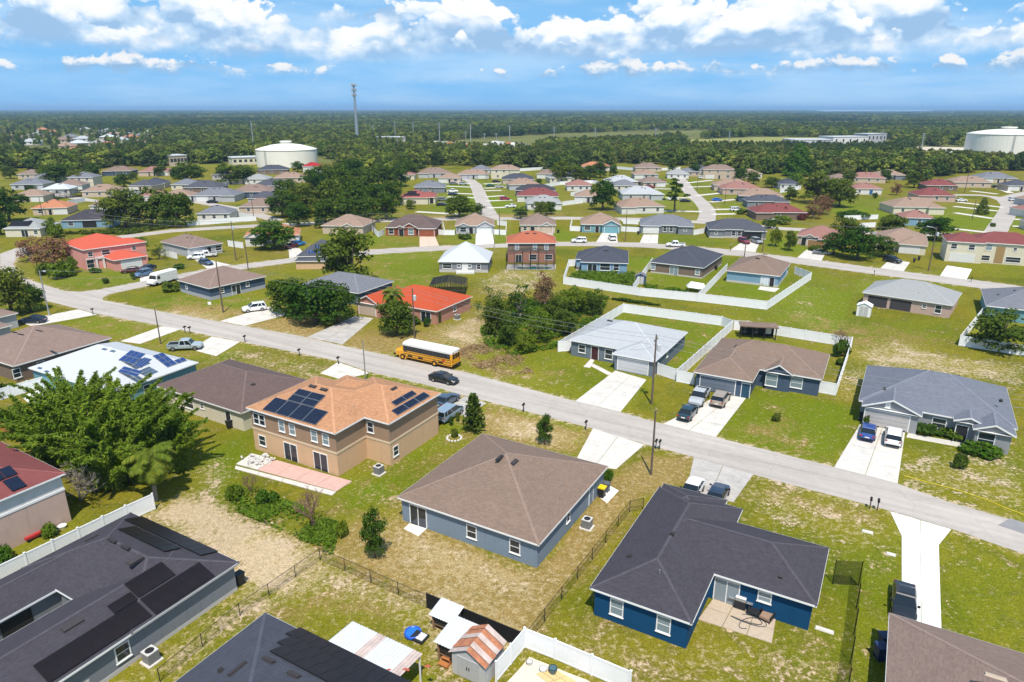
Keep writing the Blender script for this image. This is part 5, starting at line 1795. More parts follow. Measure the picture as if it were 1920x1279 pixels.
def white_fence(label, runs, hgt=1.85, plen=2.44, name="vinyl_fence", gates=()):
    """runs: lists of ground points; panels between posts"""
    o0 = G(*runs[0][0])
    root = empty(name, o0)
    tag(root, label, "fence")
    pm = MB()
    pm.box(-0.065, -0.065, 0, 0.065, 0.065, hgt + 0.06)
    pm.box(-0.085, -0.085, hgt + 0.06, 0.085, 0.085, hgt + 0.1)
    post = pm.mesh("post", VINYL)
    for run in runs:
        pts = [G(*p) for p in run]
        for k in range(len(pts) - 1):
            a, b = pts[k], pts[k + 1]
            L_ = (b - a).length
            n = max(1, round(L_ / plen))
            d = (b - a) / n
            ang = math.atan2(d.y, d.x)
            w = d.length
            q = MB()
            q.box(0.07, -0.022, 0.06, w - 0.07, 0.022, hgt - 0.05)
            q.box(0.066, -0.04, hgt - 0.14, w - 0.066, 0.04, hgt)
            q.box(0.066, -0.04, 0.04, w - 0.066, 0.04, 0.18)
            x = 0.28
            while x < w - 0.1:      # grooves between the pickets stand out as thin ribs
                q.box(x, -0.027, 0.18, x + 0.02, 0.027, hgt - 0.14)
                x += 0.28
            pme = q.mesh("fence_panel", VINYL)
            for i in range(n):
                p = a + d * i
                o = link("fence_panel", pme, root, p - o0, ang)
                link("post", post, root, p - o0, ang)
            if k == len(pts) - 2:
                link("post", post, root, b - o0, ang)
    return root


white_fence("white vinyl fence around the back yard of the pale grey house", [[(1072, 658), (1046, 660), (1168, 586), (1352, 611), (1372, 619), (1268, 714)], [(1268, 714), (1232, 702)]])
white_fence("white vinyl fence with a leaf-tossed corner around the brown-roofed slate-blue house", [[(1375, 619), (1400, 620), (1595, 652), (1566, 742), (1532, 736)], [(1300, 722), (1268, 716)]])
white_fence("long white vinyl fence round the yards of three houses in the middle row", [[(1094, 498), (1066, 500), (1056, 533), (1200, 555), (1310, 566), (1437, 581), (1519, 525), (1489, 514)], [(1186, 548), (1222, 497)], [(1307, 566), (1362, 508)]])
white_fence("white vinyl fence along the lawn at the right edge", [[(1850, 590), (1838, 596), (1797, 648), (1920, 668), (2010, 682)]])
white_fence("white vinyl fence at the bottom centre around a sandy yard", [[(930, 1279), (983, 1214), (1040, 1236), (1180, 1297)]], 1.8)
white_fence("white vinyl fence beside the lower left solar roof, below the palm", [[(290, 955), (240, 978), (0, 1096), (-60, 1126)]], 1.8)
white_fence("white vinyl fence left of the teal house", [[(88, 725), (20, 745), (-20, 757)]], 1.7)
white_fence("white vinyl fence along the cross street behind the white house", [[(352, 424), (480, 414), (430, 402)]], 1.8)
white_fence("white vinyl fence beside the red villa's neighbour drive", [[(300, 478), (332, 486)]], 1.7)
white_fence("white vinyl fence left of the orange-roofed white house", [[(428, 462), (456, 466)]], 1.8)
white_fence("white vinyl fence between the brick house and the pale blue house", [[(822, 440), (832, 441)], [(832, 441), (852, 441)], [(830, 425), (834, 441)]], 1.7)
white_fence("white vinyl fence corner left of the brick-fronted house", [[(690, 426), (709, 445)], [(709, 445), (720, 440)]], 1.8)
white_fence("white vinyl fence right of the pale blue house", [[(926, 440), (948, 441), (949, 424), (932, 422)]], 1.7)
white_fence("white vinyl fence left of the turquoise house", [[(1088, 434), (1068, 433), (1072, 418)]], 1.7)
white_fence("white vinyl fence between the turquoise house and the grey pair", [[(1164, 434), (1200, 436)], [(1168, 420), (1196, 421)]], 1.7)
white_fence("white vinyl fence right of the left grey house on the back row", [[(1300, 441), (1318, 438), (1340, 418)]], 1.7)
white_fence("white fence closing the grass field behind the centre houses", [[(964, 322), (1025, 318)]], 1.9)
white_fence("white fence around a yard beside the dark trees at centre", [[(1020, 352), (1050, 347), (1110, 344), (1138, 348)], [(1070, 368), (1105, 362)], [(1054, 386), (1092, 381)]], 1.8)
white_fence("white fence by the cross street in front of the small oaks, right", [[(1582, 413), (1645, 411)], [(1585, 429), (1640, 426)]], 1.7)
white_fence("white fence along the yard with the dark pool cage, left", [[(48, 370), (105, 362)], [(128, 384), (160, 378)]], 1.7)
white_fence("white fence by the pink house among the trees, right of centre", [[(1462, 362), (1496, 356)]], 1.8)
white_fence("white fence left of the mid-right row near the white shed roof", [[(1240, 320), (1275, 318)], [(1145, 316), (1188, 320)]], 1.8)

ORANGEW = plain("orange_fence_wood", (0.42, 0.16, 0.05, 1), 0.85, var=0.15)
o0 = G(-8, 810)
root = empty("wooden_fence", o0)
tag(root, "orange stained wooden fence at the left edge beside the bamboo", "fence")
a, b = G(-8, 800), G(72, 848)
n = 26
for i in range(n):
    p = a.lerp(b, i / n)
    q = MB()
    q.box(0, -0.012, 0, (b - a).length / n - 0.02, 0.012, 1.7 + rnd.uniform(-0.02, 0.02))
    bo = q.build("board", ORANGEW, root)
    bo.location = p - o0
    bo.rotation_euler = (0, 0, math.atan2((b - a).y, (b - a).x))


def chain_fence(label, pts, hgt=1.25, name="chain_link_fence", cloth=None, wire=0.011, step=0.13):
    P = [G(*p) for p in pts]
    o0 = P[0].copy()
    root = empty(name, o0)
    tag(root, label, "fence")
    pm = MB()
    pm.tube([(0, 0, 0), (0, 0, hgt + 0.06)], 0.035, 6)
    pme = pm.mesh("post", DARK)
    mesh_, rail = MB(), MB()
    for k in range(len(P) - 1):
        a, b = P[k] - o0, P[k + 1] - o0
        L_ = (b - a).length
        n = max(1, round(L_ / 3.0))
        for i in range(n + (1 if k == len(P) - 2 else 0)):
            link("post", pme, root, a.lerp(b, i / n))
        rail.tube([a + Vector((0, 0, hgt)), b + Vector((0, 0, hgt))], 0.022, 5)
        rail.tube([a + Vector((0, 0, 0.05)), b + Vector((0, 0, 0.05))], 0.008, 4)
        d = (b - a) / L_
        if cloth:
            nn = Vector((-d.y, d.x, 0)) * 0.01
            q = MB()
            for sgn in (1, -1):
                f = [a + nn * sgn + Vector((0, 0, 0.03)), b + nn * sgn + Vector((0, 0, 0.03)), b + nn * sgn + Vector((0, 0, hgt)), a + nn * sgn + Vector((0, 0, hgt))]
                q.poly(f[::sgn])
            q.build("privacy_screen", cloth, root)
        else:
            x = -hgt
            while x < L_:
                for sg in (0, 1):
                    x0, x1 = max(0, x), min(L_, x + hgt)
                    z0, z1 = (x0 - x), (x1 - x)
                    if sg:
                        z0, z1 = hgt - z0, hgt - z1
                    p, q2 = a + d * x0, a + d * x1
                    nn = Vector((-d.y, d.x, 0)) * wire / 2
                    p, q2 = p + Vector((0, 0, z0)), q2 + Vector((0, 0, z1))
                    upv = Vector((0, 0, wire / 2)) + d * wire * 0.3
                    mesh_.poly([p - upv, q2 - upv, q2 + upv, p + upv])
                x += step
    rail.build("rail", DARK, root)
    if mesh_.f:
        mesh_.build("wire_mesh", DARK, root)
    return root


chain_fence("black chain-link fence between the centre house and the deep blue house", [(985, 1212), (1180, 960), (1205, 955)], 1.3)
chain_fence("black chain-link fence along the back of the dry yard", [(600, 1050), (800, 1140)], 1.3)
chain_fence("fence stretch hung with black privacy cloth behind the sheds", [(800, 1140), (975, 1214)], 1.5, cloth=plain("privacy_cloth", (0.012, 0.012, 0.013, 1), 0.9, var=0.2))
chain_fence("low chain-link fence running down beside the lower left house", [(600, 1050), (450, 1155), (300, 1279)], 1.2)

# ------------------------------------------------------------------ vegetation
BARK = plain("bark", (0.115, 0.09, 0.07, 1), 0.95, var=0.3, scale=3.0)
BARKG = plain("grey_bark", (0.27, 0.235, 0.205, 1), 0.95, var=0.25, scale=3.0)
L_OAK = leaf_mat("leaf_oak", (0.040, 0.078, 0.011, 1), (0.118, 0.170, 0.026, 1), 0.25)
L_MID = leaf_mat("leaf_mid", (0.050, 0.090, 0.014, 1), (0.115, 0.165, 0.028, 1), 0.3)
L_BRIGHT = leaf_mat("leaf_bright", (0.080, 0.150, 0.012, 1), (0.170, 0.235, 0.030, 1), 0.35)
L_BAMBOO = leaf_mat("leaf_bamboo", (0.075, 0.150, 0.012, 1), (0.260, 0.340, 0.038, 1), 0.35, 0.08)
L_RUST = leaf_mat("leaf_rust", (0.16, 0.085, 0.045, 1), (0.27, 0.16, 0.085, 1), 0.2, 0.15)
L_MAROON = leaf_mat("leaf_maroon", (0.095, 0.035, 0.030, 1), (0.17, 0.07, 0.055, 1), 0.2, 0.1)
L_WEED = leaf_mat("leaf_weed", (0.075, 0.150, 0.012, 1), (0.165, 0.250, 0.030, 1), 0.35, 0.05)
L_DRY = leaf_mat("leaf_dry", (0.26, 0.17, 0.08, 1), (0.42, 0.29, 0.17, 1), 0.2, 0.1)
L_PALM = leaf_mat("leaf_palm", (0.095, 0.145, 0.018, 1), (0.230, 0.250, 0.035, 1), 0.3, 0.1)
L_FOREST = leaf_mat("leaf_forest", (0.078, 0.130, 0.020, 1), (0.225, 0.270, 0.048, 1), 0.2, 0.45)


def tone_patches(m, dark, scale=0.0016):
    """leaf colour turns darker in large noise patches of the woods"""
    nt = m.node_tree
    N = nt.nodes.new
    hs = [n for n in nt.nodes if n.type == 'HUE_SAT'][0]
    oi = [n for n in nt.nodes if n.type == 'OBJECT_INFO'][0]
    no = N("ShaderNodeTexNoise")
    no.inputs["Scale"].default_value = scale
    no.inputs["Detail"].default_value = 3.0
    nt.links.new(oi.outputs["Location"], no.inputs["Vector"])
    mr = N("ShaderNodeMapRange")
    mr.interpolation_type = 'SMOOTHSTEP'
    nt.links.new(no.outputs[0], mr.inputs[0])
    for i, v in enumerate((0.50, 0.60, 0.0, 1.0)):
        mr.inputs[i + 1].default_value = v
    mx = N("ShaderNodeMix")
    mx.data_type = 'RGBA'
    nt.links.new(mr.outputs[0], mx.inputs[0])
    nt.links.new(hs.outputs[0], mx.inputs[6])
    mx.inputs[7].default_value = dark
    for n in nt.nodes:
        if n.type in ('BSDF_DIFFUSE', 'BSDF_TRANSLUCENT'):
            nt.links.new(mx.outputs[2], n.inputs[0])


tone_patches(L_FOREST, (0.040, 0.082, 0.034, 1))
nr = np.random.default_rng(11)


def leaf_quads(C, Nrm, size, aspect=1.6):
    """leaf cards at centres C, facing roughly along Nrm"""
    n = len(C)
    Nn = Nrm + nr.normal(0, 0.55, (n, 3))
    Nn /= np.linalg.norm(Nn, axis=1)[:, None] + 1e-9
    r = nr.normal(0, 1, (n, 3))
    T = np.cross(Nn, r)
    T /= np.linalg.norm(T, axis=1)[:, None] + 1e-9
    B = np.cross(Nn, T)
    s = (size * nr.uniform(0.6, 1.35, n))[:, None]
    T = T * s * 0.5 * aspect
    B = B * s * 0.5
    V = np.stack([C - T * 0.9, C - B + T * 0.1, C + T, C + B - T * 0.05], 1).reshape(-1, 3)
    F = np.arange(4 * n).reshape(-1, 4)
    return V, F


def sphere_dirs(n):
    d = nr.normal(0, 1, (n, 3))
    return d / np.linalg.norm(d, axis=1)[:, None]


def clump_leaves(cs, rs, per, size, squash=0.8, inner=0.35):
    """leaves on a set of clumps: most near each clump's surface, some inside"""
    VC, VN = [], []
    for c, r in zip(cs, rs):
        n = max(6, int(per * r * r))
        d = sphere_dirs(n)
        d[:, 2] = np.where(d[:, 2] < -0.6, -d[:, 2] * 0.6, d[:, 2])
        k = np.where(nr.random(n) < inner, nr.uniform(0.3, 0.85, n), nr.uniform(0.82, 1.1, n))
        p = c + d * (k * r)[:, None] * np.array([1, 1, squash])
        VC.append(p)
        VN.append(d + np.array([0, 0, 0.35]))
    return np.concatenate(VC), np.concatenate(VN)


def limb(mb, a, b, r0, r1, bend=0.15, n=5, sides=6):
    a, b = Vector(a), Vector(b)
    L_ = (b - a).length
    off = Vector((nr.normal(), nr.normal(), abs(nr.normal()))) * L_ * bend
    pts = []
    for i in range(n):
        t = i / (n - 1)
        pts.append(a.lerp(b, t) + off * (4 * t * (1 - t)) * 0.5)
    mb.tube(pts, [r0 + (r1 - r0) * i / (n - 1) for i in range(n)], sides)
    return pts


def make_oak(seed, per=34, size=0.42, nc=26, spread=1.0, low=0.28, bark=BARK, leaf=L_OAK, irr=0.25, flat=0.72):
    """unit tree: about 10 m tall with a 10 m crown"""
    global nr
    nr = np.random.default_rng(seed)
    tb = MB()
    fork = Vector((nr.normal(0, 0.15), nr.normal(0, 0.15), 1.9))
    limb(tb, (0, 0, -0.2), fork, 0.42, 0.30, 0.05, 5, 8)
    cs, rs = [], []
    for i in range(nc):
        while True:
            d = nr.normal(0, 1, 3)
            d /= np.linalg.norm(d)
            if d[2] > -0.85:
                break
        k = nr.uniform(0.55, 1.0) if i > 3 else nr.uniform(0.0, 0.4)
        w = 3.9 * spread * (1 + nr.normal(0, irr * 0.5))
        c = np.array([d[0] * k * w, d[1] * k * w, 5.3 + d[2] * k * 3.9])
        if c[2] < 4:
            c[:2] *= 0.92
        cs.append(c)
        rs.append(nr.uniform(0.95, 1.75))
    for i in range(9):           # skirt of low boughs
        t_ = i * 0.7 + nr.uniform(0, 0.5)
        q_ = 3.1 * spread * nr.uniform(0.75, 1.1)
        cs.append(np.array([q_ * math.cos(t_), q_ * math.sin(t_), nr.uniform(1.5, 3.2)]))
        rs.append(nr.uniform(0.95, 1.4))
    for i in range(0, nc, 3):
        limb(tb, fork, cs[i] * 0.92, 0.2, 0.05, 0.18, 5, 5)
    C, Nn = clump_leaves(cs, rs, per, size)
    V, F = leaf_quads(C, Nn, size)
    return tb.mesh("trunk", bark, True), np_mesh("crown", V, F, [leaf])


OAKS = [make_oak(100 + i, per=44, size=0.38, nc=34 + 3 * (i % 3), leaf=L_OAK) for i in range(4)]
MIDS = [make_oak(200 + i, per=44, size=0.38, nc=32, leaf=L_MID, irr=0.4) for i in range(3)]
BRTS = [make_oak(300 + i, per=44, size=0.38, nc=30, leaf=L_BRIGHT, irr=0.35) for i in range(2)]
RUST = [make_oak(400 + i, per=30, size=0.34, nc=26, leaf=L_RUST, bark=BARKG, irr=0.3) for i in range(2)]
MARO = [make_oak(450, per=40, size=0.4, nc=18, leaf=L_MAROON)]
SPARSE = [make_oak(470 + i, per=20, size=0.34, nc=24, leaf=L_MID, bark=BARKG, irr=0.4) for i in range(2)]


def make_bush(seed, leaf, per=60, size=0.34, nc=14):
    global nr
    nr = np.random.default_rng(seed)
    tb = MB()
    cs, rs = [], []
    for i in range(nc):
        a = nr.uniform(0, 6.283)
        k = math.sqrt(nr.random()) * 1.55
        cs.append(np.array([k * math.cos(a), k * math.sin(a), nr.uniform(0.55, 1.55) * (1.15 - 0.25 * k)]))
        rs.append(nr.uniform(0.55, 0.9))
        limb(tb, (0.1 * math.cos(a), 0.1 * math.sin(a), -0.05), cs[-1], 0.05, 0.02, 0.1, 4, 4)
    C, Nn = clump_leaves(cs, rs, per * 2.2, size, 0.85)
    V, F = leaf_quads(C, Nn, size)
    return tb.mesh("stems", BARK), np_mesh("foliage", V, F, [leaf])


BUSH = [make_bush(500 + i, m) for i, m in enumerate((L_OAK, L_MID, L_BRIGHT, L_OAK))]
BUSH_M = make_bush(510, L_MAROON)
BUSH_D = make_bush(511, L_DRY, 40, 0.28)


def make_bare(seed, bark=BARKG, depth=4, h0=1.3):
    global nr
    nr = np.random.default_rng(seed)
    tb = MB()

    def grow(p, d, l, r, k):
        q = p + d * l
        tb.tube([p, p.lerp(q, 0.5) + Vector((nr.normal(), nr.normal(), 0)) * l * 0.06, q], [r, r * 0.82, r * 0.62], 5 if k > 1 else 4, cap=False)
        if k == 0:
            return
        for _ in range(3 if k > 1 else 4):
            dd = (d + Vector((nr.normal(0, 0.6), nr.normal(0, 0.6), nr.normal(0.25, 0.3)))).normalized()
            grow(q, dd, l * nr.uniform(0.62, 0.85), r * 0.6, k - 1)

    for _ in range(3):
        grow(Vector((0, 0, 0)), Vector((nr.normal(0, 0.35), nr.normal(0, 0.35), 1)).normalized(), h0, 0.09, depth)
    return tb.mesh("branches", bark)


BARE = [make_bare(600, BARKG), make_bare(601, plain("reddish_twig", (0.20, 0.12, 0.09, 1), 0.9, var=0.2), 4, 1.0)]


def make_pine(seed):
    global nr
    nr = np.random.default_rng(seed)
    tb = MB()
    tb.tube([(0, 0, -0.2), (0.15, 0, 5), (0.05, 0.1, 10), (0, 0, 14)], [0.28, 0.22, 0.16, 0.05], 7)
    cs, rs = [], []
    for i in range(26):
        z = nr.uniform(5.5, 14.2)
        a = nr.uniform(0, 6.283)
        k = nr.uniform(0.5, 3.3) * (1 - 0.45 * (z - 6) / 8)
        c = np.array([k * math.cos(a), k * math.sin(a), z])
        cs.append(c)
        rs.append(nr.uniform(0.55, 0.95))
        limb(tb, (0.05, 0, z - 0.5), c, 0.07, 0.03, 0.05, 4, 4)
    C, Nn = clump_leaves(cs, rs, 120, 0.3, 0.7)
    V, F = leaf_quads(C, Nn, 0.32, 2.2)
    return tb.mesh("trunk", BARK), np_mesh("crown", V, F, [L_OAK])


PINE = make_pine(640)


def make_cone(seed, leaf, h=10.0, r0=2.2, tip=0.15, per=1500, size=0.4):
    global nr
    nr = np.random.default_rng(seed)
    tb = MB()
    tb.tube([(0, 0, -0.1), (0, 0, h * 0.9)], [0.16, 0.03], 6)
    n = per
    z = h * (0.07 + 0.93 * (1 - np.sqrt(nr.random(n))))
    rad = (r0 * (1 - z / h) ** 0.8 + tip) * np.where(nr.random(n) < 0.3, nr.uniform(0.3, 0.9, n), nr.uniform(0.85, 1.12, n))
    a = nr.uniform(0, 6.283, n)
    rad *= 1 + 0.18 * np.sin(a * 5 + z * 1.7)
    C = np.stack([rad * np.cos(a), rad * np.sin(a), z], 1)
    Nn = np.stack([np.cos(a), np.sin(a), np.full(n, 0.6)], 1)
    V, F = leaf_quads(C, Nn, size)
    return tb.mesh("trunk", BARK), np_mesh("crown", V, F, [leaf])


CYP = make_cone(660, L_BRIGHT, 12, 3.2, 0.9, 2200, 0.5)
TOPI = make_cone(661, L_MID, 6, 1.7, 0.2, 1200, 0.32)


def make_norfolk(seed):
    """layered conifer: whorls of upturned branches"""
    global nr
    nr = np.random.default_rng(seed)
    tb = MB()
    tb.tube([(0, 0, -0.1), (0, 0, 4.4)], [0.1, 0.02], 6)
    C, Nn = [], []
    for z in np.linspace(0.35, 4.3, 15):
        L_ = 1.55 * (1 - z / 4.7) ** 0.8 + 0.12
        nb = 9 if z < 3.5 else 6
        for k in range(nb):
            a = 6.283 * k / nb + nr.uniform(0, 0.7)
            tipz = z + L_ * 0.35
            tb.tube([(0, 0, z), (L_ * 0.55 * math.cos(a), L_ * 0.55 * math.sin(a), z + 0.05), (L_ * math.cos(a), L_ * math.sin(a), tipz)], [0.02, 0.015, 0.008], 4, cap=False)
            for t in np.linspace(0.25, 1.0, 7):
                for _ in range(2):
                    C.append((L_ * t * math.cos(a) + nr.normal(0, 0.05), L_ * t * math.sin(a) + nr.normal(0, 0.05), z + L_ * 0.35 * t * t + nr.normal(0, 0.05)))
                    Nn.append((nr.normal(0, 0.5), nr.normal(0, 0.5), 1))
    V, F = leaf_quads(np.array(C), np.array(Nn), 0.24, 1.8)
    return tb.mesh("trunk", BARK), np_mesh("crown", V, F, [L_MID])


NORF = make_norfolk(680)


def make_palm(seed, h=5.5, n=26, L0=3.4):
    """feather palm: trunk, arching fronds each with two ranks of leaflets"""
    global nr
    nr = np.random.default_rng(seed)
    tb = MB()
    tb.tube([(0, 0, -0.2), (0.08, 0.02, h * 0.5), (0.1, 0.05, h)], [0.26, 0.19, 0.15], 8)
    fr = []
    for i in range(n):
        a = 6.283 * i * 0.382 + nr.uniform(-0.2, 0.2)
        up = 1.25 - 1.75 * i / n
        L_ = L0 * nr.uniform(0.85, 1.1)
        P = []
        p = Vector((0.1, 0.05, h))
        el_ = up
        for s in range(11):
            P.append(p.copy())
            d = Vector((math.cos(a) * math.cos(el_), math.sin(a) * math.cos(el_), math.sin(el_)))
            p = p + d * L_ / 10
            el_ -= 0.19
        V, F = [], []
        for s in range(1, 11):
            for m_ in range(3):
                q = P[s - 1].lerp(P[s], m_ / 3)
                d = (P[s] - P[s - 1]).normalized()
                side = d.cross(Vector((0, 0, 1))).normalized()
                ll = 0.75 * math.sin(math.pi * (0.12 + 0.83 * (s - 1 + m_ / 3) / 10)) + 0.12
                for sg in (-1, 1):
                    tip = q + side * sg * ll + d * ll * 0.45 - Vector((0, 0, ll * nr.uniform(0.35, 0.7)))
                    w = d * 0.10
                    b = len(V)
                    V += [q - w, q + w, tip]
                    F.append((b, b + 1, b + 2))
        fr.append((P, np.array(V), np.array(F)))
    meshes = []
    for P, V, F in fr:
        rb = MB()
        rb.tube(P, [0.035 * (1 - i / 12) for i in range(len(P))], 4)
        k = len(rb.v)
        for f in F:
            rb.f.append(tuple(k + int(x) for x in f))
            rb.m.append(0)
        rb.v += [tuple(v) for v in V]
        meshes.append(rb.mesh("frond", L_PALM))
    return tb.mesh("trunk", BARKG), meshes


PALM = make_palm(700)


def make_bamboo(seed, n=52, spread=2.6, h=8.0):
    """clump of arching culms carrying feathery drooping leaves"""
    global nr
    nr = np.random.default_rng(seed)
    tb = MB()
    C, Nn = [], []
    for i in range(n):
        a = nr.uniform(0, 6.283)
        k = math.sqrt(nr.random()) * spread * 0.5
        p = Vector((k * math.cos(a), k * math.sin(a), 0))
        H_ = h * nr.uniform(0.6, 1.05)
        lean = nr.uniform(0.35, 1.25) * (0.6 + k / spread)
        a2 = a + nr.normal(0, 0.5)
        pts = []
        for s in range(9):
            t = s / 8
            out = lean * H_ * 0.55 * t ** 2.2
            pts.append(p + Vector((math.cos(a2) * out, math.sin(a2) * out, H_ * (t - 0.22 * t ** 3.2 * lean))))
        tb.tube(pts, [0.045 * (1 - 0.8 * s / 8) for s in range(9)], 4, cap=False)
        for s in range(2, 9):
            t = s / 8
            rad = 0.62 * math.sin(math.pi * min(1, 0.18 + t * 0.80)) + 0.12
            m_ = int(62 * (0.45 + t))
            for _ in range(m_):
                d = Vector((nr.normal(), nr.normal(), nr.normal() * 0.6))
                d = d.normalized() * rad * nr.random() ** 0.5
                base = pts[s - 1].lerp(pts[s], nr.random())
                C.append(base + d - Vector((0, 0, 0.15)))
                Nn.append((d.x * 0.8, d.y * 0.8, 0.9))
    V, F = leaf_quads(np.array([tuple(c) for c in C]), np.array(Nn), 0.125, 3.8)
    return tb.mesh("culms", plain("bamboo_cane", (0.16, 0.19, 0.05, 1), 0.6)), np_mesh("foliage", V, F, [L_BAMBOO])


BAMB = [make_bamboo(720), make_bamboo(721), make_bamboo(722)]


def plant_at(name, label, cat, meshes, base, sx, sz, rz=None, group=None, names=("trunk", "crown"), z=0.0):
    p = base if isinstance(base, Vector) else G(*base)
    p = Vector((p.x, p.y, z))
    root = empty(name, p, rnd.uniform(0, 6.28) if rz is None else rz, (sx, sx, sz))
    tag(root, label, cat, group)
    for nm, m_ in zip(names, meshes):
        link(nm, m_, root)
    return root


def tree(label, protos, base, wpx, top, group=None, name="tree", w0=9.6, h0=10.0, idx=None, names=("trunk", "crown"), cat="tree"):
    """base: ground point; wpx: crown width and top: crown top, as seen in the survey photograph"""
    p = G(*base)
    m = protos if isinstance(protos, tuple) else protos[(idx if idx is not None else rnd.randrange(len(protos))) % len(protos)]
    dist = depth(p)
    w = wpx * dist / FPX * (1.0)
    d = ray(base[0], top)
    k = p.y / d.y
    hgt = max(1.5, CAM_H + d.z * k)
    return plant_at(name, label, cat, m, p, w / w0, hgt / h0, None, group, names)


T = tree
T("huge dark oak standing between the peach house and the bright lawn", OAKS, (655, 535), 112, 425, name="oak_tree", idx=0)
T("spreading oak over the grey-roofed house beside the white SUV", OAKS, (592, 606), 120, 512, name="oak_tree", idx=1)
T("left companion of the spreading oak by the white SUV's drive", OAKS, (545, 588), 90, 512, name="oak_tree", idx=2)
T("right companion of the spreading oak over the old drive", OAKS, (636, 606), 76, 528, name="oak_tree", idx=3)
T("round oak in front of the orange-red roofed house", OAKS, (744, 628), 78, 553, name="oak_tree", idx=1)
T("round leafy tree shading the orange-roofed white house", BRTS, (514, 466), 92, 404, idx=0, name="shade_tree")
T("left oak of the big group behind the villa's street", OAKS, (235, 428), 84, 352, name="oak_tree", idx=0)
T("tallest oak of the big group behind the villa's street", MIDS, (283, 425), 95, 344, name="oak_tree", idx=1)
T("right oak of the big group behind the villa's street", OAKS, (335, 425), 70, 352, name="oak_tree", idx=2)
T("oak at the left edge beside the orange-roofed bungalow", MIDS, (18, 415), 76, 345, name="oak_tree", idx=0)
T("dark low tree below the oak at the left edge", OAKS, (2, 440), 40, 396, name="oak_tree", idx=3)
T("big rust-brown tree left of the coral villa", RUST, (100, 498), 92, 438, idx=0, name="rust_tree")
T("smaller rust-brown tree touching the villa's left corner", RUST, (58, 490), 56, 442, idx=1, name="rust_tree")
T("dark tree mass at the left edge beside the dark sedan", OAKS, (22, 590), 84, 486, name="oak_tree", idx=1)
T("lower dark tree by the tall lamp post, left", OAKS, (58, 584), 60, 524, name="oak_tree", idx=2)
T("dense dark tree at the far left end of the road", OAKS, (-10, 560), 60, 500, name="oak_tree", idx=3)
T("round oak left of the tank, in front of the flat-roofed building", OAKS, (352, 342), 68, 303, name="oak_tree", idx=0)
T("dark round oak just left of the white tank", OAKS, (446, 344), 80, 303, name="oak_tree", idx=1)
T("round lollipop tree in front of the tan house, left", OAKS, (232, 350), 34, 322, name="oak_tree", idx=2)
T("broad low oak beside the centre side street", OAKS, (862, 408), 68, 362, name="oak_tree", idx=3)
T("tip of a low tree touching the centre street", MIDS, (894, 402), 28, 378, name="oak_tree", idx=1)
T("left dark tree before the white pale-roofed house", OAKS, (1013, 405), 34, 372, name="oak_tree", idx=1)
T("right dark tree before the white pale-roofed house", OAKS, (1032, 402), 26, 374, name="oak_tree", idx=2)
T("short leafy tree behind the small tan house", MIDS, (975, 410), 32, 386, name="oak_tree", idx=0)
T("tall dark tree left of the house with broad white-grey roof", OAKS, (1130, 394), 56, 332, name="oak_tree", idx=3)
T("tall narrow pine beside the second side street", PINE, (1264, 398), 48, 331, name="pine_tree", w0=7.0, h0=15.0)
for i, (x, b, w, t) in enumerate(((1052, 342, 42, 300), (1078, 340, 40, 304), (1104, 338, 40, 306), (1124, 334, 34, 300))):
    T(["leftmost", "second", "third", "rightmost"][i] + " of the four dark oaks below the orange pyramid roof", OAKS, (x, b), w, t, name="oak_tree", idx=i)
T("large oak right of the second side street, left half", OAKS, (1528, 382), 70, 322, name="oak_tree", idx=0)
T("large oak right of the second side street, right half", OAKS, (1572, 388), 66, 326, name="oak_tree", idx=2)
T("bright green tall tree standing above the right-hand woods", CYP, (1494, 330), 42, 266, name="tall_tree", w0=6.6, h0=12.2)
T("small rust shrub tree beside the large oak, right", RUST, (1540, 402), 46, 362, name="rust_tree", idx=0)
T("pale rust shrub tree lower beside the large oak, right", RUST, (1524, 410), 44, 380, name="rust_tree", idx=1)
T("round maroon tree on the brick-red roofed house's lawn", MARO, (1466, 410), 22, 384, name="maroon_tree")
T("brownish bare tree on the open lawn, right", RUST, (1680, 366), 24, 340, name="rust_tree", idx=1)
T("left of the oaks above the taupe-roofed cream house", OAKS, (1668, 444), 68, 396, name="oak_tree", idx=1)
T("right of the oaks above the taupe-roofed cream house", OAKS, (1752, 450), 72, 402, name="oak_tree", idx=2)
T("left low oak in front of the mauve-roofed house", OAKS, (1562, 478), 56, 432, name="oak_tree", idx=3)
T("middle low oak over the dark shaded bed, right", OAKS, (1606, 486), 72, 424, name="oak_tree", idx=0)
T("right low oak over the dark shaded bed, right", MIDS, (1652, 480), 56, 442, name="oak_tree", idx=2)
T("tree between the mauve roof and the cross street, right", OAKS, (1582, 452), 62, 400, name="oak_tree", idx=2)
T("big glossy shrub tree behind the fence at the right edge", MIDS, (1868, 655), 118, 574, name="broad_shrub", idx=1)
T("slender young palm-like tree on the back row's lawn", BRTS, (1453, 462), 26, 416, name="young_tree", idx=1)
T("small dark tree on the back row's lawn beside the mauve house", OAKS, (1478, 470), 26, 432, name="young_tree", idx=0)
T("tear-drop clipped tree on the far right lawn", TOPI, (1840, 402), 20, 368, name="clipped_tree", w0=3.4, h0=6.1)
T("small round tree in front of the centre house's front lawn", OAKS, (1021, 833), 34, 770, name="young_tree", idx=2)
T("slim dark tree in the dry yard behind the centre house", OAKS, (703, 1046), 48, 952, name="young_tree", idx=0)
T("layered conifer beside the two storey tan house's drive", NORF, (888, 808), 46, 738, name="conifer", w0=3.2, h0=4.5)
T("dark tree left of the orange-roofed bungalow's street", OAKS, (150, 350), 46, 312, name="oak_tree", idx=1)
T("oak behind the grey-roofed left-edge house", OAKS, (104, 342), 60, 302, name="oak_tree", idx=2)
T("small dark tree at the right of the tan-roofed oak-hidden house", OAKS, (598, 428), 22, 404, name="young_tree", idx=3)
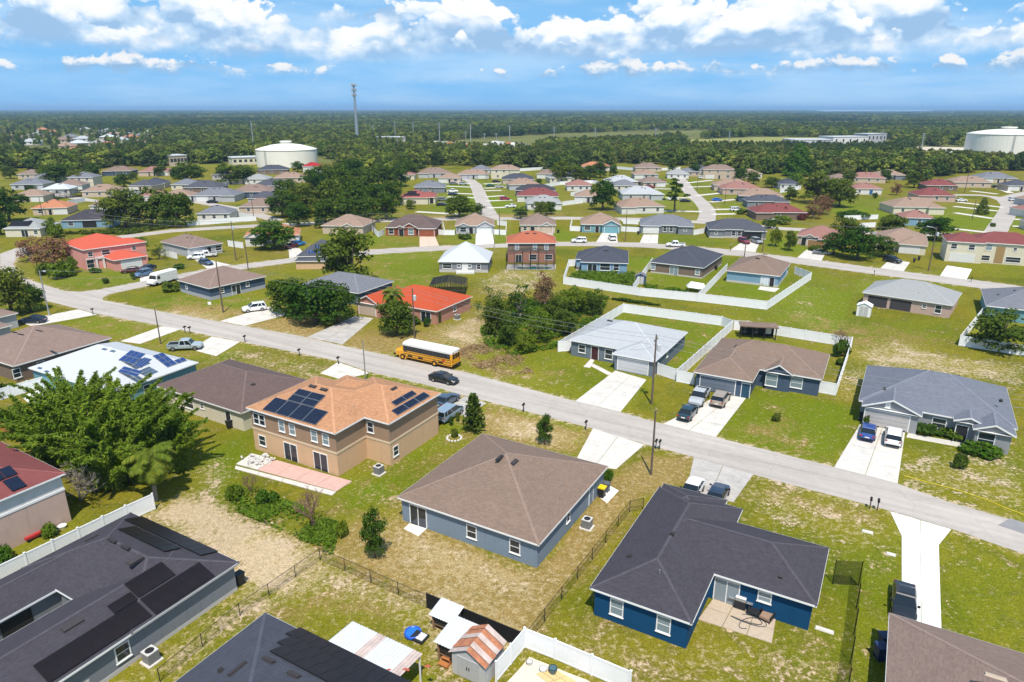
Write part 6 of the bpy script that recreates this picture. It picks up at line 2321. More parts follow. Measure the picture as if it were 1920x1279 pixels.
T("short tree below the wood's edge near the cross street", OAKS, (676, 412), 36, 390, name="young_tree", idx=1)
T("tree by the red-roofed white house near the tank", OAKS, (558, 322), 26, 302, name="oak_tree", idx=0)
T("sparse bare-limbed tree right of the coral villa", SPARSE, (268, 472), 30, 440, name="bare_tree", idx=0)
T("thin leafless tree on the lawn right of the coral villa", SPARSE, (300, 486), 34, 456, name="bare_tree", idx=1)
T("small palm-topped tree at the villa's front corner", BRTS, (138, 512), 24, 478, name="young_tree", idx=0)
T("tall feathery trees behind the slate roof, right woods edge", BRTS, (1700, 330), 36, 285, name="oak_tree", idx=1)
T("yellow-green tree left of the light blue house", BRTS, (95, 440), 26, 404, name="oak_tree", idx=0)
# the dense little wood between the streets
wood = [(530, 408, 64, 350), (575, 400, 70, 336), (622, 398, 74, 330), (668, 400, 70, 332), (706, 398, 62, 336), (560, 424, 56, 372), (610, 420, 60, 366), (650, 420, 62, 362), (692, 416, 58, 362), (724, 412, 50, 358),
        (540, 385, 50, 326), (590, 372, 56, 316), (640, 366, 56, 306), (690, 368, 58, 310), (735, 385, 48, 330), (610, 350, 46, 300), (660, 345, 50, 290), (710, 350, 50, 300), (752, 350, 44, 300), (760, 335, 40, 292)]
for i, (x, b, w, t) in enumerate(sorted(wood)):
    T(ORD[i] + " tree from the left in the dense wood beside the centre side street", OAKS if i % 3 else MIDS, (x, b), w, t, group="trees of the wood in the middle", name="oak_tree", idx=i)
for i, (x, b, w, t) in enumerate(sorted(((1300, 330, 24, 304), (1338, 322, 20, 300), (1388, 338, 34, 310), (1412, 345, 30, 318), (1446, 352, 34, 330), (1260, 322, 20, 302), (1480, 375, 30, 350), (1590, 346, 26, 318), (1660, 342, 26, 314), (1712, 352, 34, 318),
                                  (20, 335, 30, 308), (90, 338, 40, 304), (132, 326, 36, 298), (176, 332, 30, 306), (330, 336, 26, 312), (300, 330, 26, 306), (420, 330, 26, 306), (470, 335, 22, 314), (250, 338, 18, 320), (60, 362, 22, 346), (1150, 330, 22, 306), (1010, 345, 14, 334), (770, 392, 22, 372), (1180, 400, 14, 386), (1775, 356, 20, 336)))):
    T(ORD[i] + " from the left of the oaks scattered among the far houses", MIDS if i % 3 == 0 else OAKS, (x, b), w, t, group="oaks scattered among the far houses", name="oak_tree", idx=i)
# scrub thicket in the empty lot
TH = [((930, 628), 58, 552, MIDS), ((975, 600), 66, 528, SPARSE), ((1022, 575), 52, 506, RUST), ((1075, 585), 66, 526, BRTS), ((1110, 590), 50, 538, MIDS), ((955, 648), 54, 586, MIDS), ((1010, 640), 58, 580, BRTS), ((1060, 628), 52, 574, MIDS),
      ((920, 600), 60, 534, SPARSE), ((1040, 610), 50, 552, MIDS), ((985, 660), 44, 612, BRTS)]
thl = ["dark leafy tree at the left of the scrub thicket in the empty lot", "thin pale tree at the back of the scrub thicket", "rust-topped tree crowning the scrub thicket", "broad green tree at the right of the scrub thicket", "dark tree at the thicket's right end by the white fence",
       "low dark tree at the thicket's front left", "low green tree at the thicket's front centre", "dark tree at the thicket's front right", "pale thin tree at the thicket's left back", "dark tree in the middle of the scrub thicket", "lowest green tree at the thicket's front edge"]
for (b, w, t, pr), lab in zip(TH, thl):
    T(lab, pr, b, w, t, name="scrub_tree", idx=rnd.randrange(4))
# bamboo, palm and bare shrubs, lower left
for i, (b, w, t) in enumerate((((110, 868), 120, 726), ((185, 885), 150, 712), ((255, 890), 130, 735), ((300, 870), 110, 744), ((150, 830), 110, 690), ((235, 838), 120, 712), ((205, 915), 110, 790), ((330, 880), 80, 790))):
    p = G(*b)
    dd = depth(p)
    d = ray(b[0], t)
    hh = CAM_H + d.z * p.y / d.y
    lab = ["leftmost bamboo clump beside the wooden fence", "broad middle bamboo clump behind the maroon-roofed house", "bamboo clump right behind the palm", "rightmost bamboo clump by the cream house", "rear left bamboo clump in front of the white roof", "rear bamboo clump before the brown roof",
           "front bamboo clump above the bare grey shrub", "low bamboo clump at the right edge of the grove"][i]
    plant_at("bamboo_clump", lab, "bamboo", BAMB[i % 3], p, w * dd / FPX / 6.2, hh / 7.8, None, "bamboo grove", ("culms", "foliage"))
p = G(292, 938)
root = empty("palm_tree", p, 0.4, (0.95, 0.95, 0.9))
tag(root, "feather palm with drooping yellow-green fronds beside the white fence", "palm")
link("trunk", PALM[0], root)
for m_ in PALM[1]:
    link("frond", m_, root)
p = G(770, 590)
root = empty("palm_tree", G(738, 606), 1.4, (0.8, 0.8, 1.05))
tag(root, "palm rising behind the round oak before the orange-red roof", "palm")
link("trunk", PALM[0], root)
for m_ in PALM[1]:
    link("frond", m_, root)
for i, (b, s) in enumerate((((150, 940), 1.25), ((178, 925), 1.0))):
    plant_at("bare_shrub", ["large leafless grey shrub above the lower left fence", "smaller leafless grey shrub behind the fence by the bamboo"][i], "shrub", (BARE[0],), b, s, s, names=("branches",))
plant_at("bare_shrub", "reddish leafless sapling among the weeds below the pink patio", "shrub", (BARE[1],), (588, 990), 1.15, 1.4, names=("branches",))
plant_at("bare_shrub", "small reddish leafless shrub by the fenced corner, right of the slate-blue house", "shrub", (BARE[1],), (1572, 650), 1.0, 1.0, names=("branches",))
plant_at("bare_shrub", "little leafless twig shrub left of the reddish sapling", "shrub", (BARE[1],), (470, 925), 0.6, 0.8, names=("branches",))
SH_L = [((28, 790), 60, 762, 0, "green shrub at the left edge above the wooden fence"), ((5, 745), 36, 712, 3, "dark shrub at the left edge by the white fence"), ((112, 520), 50, 490, 2, "bright rounded shrub in the villa's garden"), ((86, 515), 36, 488, 0, "dark shrub left of the villa's bright shrub"),
        ((320, 546), 34, 524, 0, "round grey-green bush at the corner of the slate-blue house"), ((890, 795), 22, 776, 3, "small shrub at the conifer's foot"), ((852, 820), 14, 806, 0, "little round bush in a stone ring by the tan house"), ((858, 790), 9, 780, 1, "tiny hedge ball by the tan house's drive"),
        ((846, 798), 9, 788, 1, "second tiny hedge ball by the tan house's drive"), ((1140, 900), 18, 886, 2, "small weed bush at the right corner of the centre house"), ((1797, 878), 26, 848, 1, "young low bush on the slate-roofed house's lawn"),
        ((1738, 810), 60, 796, 1, "left hedge under the slate-roofed house's windows"), ((1780, 820), 44, 804, 2, "right hedge by the slate-roofed house's entry"), ((1838, 850), 66, 834, 2, "hedge under the slate-roofed house's gable window"), ((1622, 800), 14, 776, 3, "small palm shrub at the left corner of the garage gable"),
        ((1576, 668), 34, 632, 3, "dark shrub inside the fenced corner, right of the slate-blue house"), ((1575, 685), 16, 670, 0, "small bush along the side fence of the slate-blue house"), ((800, 612), 16, 594, 1, "shrub by the salmon house's corner"), ((822, 606), 12, 582, 0, "upright shrub at the salmon house's right corner"),
        ((778, 608), 22, 592, 2, "shrub at the salmon house's entry"), ((612, 610), 20, 594, 0, "small shrub by the old drive"), ((1455, 790), 16, 780, 0, "little dark tuft in the middle of the slate-blue house's lawn"), ((870, 448), 26, 436, 0, "bush bed before the pale blue house"),
        ((1527, 470), 22, 458, 0, "clipped shrub before the mauve-roofed house"), ((1280, 470), 0, 0, 0, ""), ((335, 504), 20, 494, 2, "low brownish bush on the villa neighbour's lawn"), ((198, 532), 12, 518, 0, "small bush on the villa's front lawn"), ((250, 525), 9, 508, 1, "sapling by the villa's drive"),
        ((178, 512), 20, 502, 2, "shrubs by the villa's arched window"), ((1640, 372), 10, 360, 1, "round clipped bush by the white house with blue door"), ((1440, 428), 26, 408, 1, "green bush beside the back row's street lamp"), ((1465, 420), 34, 402, 2, "bush row under the brick-red roof"), ((1390, 402), 20, 390, 1, "shrub by the brick-red roofed house's drive"),
        ((108, 445), 30, 418, 2, "bright shrub left of the light blue house's corner"), ((640, 1005), 26, 975, 2, "weed bush by the fence corner"), ((1860, 425), 10, 416, 0, "small dark bush by the far right street"), ((440, 935), 30, 905, 2, "weedy bush below the tan house's patio"), ((500, 945), 40, 918, 2, "leafy weeds left of the reddish sapling"),
        ((1490, 345), 30, 322, 2, "yellow-green bush among the houses, right of centre"), ((1420, 330), 26, 306, 1, "round bush by the cream house, right of centre"), ((1600, 408), 60, 394, 1, "low hedge along the open lawn, right"), ((95, 1005), 30, 990, 2, "leafy weeds beside the white wall at the left edge"), ((10, 1050), 40, 1032, 2, "weeds behind the lower left fence")]
for b, w, t, i, lab in SH_L:
    if not lab:
        continue
    tree(lab, BUSH, b, w, t, name="shrub", w0=4.2, h0=2.3, idx=i, names=("stems", "foliage"), cat="shrub")
tree("round maroon shrub by the drive under the brick-red roof", BUSH_M, (1500, 412), 24, 396, name="shrub", w0=4.2, h0=2.3, names=("stems", "foliage"), cat="shrub")


def weeds(name, label, cat, poly, n, leaf, hmax, size, clump=0.5):
    P = [G(*p) for p in poly]
    xs, ys_ = [p.x for p in P], [p.y for p in P]
    pts = []
    g = np.random.default_rng(len(poly) * 7 + n)
    while len(pts) < n:
        q = np.stack([g.uniform(min(xs), max(xs), n), g.uniform(min(ys_), max(ys_), n)], 1)
        q = q[in_poly(q, [(p.x, p.y) for p in P])]
        k = np.sin(q[:, 0] * 1.3 + 1.0) * np.cos(q[:, 1] * 1.1) + np.sin(q[:, 0] * 0.5 - q[:, 1] * 0.7) + g.normal(0, 0.7, len(q))
        pts.extend(q[k > -clump].tolist())
    pts = np.array(pts[:n])
    hh = hmax * (0.35 + 0.65 * np.clip(0.5 + 0.5 * np.sin(pts[:, 0] * 0.9) * np.cos(pts[:, 1] * 1.3), 0, 1)) * g.random(n) ** 0.6
    C = np.stack([pts[:, 0], pts[:, 1], hh], 1)
    Nn = np.stack([g.normal(0, 0.5, n), g.normal(0, 0.5, n), np.ones(n)], 1)
    V, F = leaf_quads(C, Nn, size, 2.2)
    o = link(name, np_mesh(name, V, F, [leaf]))
    return tag(o, label, cat, kind="stuff")


weeds("weed_patch", "rank bright green weeds below the tan house's patio", "weeds", [(425, 925), (470, 915), (560, 950), (640, 985), (620, 1050), (580, 1020), (500, 985), (440, 960)], 4200, L_WEED, 0.55, 0.2, -0.5)
weeds("dry_brush", "pinkish dry brush in the empty lot behind the school bus", "brush", [(840, 648), (920, 640), (980, 672), (1000, 700), (930, 705), (870, 680)], 3200, L_DRY, 0.35, 0.16, -0.3)
weeds("tall_grass", "long green grass in the blue house's fenced yard", "grass", [(1070, 516), (1090, 508), (1190, 512), (1186, 540), (1160, 545), (1064, 528)], 7000, L_WEED, 0.9, 0.26)
weeds("scrub_grass", "rough green scrub around the thicket", "scrub", [(900, 620), (960, 570), (1080, 545), (1140, 560), (1130, 590), (1060, 650), (960, 670), (910, 650)], 9000, L_WEED, 0.9, 0.3)
weeds("scrub_grass", "scrubby growth along the road behind the red villa", "scrub", [(100, 440), (240, 440), (330, 426), (240, 432)], 3500, L_MID, 1.2, 0.5)
weeds("hedge_growth", "tangled shrubs along the back of the middle row's fence", "scrub", [(1130, 560), (1190, 566), (1240, 575), (1180, 568)], 1800, L_MID, 0.9, 0.26)
weeds("garden_plants", "low garden plants in the brown house's fenced yard", "plants", [(1205, 535), (1260, 542), (1295, 550), (1220, 548)], 1800, L_WEED, 0.7, 0.24)

# ------------------------------------------------------------------ vehicles
CARGLASS = plain("car_glass", (0.012, 0.016, 0.02, 1), 0.05, 0.7, var=0.0)
LAMP = plain("headlamp", (0.65, 0.66, 0.68, 1), 0.15, 0.6, var=0.0)
TAIL = plain("tail_lamp", (0.35, 0.012, 0.012, 1), 0.2, 0.6, var=0.0)
RIM = plain("wheel_rim", (0.33, 0.34, 0.35, 1), 0.3, metal=0.7, var=0.0)
CARS = {}


def paint_mat(col):
    nm = "car_paint_" + "_".join("%d" % (c * 100) for c in col[:3])
    return plain(nm, tuple(col) + (1,), 0.28, 0.5, 0.0, 0.0, coat=0.6)


def loft(mb, secs, mi=0):
    """secs: list of rings with equal numbers of points"""
    b = len(mb.v)
    n = len(secs[0])
    for s in secs:
        mb.v.extend(s)
    for i in range(len(secs) - 1):
        for k in range(n):
            k2 = (k + 1) % n
            mb.f.append((b + i * n + k, b + i * n + k2, b + (i + 1) * n + k2, b + (i + 1) * n + k))
            mb.m.append(mi)
    mb.f.append(tuple(b + k for k in range(n - 1, -1, -1)))
    mb.f.append(tuple(b + (len(secs) - 1) * n + k for k in range(n)))
    mb.m += [mi, mi]


def ring(x, zb, zt, w):
    zm = zb + (zt - zb) * 0.55
    half = [(w * 0.86, zb), (w * 0.97, zb + 0.10), (w, zm), (w * 0.965, zt - 0.07), (w * 0.86, zt), (w * 0.4, zt + 0.025)]
    return [(x, y, z) for y, z in half] + [(x, -y, z) for y, z in half[::-1]]


SPEC = {   # body stations (x, bottom, top, half width); cabin (rear base, rear roof, front roof, front base, roof height)
    'sedan': ([(-2.36, .42, .80, .72), (-2.25, .28, .98, .84), (-1.5, .22, 1.02, .90), (.75, .22, .98, .90), (1.9, .24, .84, .87), (2.25, .28, .70, .80), (2.36, .40, .58, .66)], (-1.95, -1.05, .15, 1.05, 1.45), 1.42, .33),
    'suv': ([(-2.35, .45, .95, .78), (-2.28, .32, 1.08, .90), (-1.4, .26, 1.12, .95), (.9, .26, 1.10, .95), (1.9, .28, 1.02, .92), (2.25, .34, .86, .85), (2.36, .48, .70, .72)], (-2.22, -1.95, .25, 1.15, 1.74), 1.45, .37),
    'van': ([(-2.5, .42, .95, .82), (-2.45, .30, 1.06, .95), (-1.4, .26, 1.08, .98), (1.3, .26, 1.06, .98), (2.1, .28, .92, .92), (2.42, .34, .78, .84), (2.5, .46, .66, .72)], (-2.42, -2.25, .55, 1.75, 1.75), 1.52, .35),
    'pickup': ([(-2.75, .55, .98, .90), (-2.7, .42, 1.08, .95), (-1.5, .36, 1.10, .97), (1.2, .36, 1.10, .97), (2.3, .38, 1.06, .95), (2.65, .42, .92, .90), (2.75, .52, .78, .82)], (-.75, -.55, .75, 1.35, 1.84), 1.75, .40),
}


def car_parts(kind):
    if kind in CARS:
        return CARS[kind]
    st, cab, wb, wr = SPEC[kind]
    body = MB()
    loft(body, [ring(*s) for s in st])
    xr, xrr, xfr, xf, zr = cab
    w = st[3][3]
    belt = st[2][2] - 0.03
    gl = MB()
    wt = w * 0.76
    b0 = w * 0.93
    lo = [(xr, -b0, belt), (xf, -b0, belt - .02), (xf, b0, belt - .02), (xr, b0, belt)]
    hi = [(xrr, -wt, zr - .05), (xfr, -wt, zr - .05), (xfr, wt, zr - .05), (xrr, wt, zr - .05)]
    loft(gl, [lo, hi])
    roof = MB()
    loft(roof, [[(xrr - .10, -wt - .04, zr - .08), (xfr + .10, -wt - .04, zr - .08), (xfr + .10, wt + .04, zr - .08), (xrr - .10, wt + .04, zr - .08)],
                [(xrr - .02, -wt + .02, zr - .005), (xfr + .0, -wt + .02, zr - .005), (xfr + .0, wt - .02, zr - .005), (xrr - .02, wt - .02, zr - .005)],
                [(xrr + .25, -wt * .6, zr + .025), (xfr - .25, -wt * .6, zr + .025), (xfr - .25, wt * .6, zr + .025), (xrr + .25, wt * .6, zr + .025)]])
    # pillars
    for sy in (-1, 1):
        for (xa, xb, ww) in ((xr, xrr, .10), (xf, xfr, .07), ((xr + xf) / 2, (xrr + xfr) / 2, .06)):
            p, q = Vector((xa, sy * (b0 + .012), belt - .02)), Vector((xb, sy * (wt + .018), zr - .06))
            roof.poly([p + Vector((-ww, 0, 0)), p + Vector((ww, 0, 0)), q + Vector((ww * .7, 0, 0)), q + Vector((-ww * .7, 0, 0))][::sy])
        if kind in ('suv', 'van'):
            xa, xb = xr + 0.75, xrr + 0.7
            p, q = Vector((xa, sy * (b0 + .012), belt - .02)), Vector((xb, sy * (wt + .018), zr - .06))
            roof.poly([p + Vector((-.08, 0, 0)), p + Vector((.08, 0, 0)), q + Vector((.06, 0, 0)), q + Vector((-.06, 0, 0))][::sy])
    parts = [("body", body.mesh("body", BLACK, False), 'paint'), ("windows", gl.mesh("windows", CARGLASS), None), ("roof", roof.mesh("roof", BLACK), 'paint')]
    if kind == 'pickup':
        bed = MB()
        bed.box(-2.62, -.80, 1.04, -.86, .80, 1.135)
        parts.append(("cargo_bed", bed.mesh("cargo_bed", BLACK), None))
        rl = MB()
        for sy in (-1, 1):
            rl.box(-2.7, sy * .93 - .09, 1.05, -.8, sy * .93 + .06, 1.19)
        rl.box(-2.73, -.9, 1.05, -2.62, .9, 1.18)
        parts.append(("bed_rail", rl.mesh("bed_rail", BLACK), 'paint'))
    ty = MB()
    ty.tube([(0, -.12, 0), (0, .12, 0)], wr, 14)
    ri = MB()
    ri.tube([(0, -.135, 0), (0, .135, 0)], wr * .62, 10)
    tm, rm = ty.mesh("wheel", BLACK), ri.mesh("rim", RIM)
    wx = wb * (0.95 if kind != 'pickup' else 1.02)
    wheels = [(sx * wx, sy * (w - .09), wr) for sx in (-1, 1) for sy in (-1, 1)]
    xf_, xb_ = st[-1][0], st[0][0]
    hl, tl = MB(), MB()
    hl.box(-.10, -.2, -.07, .05, .2, .07)
    tl.box(-.03, -.12, -.10, .06, .12, .10)
    lights = [("headlight", hl.mesh("headlight", LAMP), (xf_ - .09, s * (w - .32), st[-2][2] - .08)) for s in (-1, 1)] + \
             [("taillight", tl.mesh("taillight", TAIL), (xb_ + .03, s * (w - .22), st[1][2] - .14)) for s in (-1, 1)]
    mi = MB()
    mi.box(-.08, -.1, -.07, .08, .1, .07)
    mirr = [("mirror", mi.mesh("mirror", BLACK), (xf - .25, s * (w + .08), belt + .06)) for s in (-1, 1)]
    bp = MB()
    bp.box(xb_ - .03, -w * .8, .36, xb_ + .12, w * .8, .52)
    bf = MB()
    bf.box(xf_ - .14, -w * .78, .34, xf_ + .02, w * .78, .47)
    wd = MB()
    wd.box(xb_ - .012, -.26, .62, xb_ + .05, .26, .75)
    parts.append(("bumper", bp.mesh("bumper", BLACK), None))
    parts.append(("bumper", bf.mesh("bumper", BLACK), None))
    parts.append(("number_plate", wd.mesh("number_plate", WHITE), None))
    CARS[kind] = (parts, tm, rm, wheels, lights + mirr)
    return CARS[kind]


def car(label, kind, px, toward, col, cat=None, detail=True, name=None, group=None, z=0.02):
    """px: ground point under the middle of the car; toward: a ground point its nose points to, or an angle"""
    p = G(*px)
    if isinstance(toward, (int, float)):
        a = math.radians(toward)
    else:
        q = G(*toward) - p
        a = math.atan2(q.y, q.x)
    root = empty(name or {'sedan': 'parked_car', 'suv': 'parked_suv', 'van': 'parked_van', 'pickup': 'pickup_truck'}[kind], (p.x, p.y, z), a)
    tag(root, label, cat or {'sedan': 'car', 'suv': 'SUV', 'van': 'van', 'pickup': 'pickup'}[kind], group)
    parts, tm, rm, wheels, lights = car_parts(kind)
    pm = paint_mat(col)
    for nm, m_, pk in parts:
        o = link(nm, m_, root)
        if pk:
            o.material_slots[0].link = 'OBJECT'
            o.material_slots[0].material = pm
    for w in wheels:
        o = link("wheel", tm, root, w)
        if detail:
            link("rim", rm, o)
    if detail:
        for nm, m_, l in lights:
            link(nm, m_, root, l)
    return root


BLK, NAVYC, SILV, WHT, BLU, TANC, REDC, GRYC = (.012, .013, .016), (.014, .028, .06), (.42, .44, .46), (.78, .79, .80), (.02, .06, .26), (.33, .27, .21), (.28, .02, .03), (.16, .17, .18)
RA = -29.7
car("black sedan driving on the main road below the school bus", 'sedan', (832, 716), RA, BLK)
car("silver-blue minivan parked at the tan two storey house", 'van', (842, 782), 62, (.22, .30, .38))
car("dark car nose-in behind the silver-blue minivan at the tan house", 'sedan', (838, 757), 62, (.05, .08, .12))
car("silver pickup with dark bed in front of the slate-blue garage", 'pickup', (1310, 752), 242, SILV)
car("tan SUV with its back to the road at the slate-blue house", 'suv', (1350, 755), 60, TANC)
car("dark teal sedan at the foot of the slate-blue house's drive", 'sedan', (1289, 780), 60, (.01, .035, .05))
car("royal blue hatchback on the slate-roofed house's drive", 'sedan', (1626, 816), 60, BLU)
car("white SUV with dark windows on the slate-roofed house's drive", 'suv', (1673, 827), 60, WHT)
car("white sedan half hidden by the deep blue house's roof", 'sedan', (1296, 928), 240, WHT)
car("dark blue sedan half hidden by the deep blue house's roof", 'sedan', (1344, 936), 60, NAVYC)
car("black sedan on the grass beside the new white drive, lower right", 'sedan', (1692, 1140), (1692, 1260), BLK)
car("white SUV on the drive beside the spreading oak", 'suv', (477, 583), 208, WHT)
car("silver pickup with blue load at the white-roofed house", 'pickup', (348, 655), 8, (.36, .42, .46))
car("dark sedan on the long drive at the left edge", 'sedan', (62, 605), 185, NAVYC)
car("dark red car at the coral villa's garage", 'sedan', (246, 511), 205, (.10, .02, .02))
car("blue SUV in front of the coral villa's garage", 'suv', (268, 518), -110, (.09, .17, .30))
car("small dark car behind the blue SUV at the villa", 'sedan', (276, 507), -110, (.02, .025, .04))
car("white SUV at the brown-roofed grey house's garage", 'suv', (368, 486), 200, WHT)
car("white pickup beside the white SUV at the grey house", 'pickup', (387, 482), 200, WHT)
car("dark blue sedan behind the two white cars at the grey house", 'sedan', (386, 496), -35, (.04, .08, .16))
car("dark red car under the shade tree at the orange-roofed white house", 'sedan', (546, 465), -110, (.16, .01, .03))
car("bright blue covered car beside the dark red car under the shade tree", 'suv', (559, 461), 60, (.03, .22, .60))
car("white SUV parked on the grass of the back street", 'suv', (1085, 455), 178, WHT)
car("white SUV seen from behind on the turquoise house's drive", 'suv', (1147, 450), 92, WHT)
car("white pickup parked on the back street before the grey house", 'pickup', (1266, 463), 172, WHT)
car("magenta-red SUV outside the open garage", 'suv', (1394, 456), -78, (.25, .02, .06))
car("grey SUV outside the open garage", 'suv', (1418, 456), -78, (.30, .32, .34))
car("dark SUV on the taupe-roofed cream house's drive", 'suv', (1672, 492), -60, (.02, .02, .022))
car("grey car in the oak's shade by the mauve-roofed house", 'sedan', (1540, 477), -30, (.20, .21, .22))
for x, y, a, c, k, lab in ((398, 381, 10, BLK, 'sedan', "black car before the long grey house's garage, left"), (848, 361, 0, WHT, 'pickup', "white pickup on the centre street's left side"), (849, 366, 0, NAVYC, 'sedan', "dark car just below the white pickup on the centre street"),
                           (850, 346, 0, GRYC, 'sedan', "grey car highest on the centre street's left side"), (868, 347, 0, SILV, 'suv', "silver SUV at the top of the centre street"), (946, 375, 5, REDC, 'suv', "red SUV on the centre street's right side"),
                           (957, 389, 175, WHT, 'sedan', "white car nearest on the centre street's right side"), (919, 350, 0, (.01, .09, .05), 'sedan', "dark green car on the centre street's right side"), (936, 352, 0, SILV, 'sedan', "silver car by the blue-black roof on the centre street"),
                           (930, 342, 0, BLK, 'sedan', "black car highest on the centre street's right side"), (830, 377, 0, GRYC, 'suv', "dark SUV beside the red-gabled white house"), (828, 386, 0, BLK, 'sedan', "black car at the red-gabled white house's corner"),
                           (1344, 377, 5, (.02, .12, .50), 'sedan', "bright blue car on the second side street"), (1380, 396, 0, WHT, 'van', "white van by the brick-red roofed house"), (1284, 379, 0, BLK, 'sedan', "black car under the tall pine"), (1262, 376, 0, WHT, 'sedan', "white car left of the tall pine"),
                           (1240, 341, 0, REDC, 'sedan', "red car on the second side street's left side"), (1218, 353, 0, REDC, 'suv', "red SUV by the house with broad white-grey roof"), (1316, 335, 0, WHT, 'suv', "white SUV in front of the tan two-storey house"), (1802, 378, 0, WHT, 'sedan', "white car at the rust-red roofed house, right"),
                           (1900, 377, 10, WHT, 'suv', "white SUV on the far right street"), (1868, 352, -20, BLK, 'sedan', "black car before the beige grey-roofed house, far right"), (1912, 351, -20, (.08, .02, .02), 'suv', "dark red SUV at the far right edge"), (1222, 341, 0, (.05, .3, .32), 'suv', "teal SUV on the second side street")):
    car(lab, k, (x, y), a, c, detail=False)

# white step van by the villa
p = G(305, 531)
root = empty("step_van", (p.x, p.y, 0.02), math.atan2(*((G(277, 535) - G(320, 523)).yx)))
tag(root, "long white step van parked on the corner by the coral villa", "van")
b = MB()
loft(b, [[(x, -w, z0), (x, w, z0), (x, w, z1 - .1), (x, w * .9, z1), (x, -w * .9, z1), (x, -w, z1 - .1)] for x, w, z0, z1 in ((-3.6, 1.1, .5, 2.75), (2.0, 1.1, .5, 2.8), (2.5, 1.08, .5, 2.5))])
loft(b, [[(x, -w, .5), (x, w, .5), (x, w, z1 - .1), (x, w * .8, z1), (x, -w * .8, z1), (x, -w, z1 - .1)] for x, w, z1 in ((2.5, 1.05, 1.45), (3.4, .95, 1.25), (3.6, .9, .95))])
b.build("body", WHITE, root)
b = MB()
b.poly([(2.52, -.9, 1.5), (2.9, -.9, 1.42), (2.62, -.85, 2.3)])
b.poly([(2.525, -.9, 1.45), (2.525, .9, 1.45), (2.51, .9, 2.35), (2.51, -.9, 2.35)])
b.box(1.5, -1.12, 1.5, 2.3, 1.12, 2.2)
b.build("windows", CARGLASS, root)
b = MB()
b.box(3.5, -1.0, .42, 3.72, 1.0, .62)
b.build("bumper", BLACK, root)
for sx in (-2.3, 2.6):
    for sy in (-.98, .98):
        b = MB()
        b.tube([(sx, sy - .12, .42), (sx, sy + .12, .42)], .42, 14)
        b.build("wheel", BLACK, root)

# school bus
YEL = plain("school_bus_yellow", (0.72, 0.33, 0.015, 1), 0.35, 0.4, var=0.03, coat=0.3)
a, b2 = G(752, 673.5), G(818, 688)
fw = (a - b2).normalized()
nrm = Vector((-fw.y, fw.x, 0))
if nrm.y < 0:
    nrm = -nrm
c = (a + b2) / 2 + nrm * 1.15
root = empty("school_bus", (c.x, c.y, 0.02), math.atan2(fw.y, fw.x))
tag(root, "yellow school bus with white roof parked along the main road", "bus")
# x forward: axles at +3.2 and -3.2
XB, XC, XH = -6.6, 3.0, 5.0
b = MB()
loft(b, [[(x, -w, .55), (x, w, .55), (x, w, 2.55), (x, -w, 2.55)] for x, w in ((XB, 1.14), (XB + .12, 1.2), (XC, 1.2), (XC + .15, 1.15))])
b.build("body", YEL, root)
b = MB()
sec = lambda x, w, z0, z1: [(x, -w, z0), (x, w, z0), (x, w, z1 - .25), (x, w * .86, z1 - .07), (x, w * .5, z1), (x, -w * .5, z1), (x, -w * .86, z1 - .07), (x, -w, z1 - .25)]
loft(b, [sec(XB - .01, 1.15, 2.55, 3.0), sec(XB + .12, 1.21, 2.55, 3.12), sec(XC, 1.21, 2.55, 3.12), sec(XC + .2, 1.14, 2.55, 2.98)])
b.build("roof", plain("bus_white_roof", (0.74, 0.73, 0.70, 1), 0.5), root)
b = MB()
sec2 = lambda x, w, z1: [(x, -w, .6), (x, w, .6), (x, w, z1 - .25), (x, w * .75, z1), (x, -w * .75, z1), (x, -w, z1 - .25)]
loft(b, [sec2(XC + .1, 1.08, 1.75), sec2(XH - .3, .95, 1.55), sec2(XH, .85, 1.35)])
hood = b.build("hood", YEL, root)
for sy in (-1, 1):
    q = MB()
    q.box(XH - .08, sy * .72 - .16, .95, XH + .03, sy * .72 + .16, 1.2)
    q.build("headlight", LAMP, root)
    q = MB()
    q.tube([(3.2, sy * 1.0 - .2, .55), (3.2, sy * 1.0 + .2, .55)], .72, 16)
    q.build("fender", YEL, root)
    for x in (3.2, -3.2):
        q = MB()
        q.tube([(x, sy * 1.06 - .16, .5), (x, sy * 1.06 + .2, .5)], .5, 16)
        w_ = q.build("wheel", BLACK, root)
        q = MB()
        q.tube([(x, sy * 1.06 - .05, .5), (x, sy * 1.06 + .22, .5)], .24, 12)
        q.build("rim", YEL, w_)
    # side windows one by one
    n = 12
    x0, x1 = XB + .45, XC - .75
    for i in range(n):
        q = MB()
        xa = x0 + (x1 - x0) * i / n
        q.box(xa + .05, min(sy * 1.17, sy * 1.222), 1.78, xa + (x1 - x0) / n - .05, max(sy * 1.17, sy * 1.222), 2.5)
        q.build("window", CARGLASS, root)
    q = MB()
    q.box(XC - .65, min(sy * 1.17, sy * 1.222), 1.6, XC - .08, max(sy * 1.17, sy * 1.222), 2.5)
    q.build("driver_window", CARGLASS, root)
    q = MB()
    q.box(x0 - .1, min(sy * 1.1, sy * 1.212), 1.72, x1 + .75, max(sy * 1.1, sy * 1.212), 2.55)
    q.build("window_band", BLACK, root)
    for z in (.72, 1.12, 1.5):
        q = MB()
        q.box(XB + .1, min(sy * 1.1, sy * 1.225), z, XC - .1, max(sy * 1.1, sy * 1.225), z + .07)
        q.build("rub_rail", BLACK, root)
    for x in (-.9, -4.9, 1.2):
        q = MB()
        q.box(x, min(sy * 1.1, sy * 1.23), .82, x + .9, max(sy * 1.1, sy * 1.23), 1.03)
        q.build("vent_grille", BLACK, root)
q = MB()
q.tube([(-5.0, -1.16, 1.35), (-5.0, -1.245, 1.35)], .22, 8)
q.tube([(-5.0, 1.16, 1.35), (-5.0, 1.245, 1.35)], .22, 8)
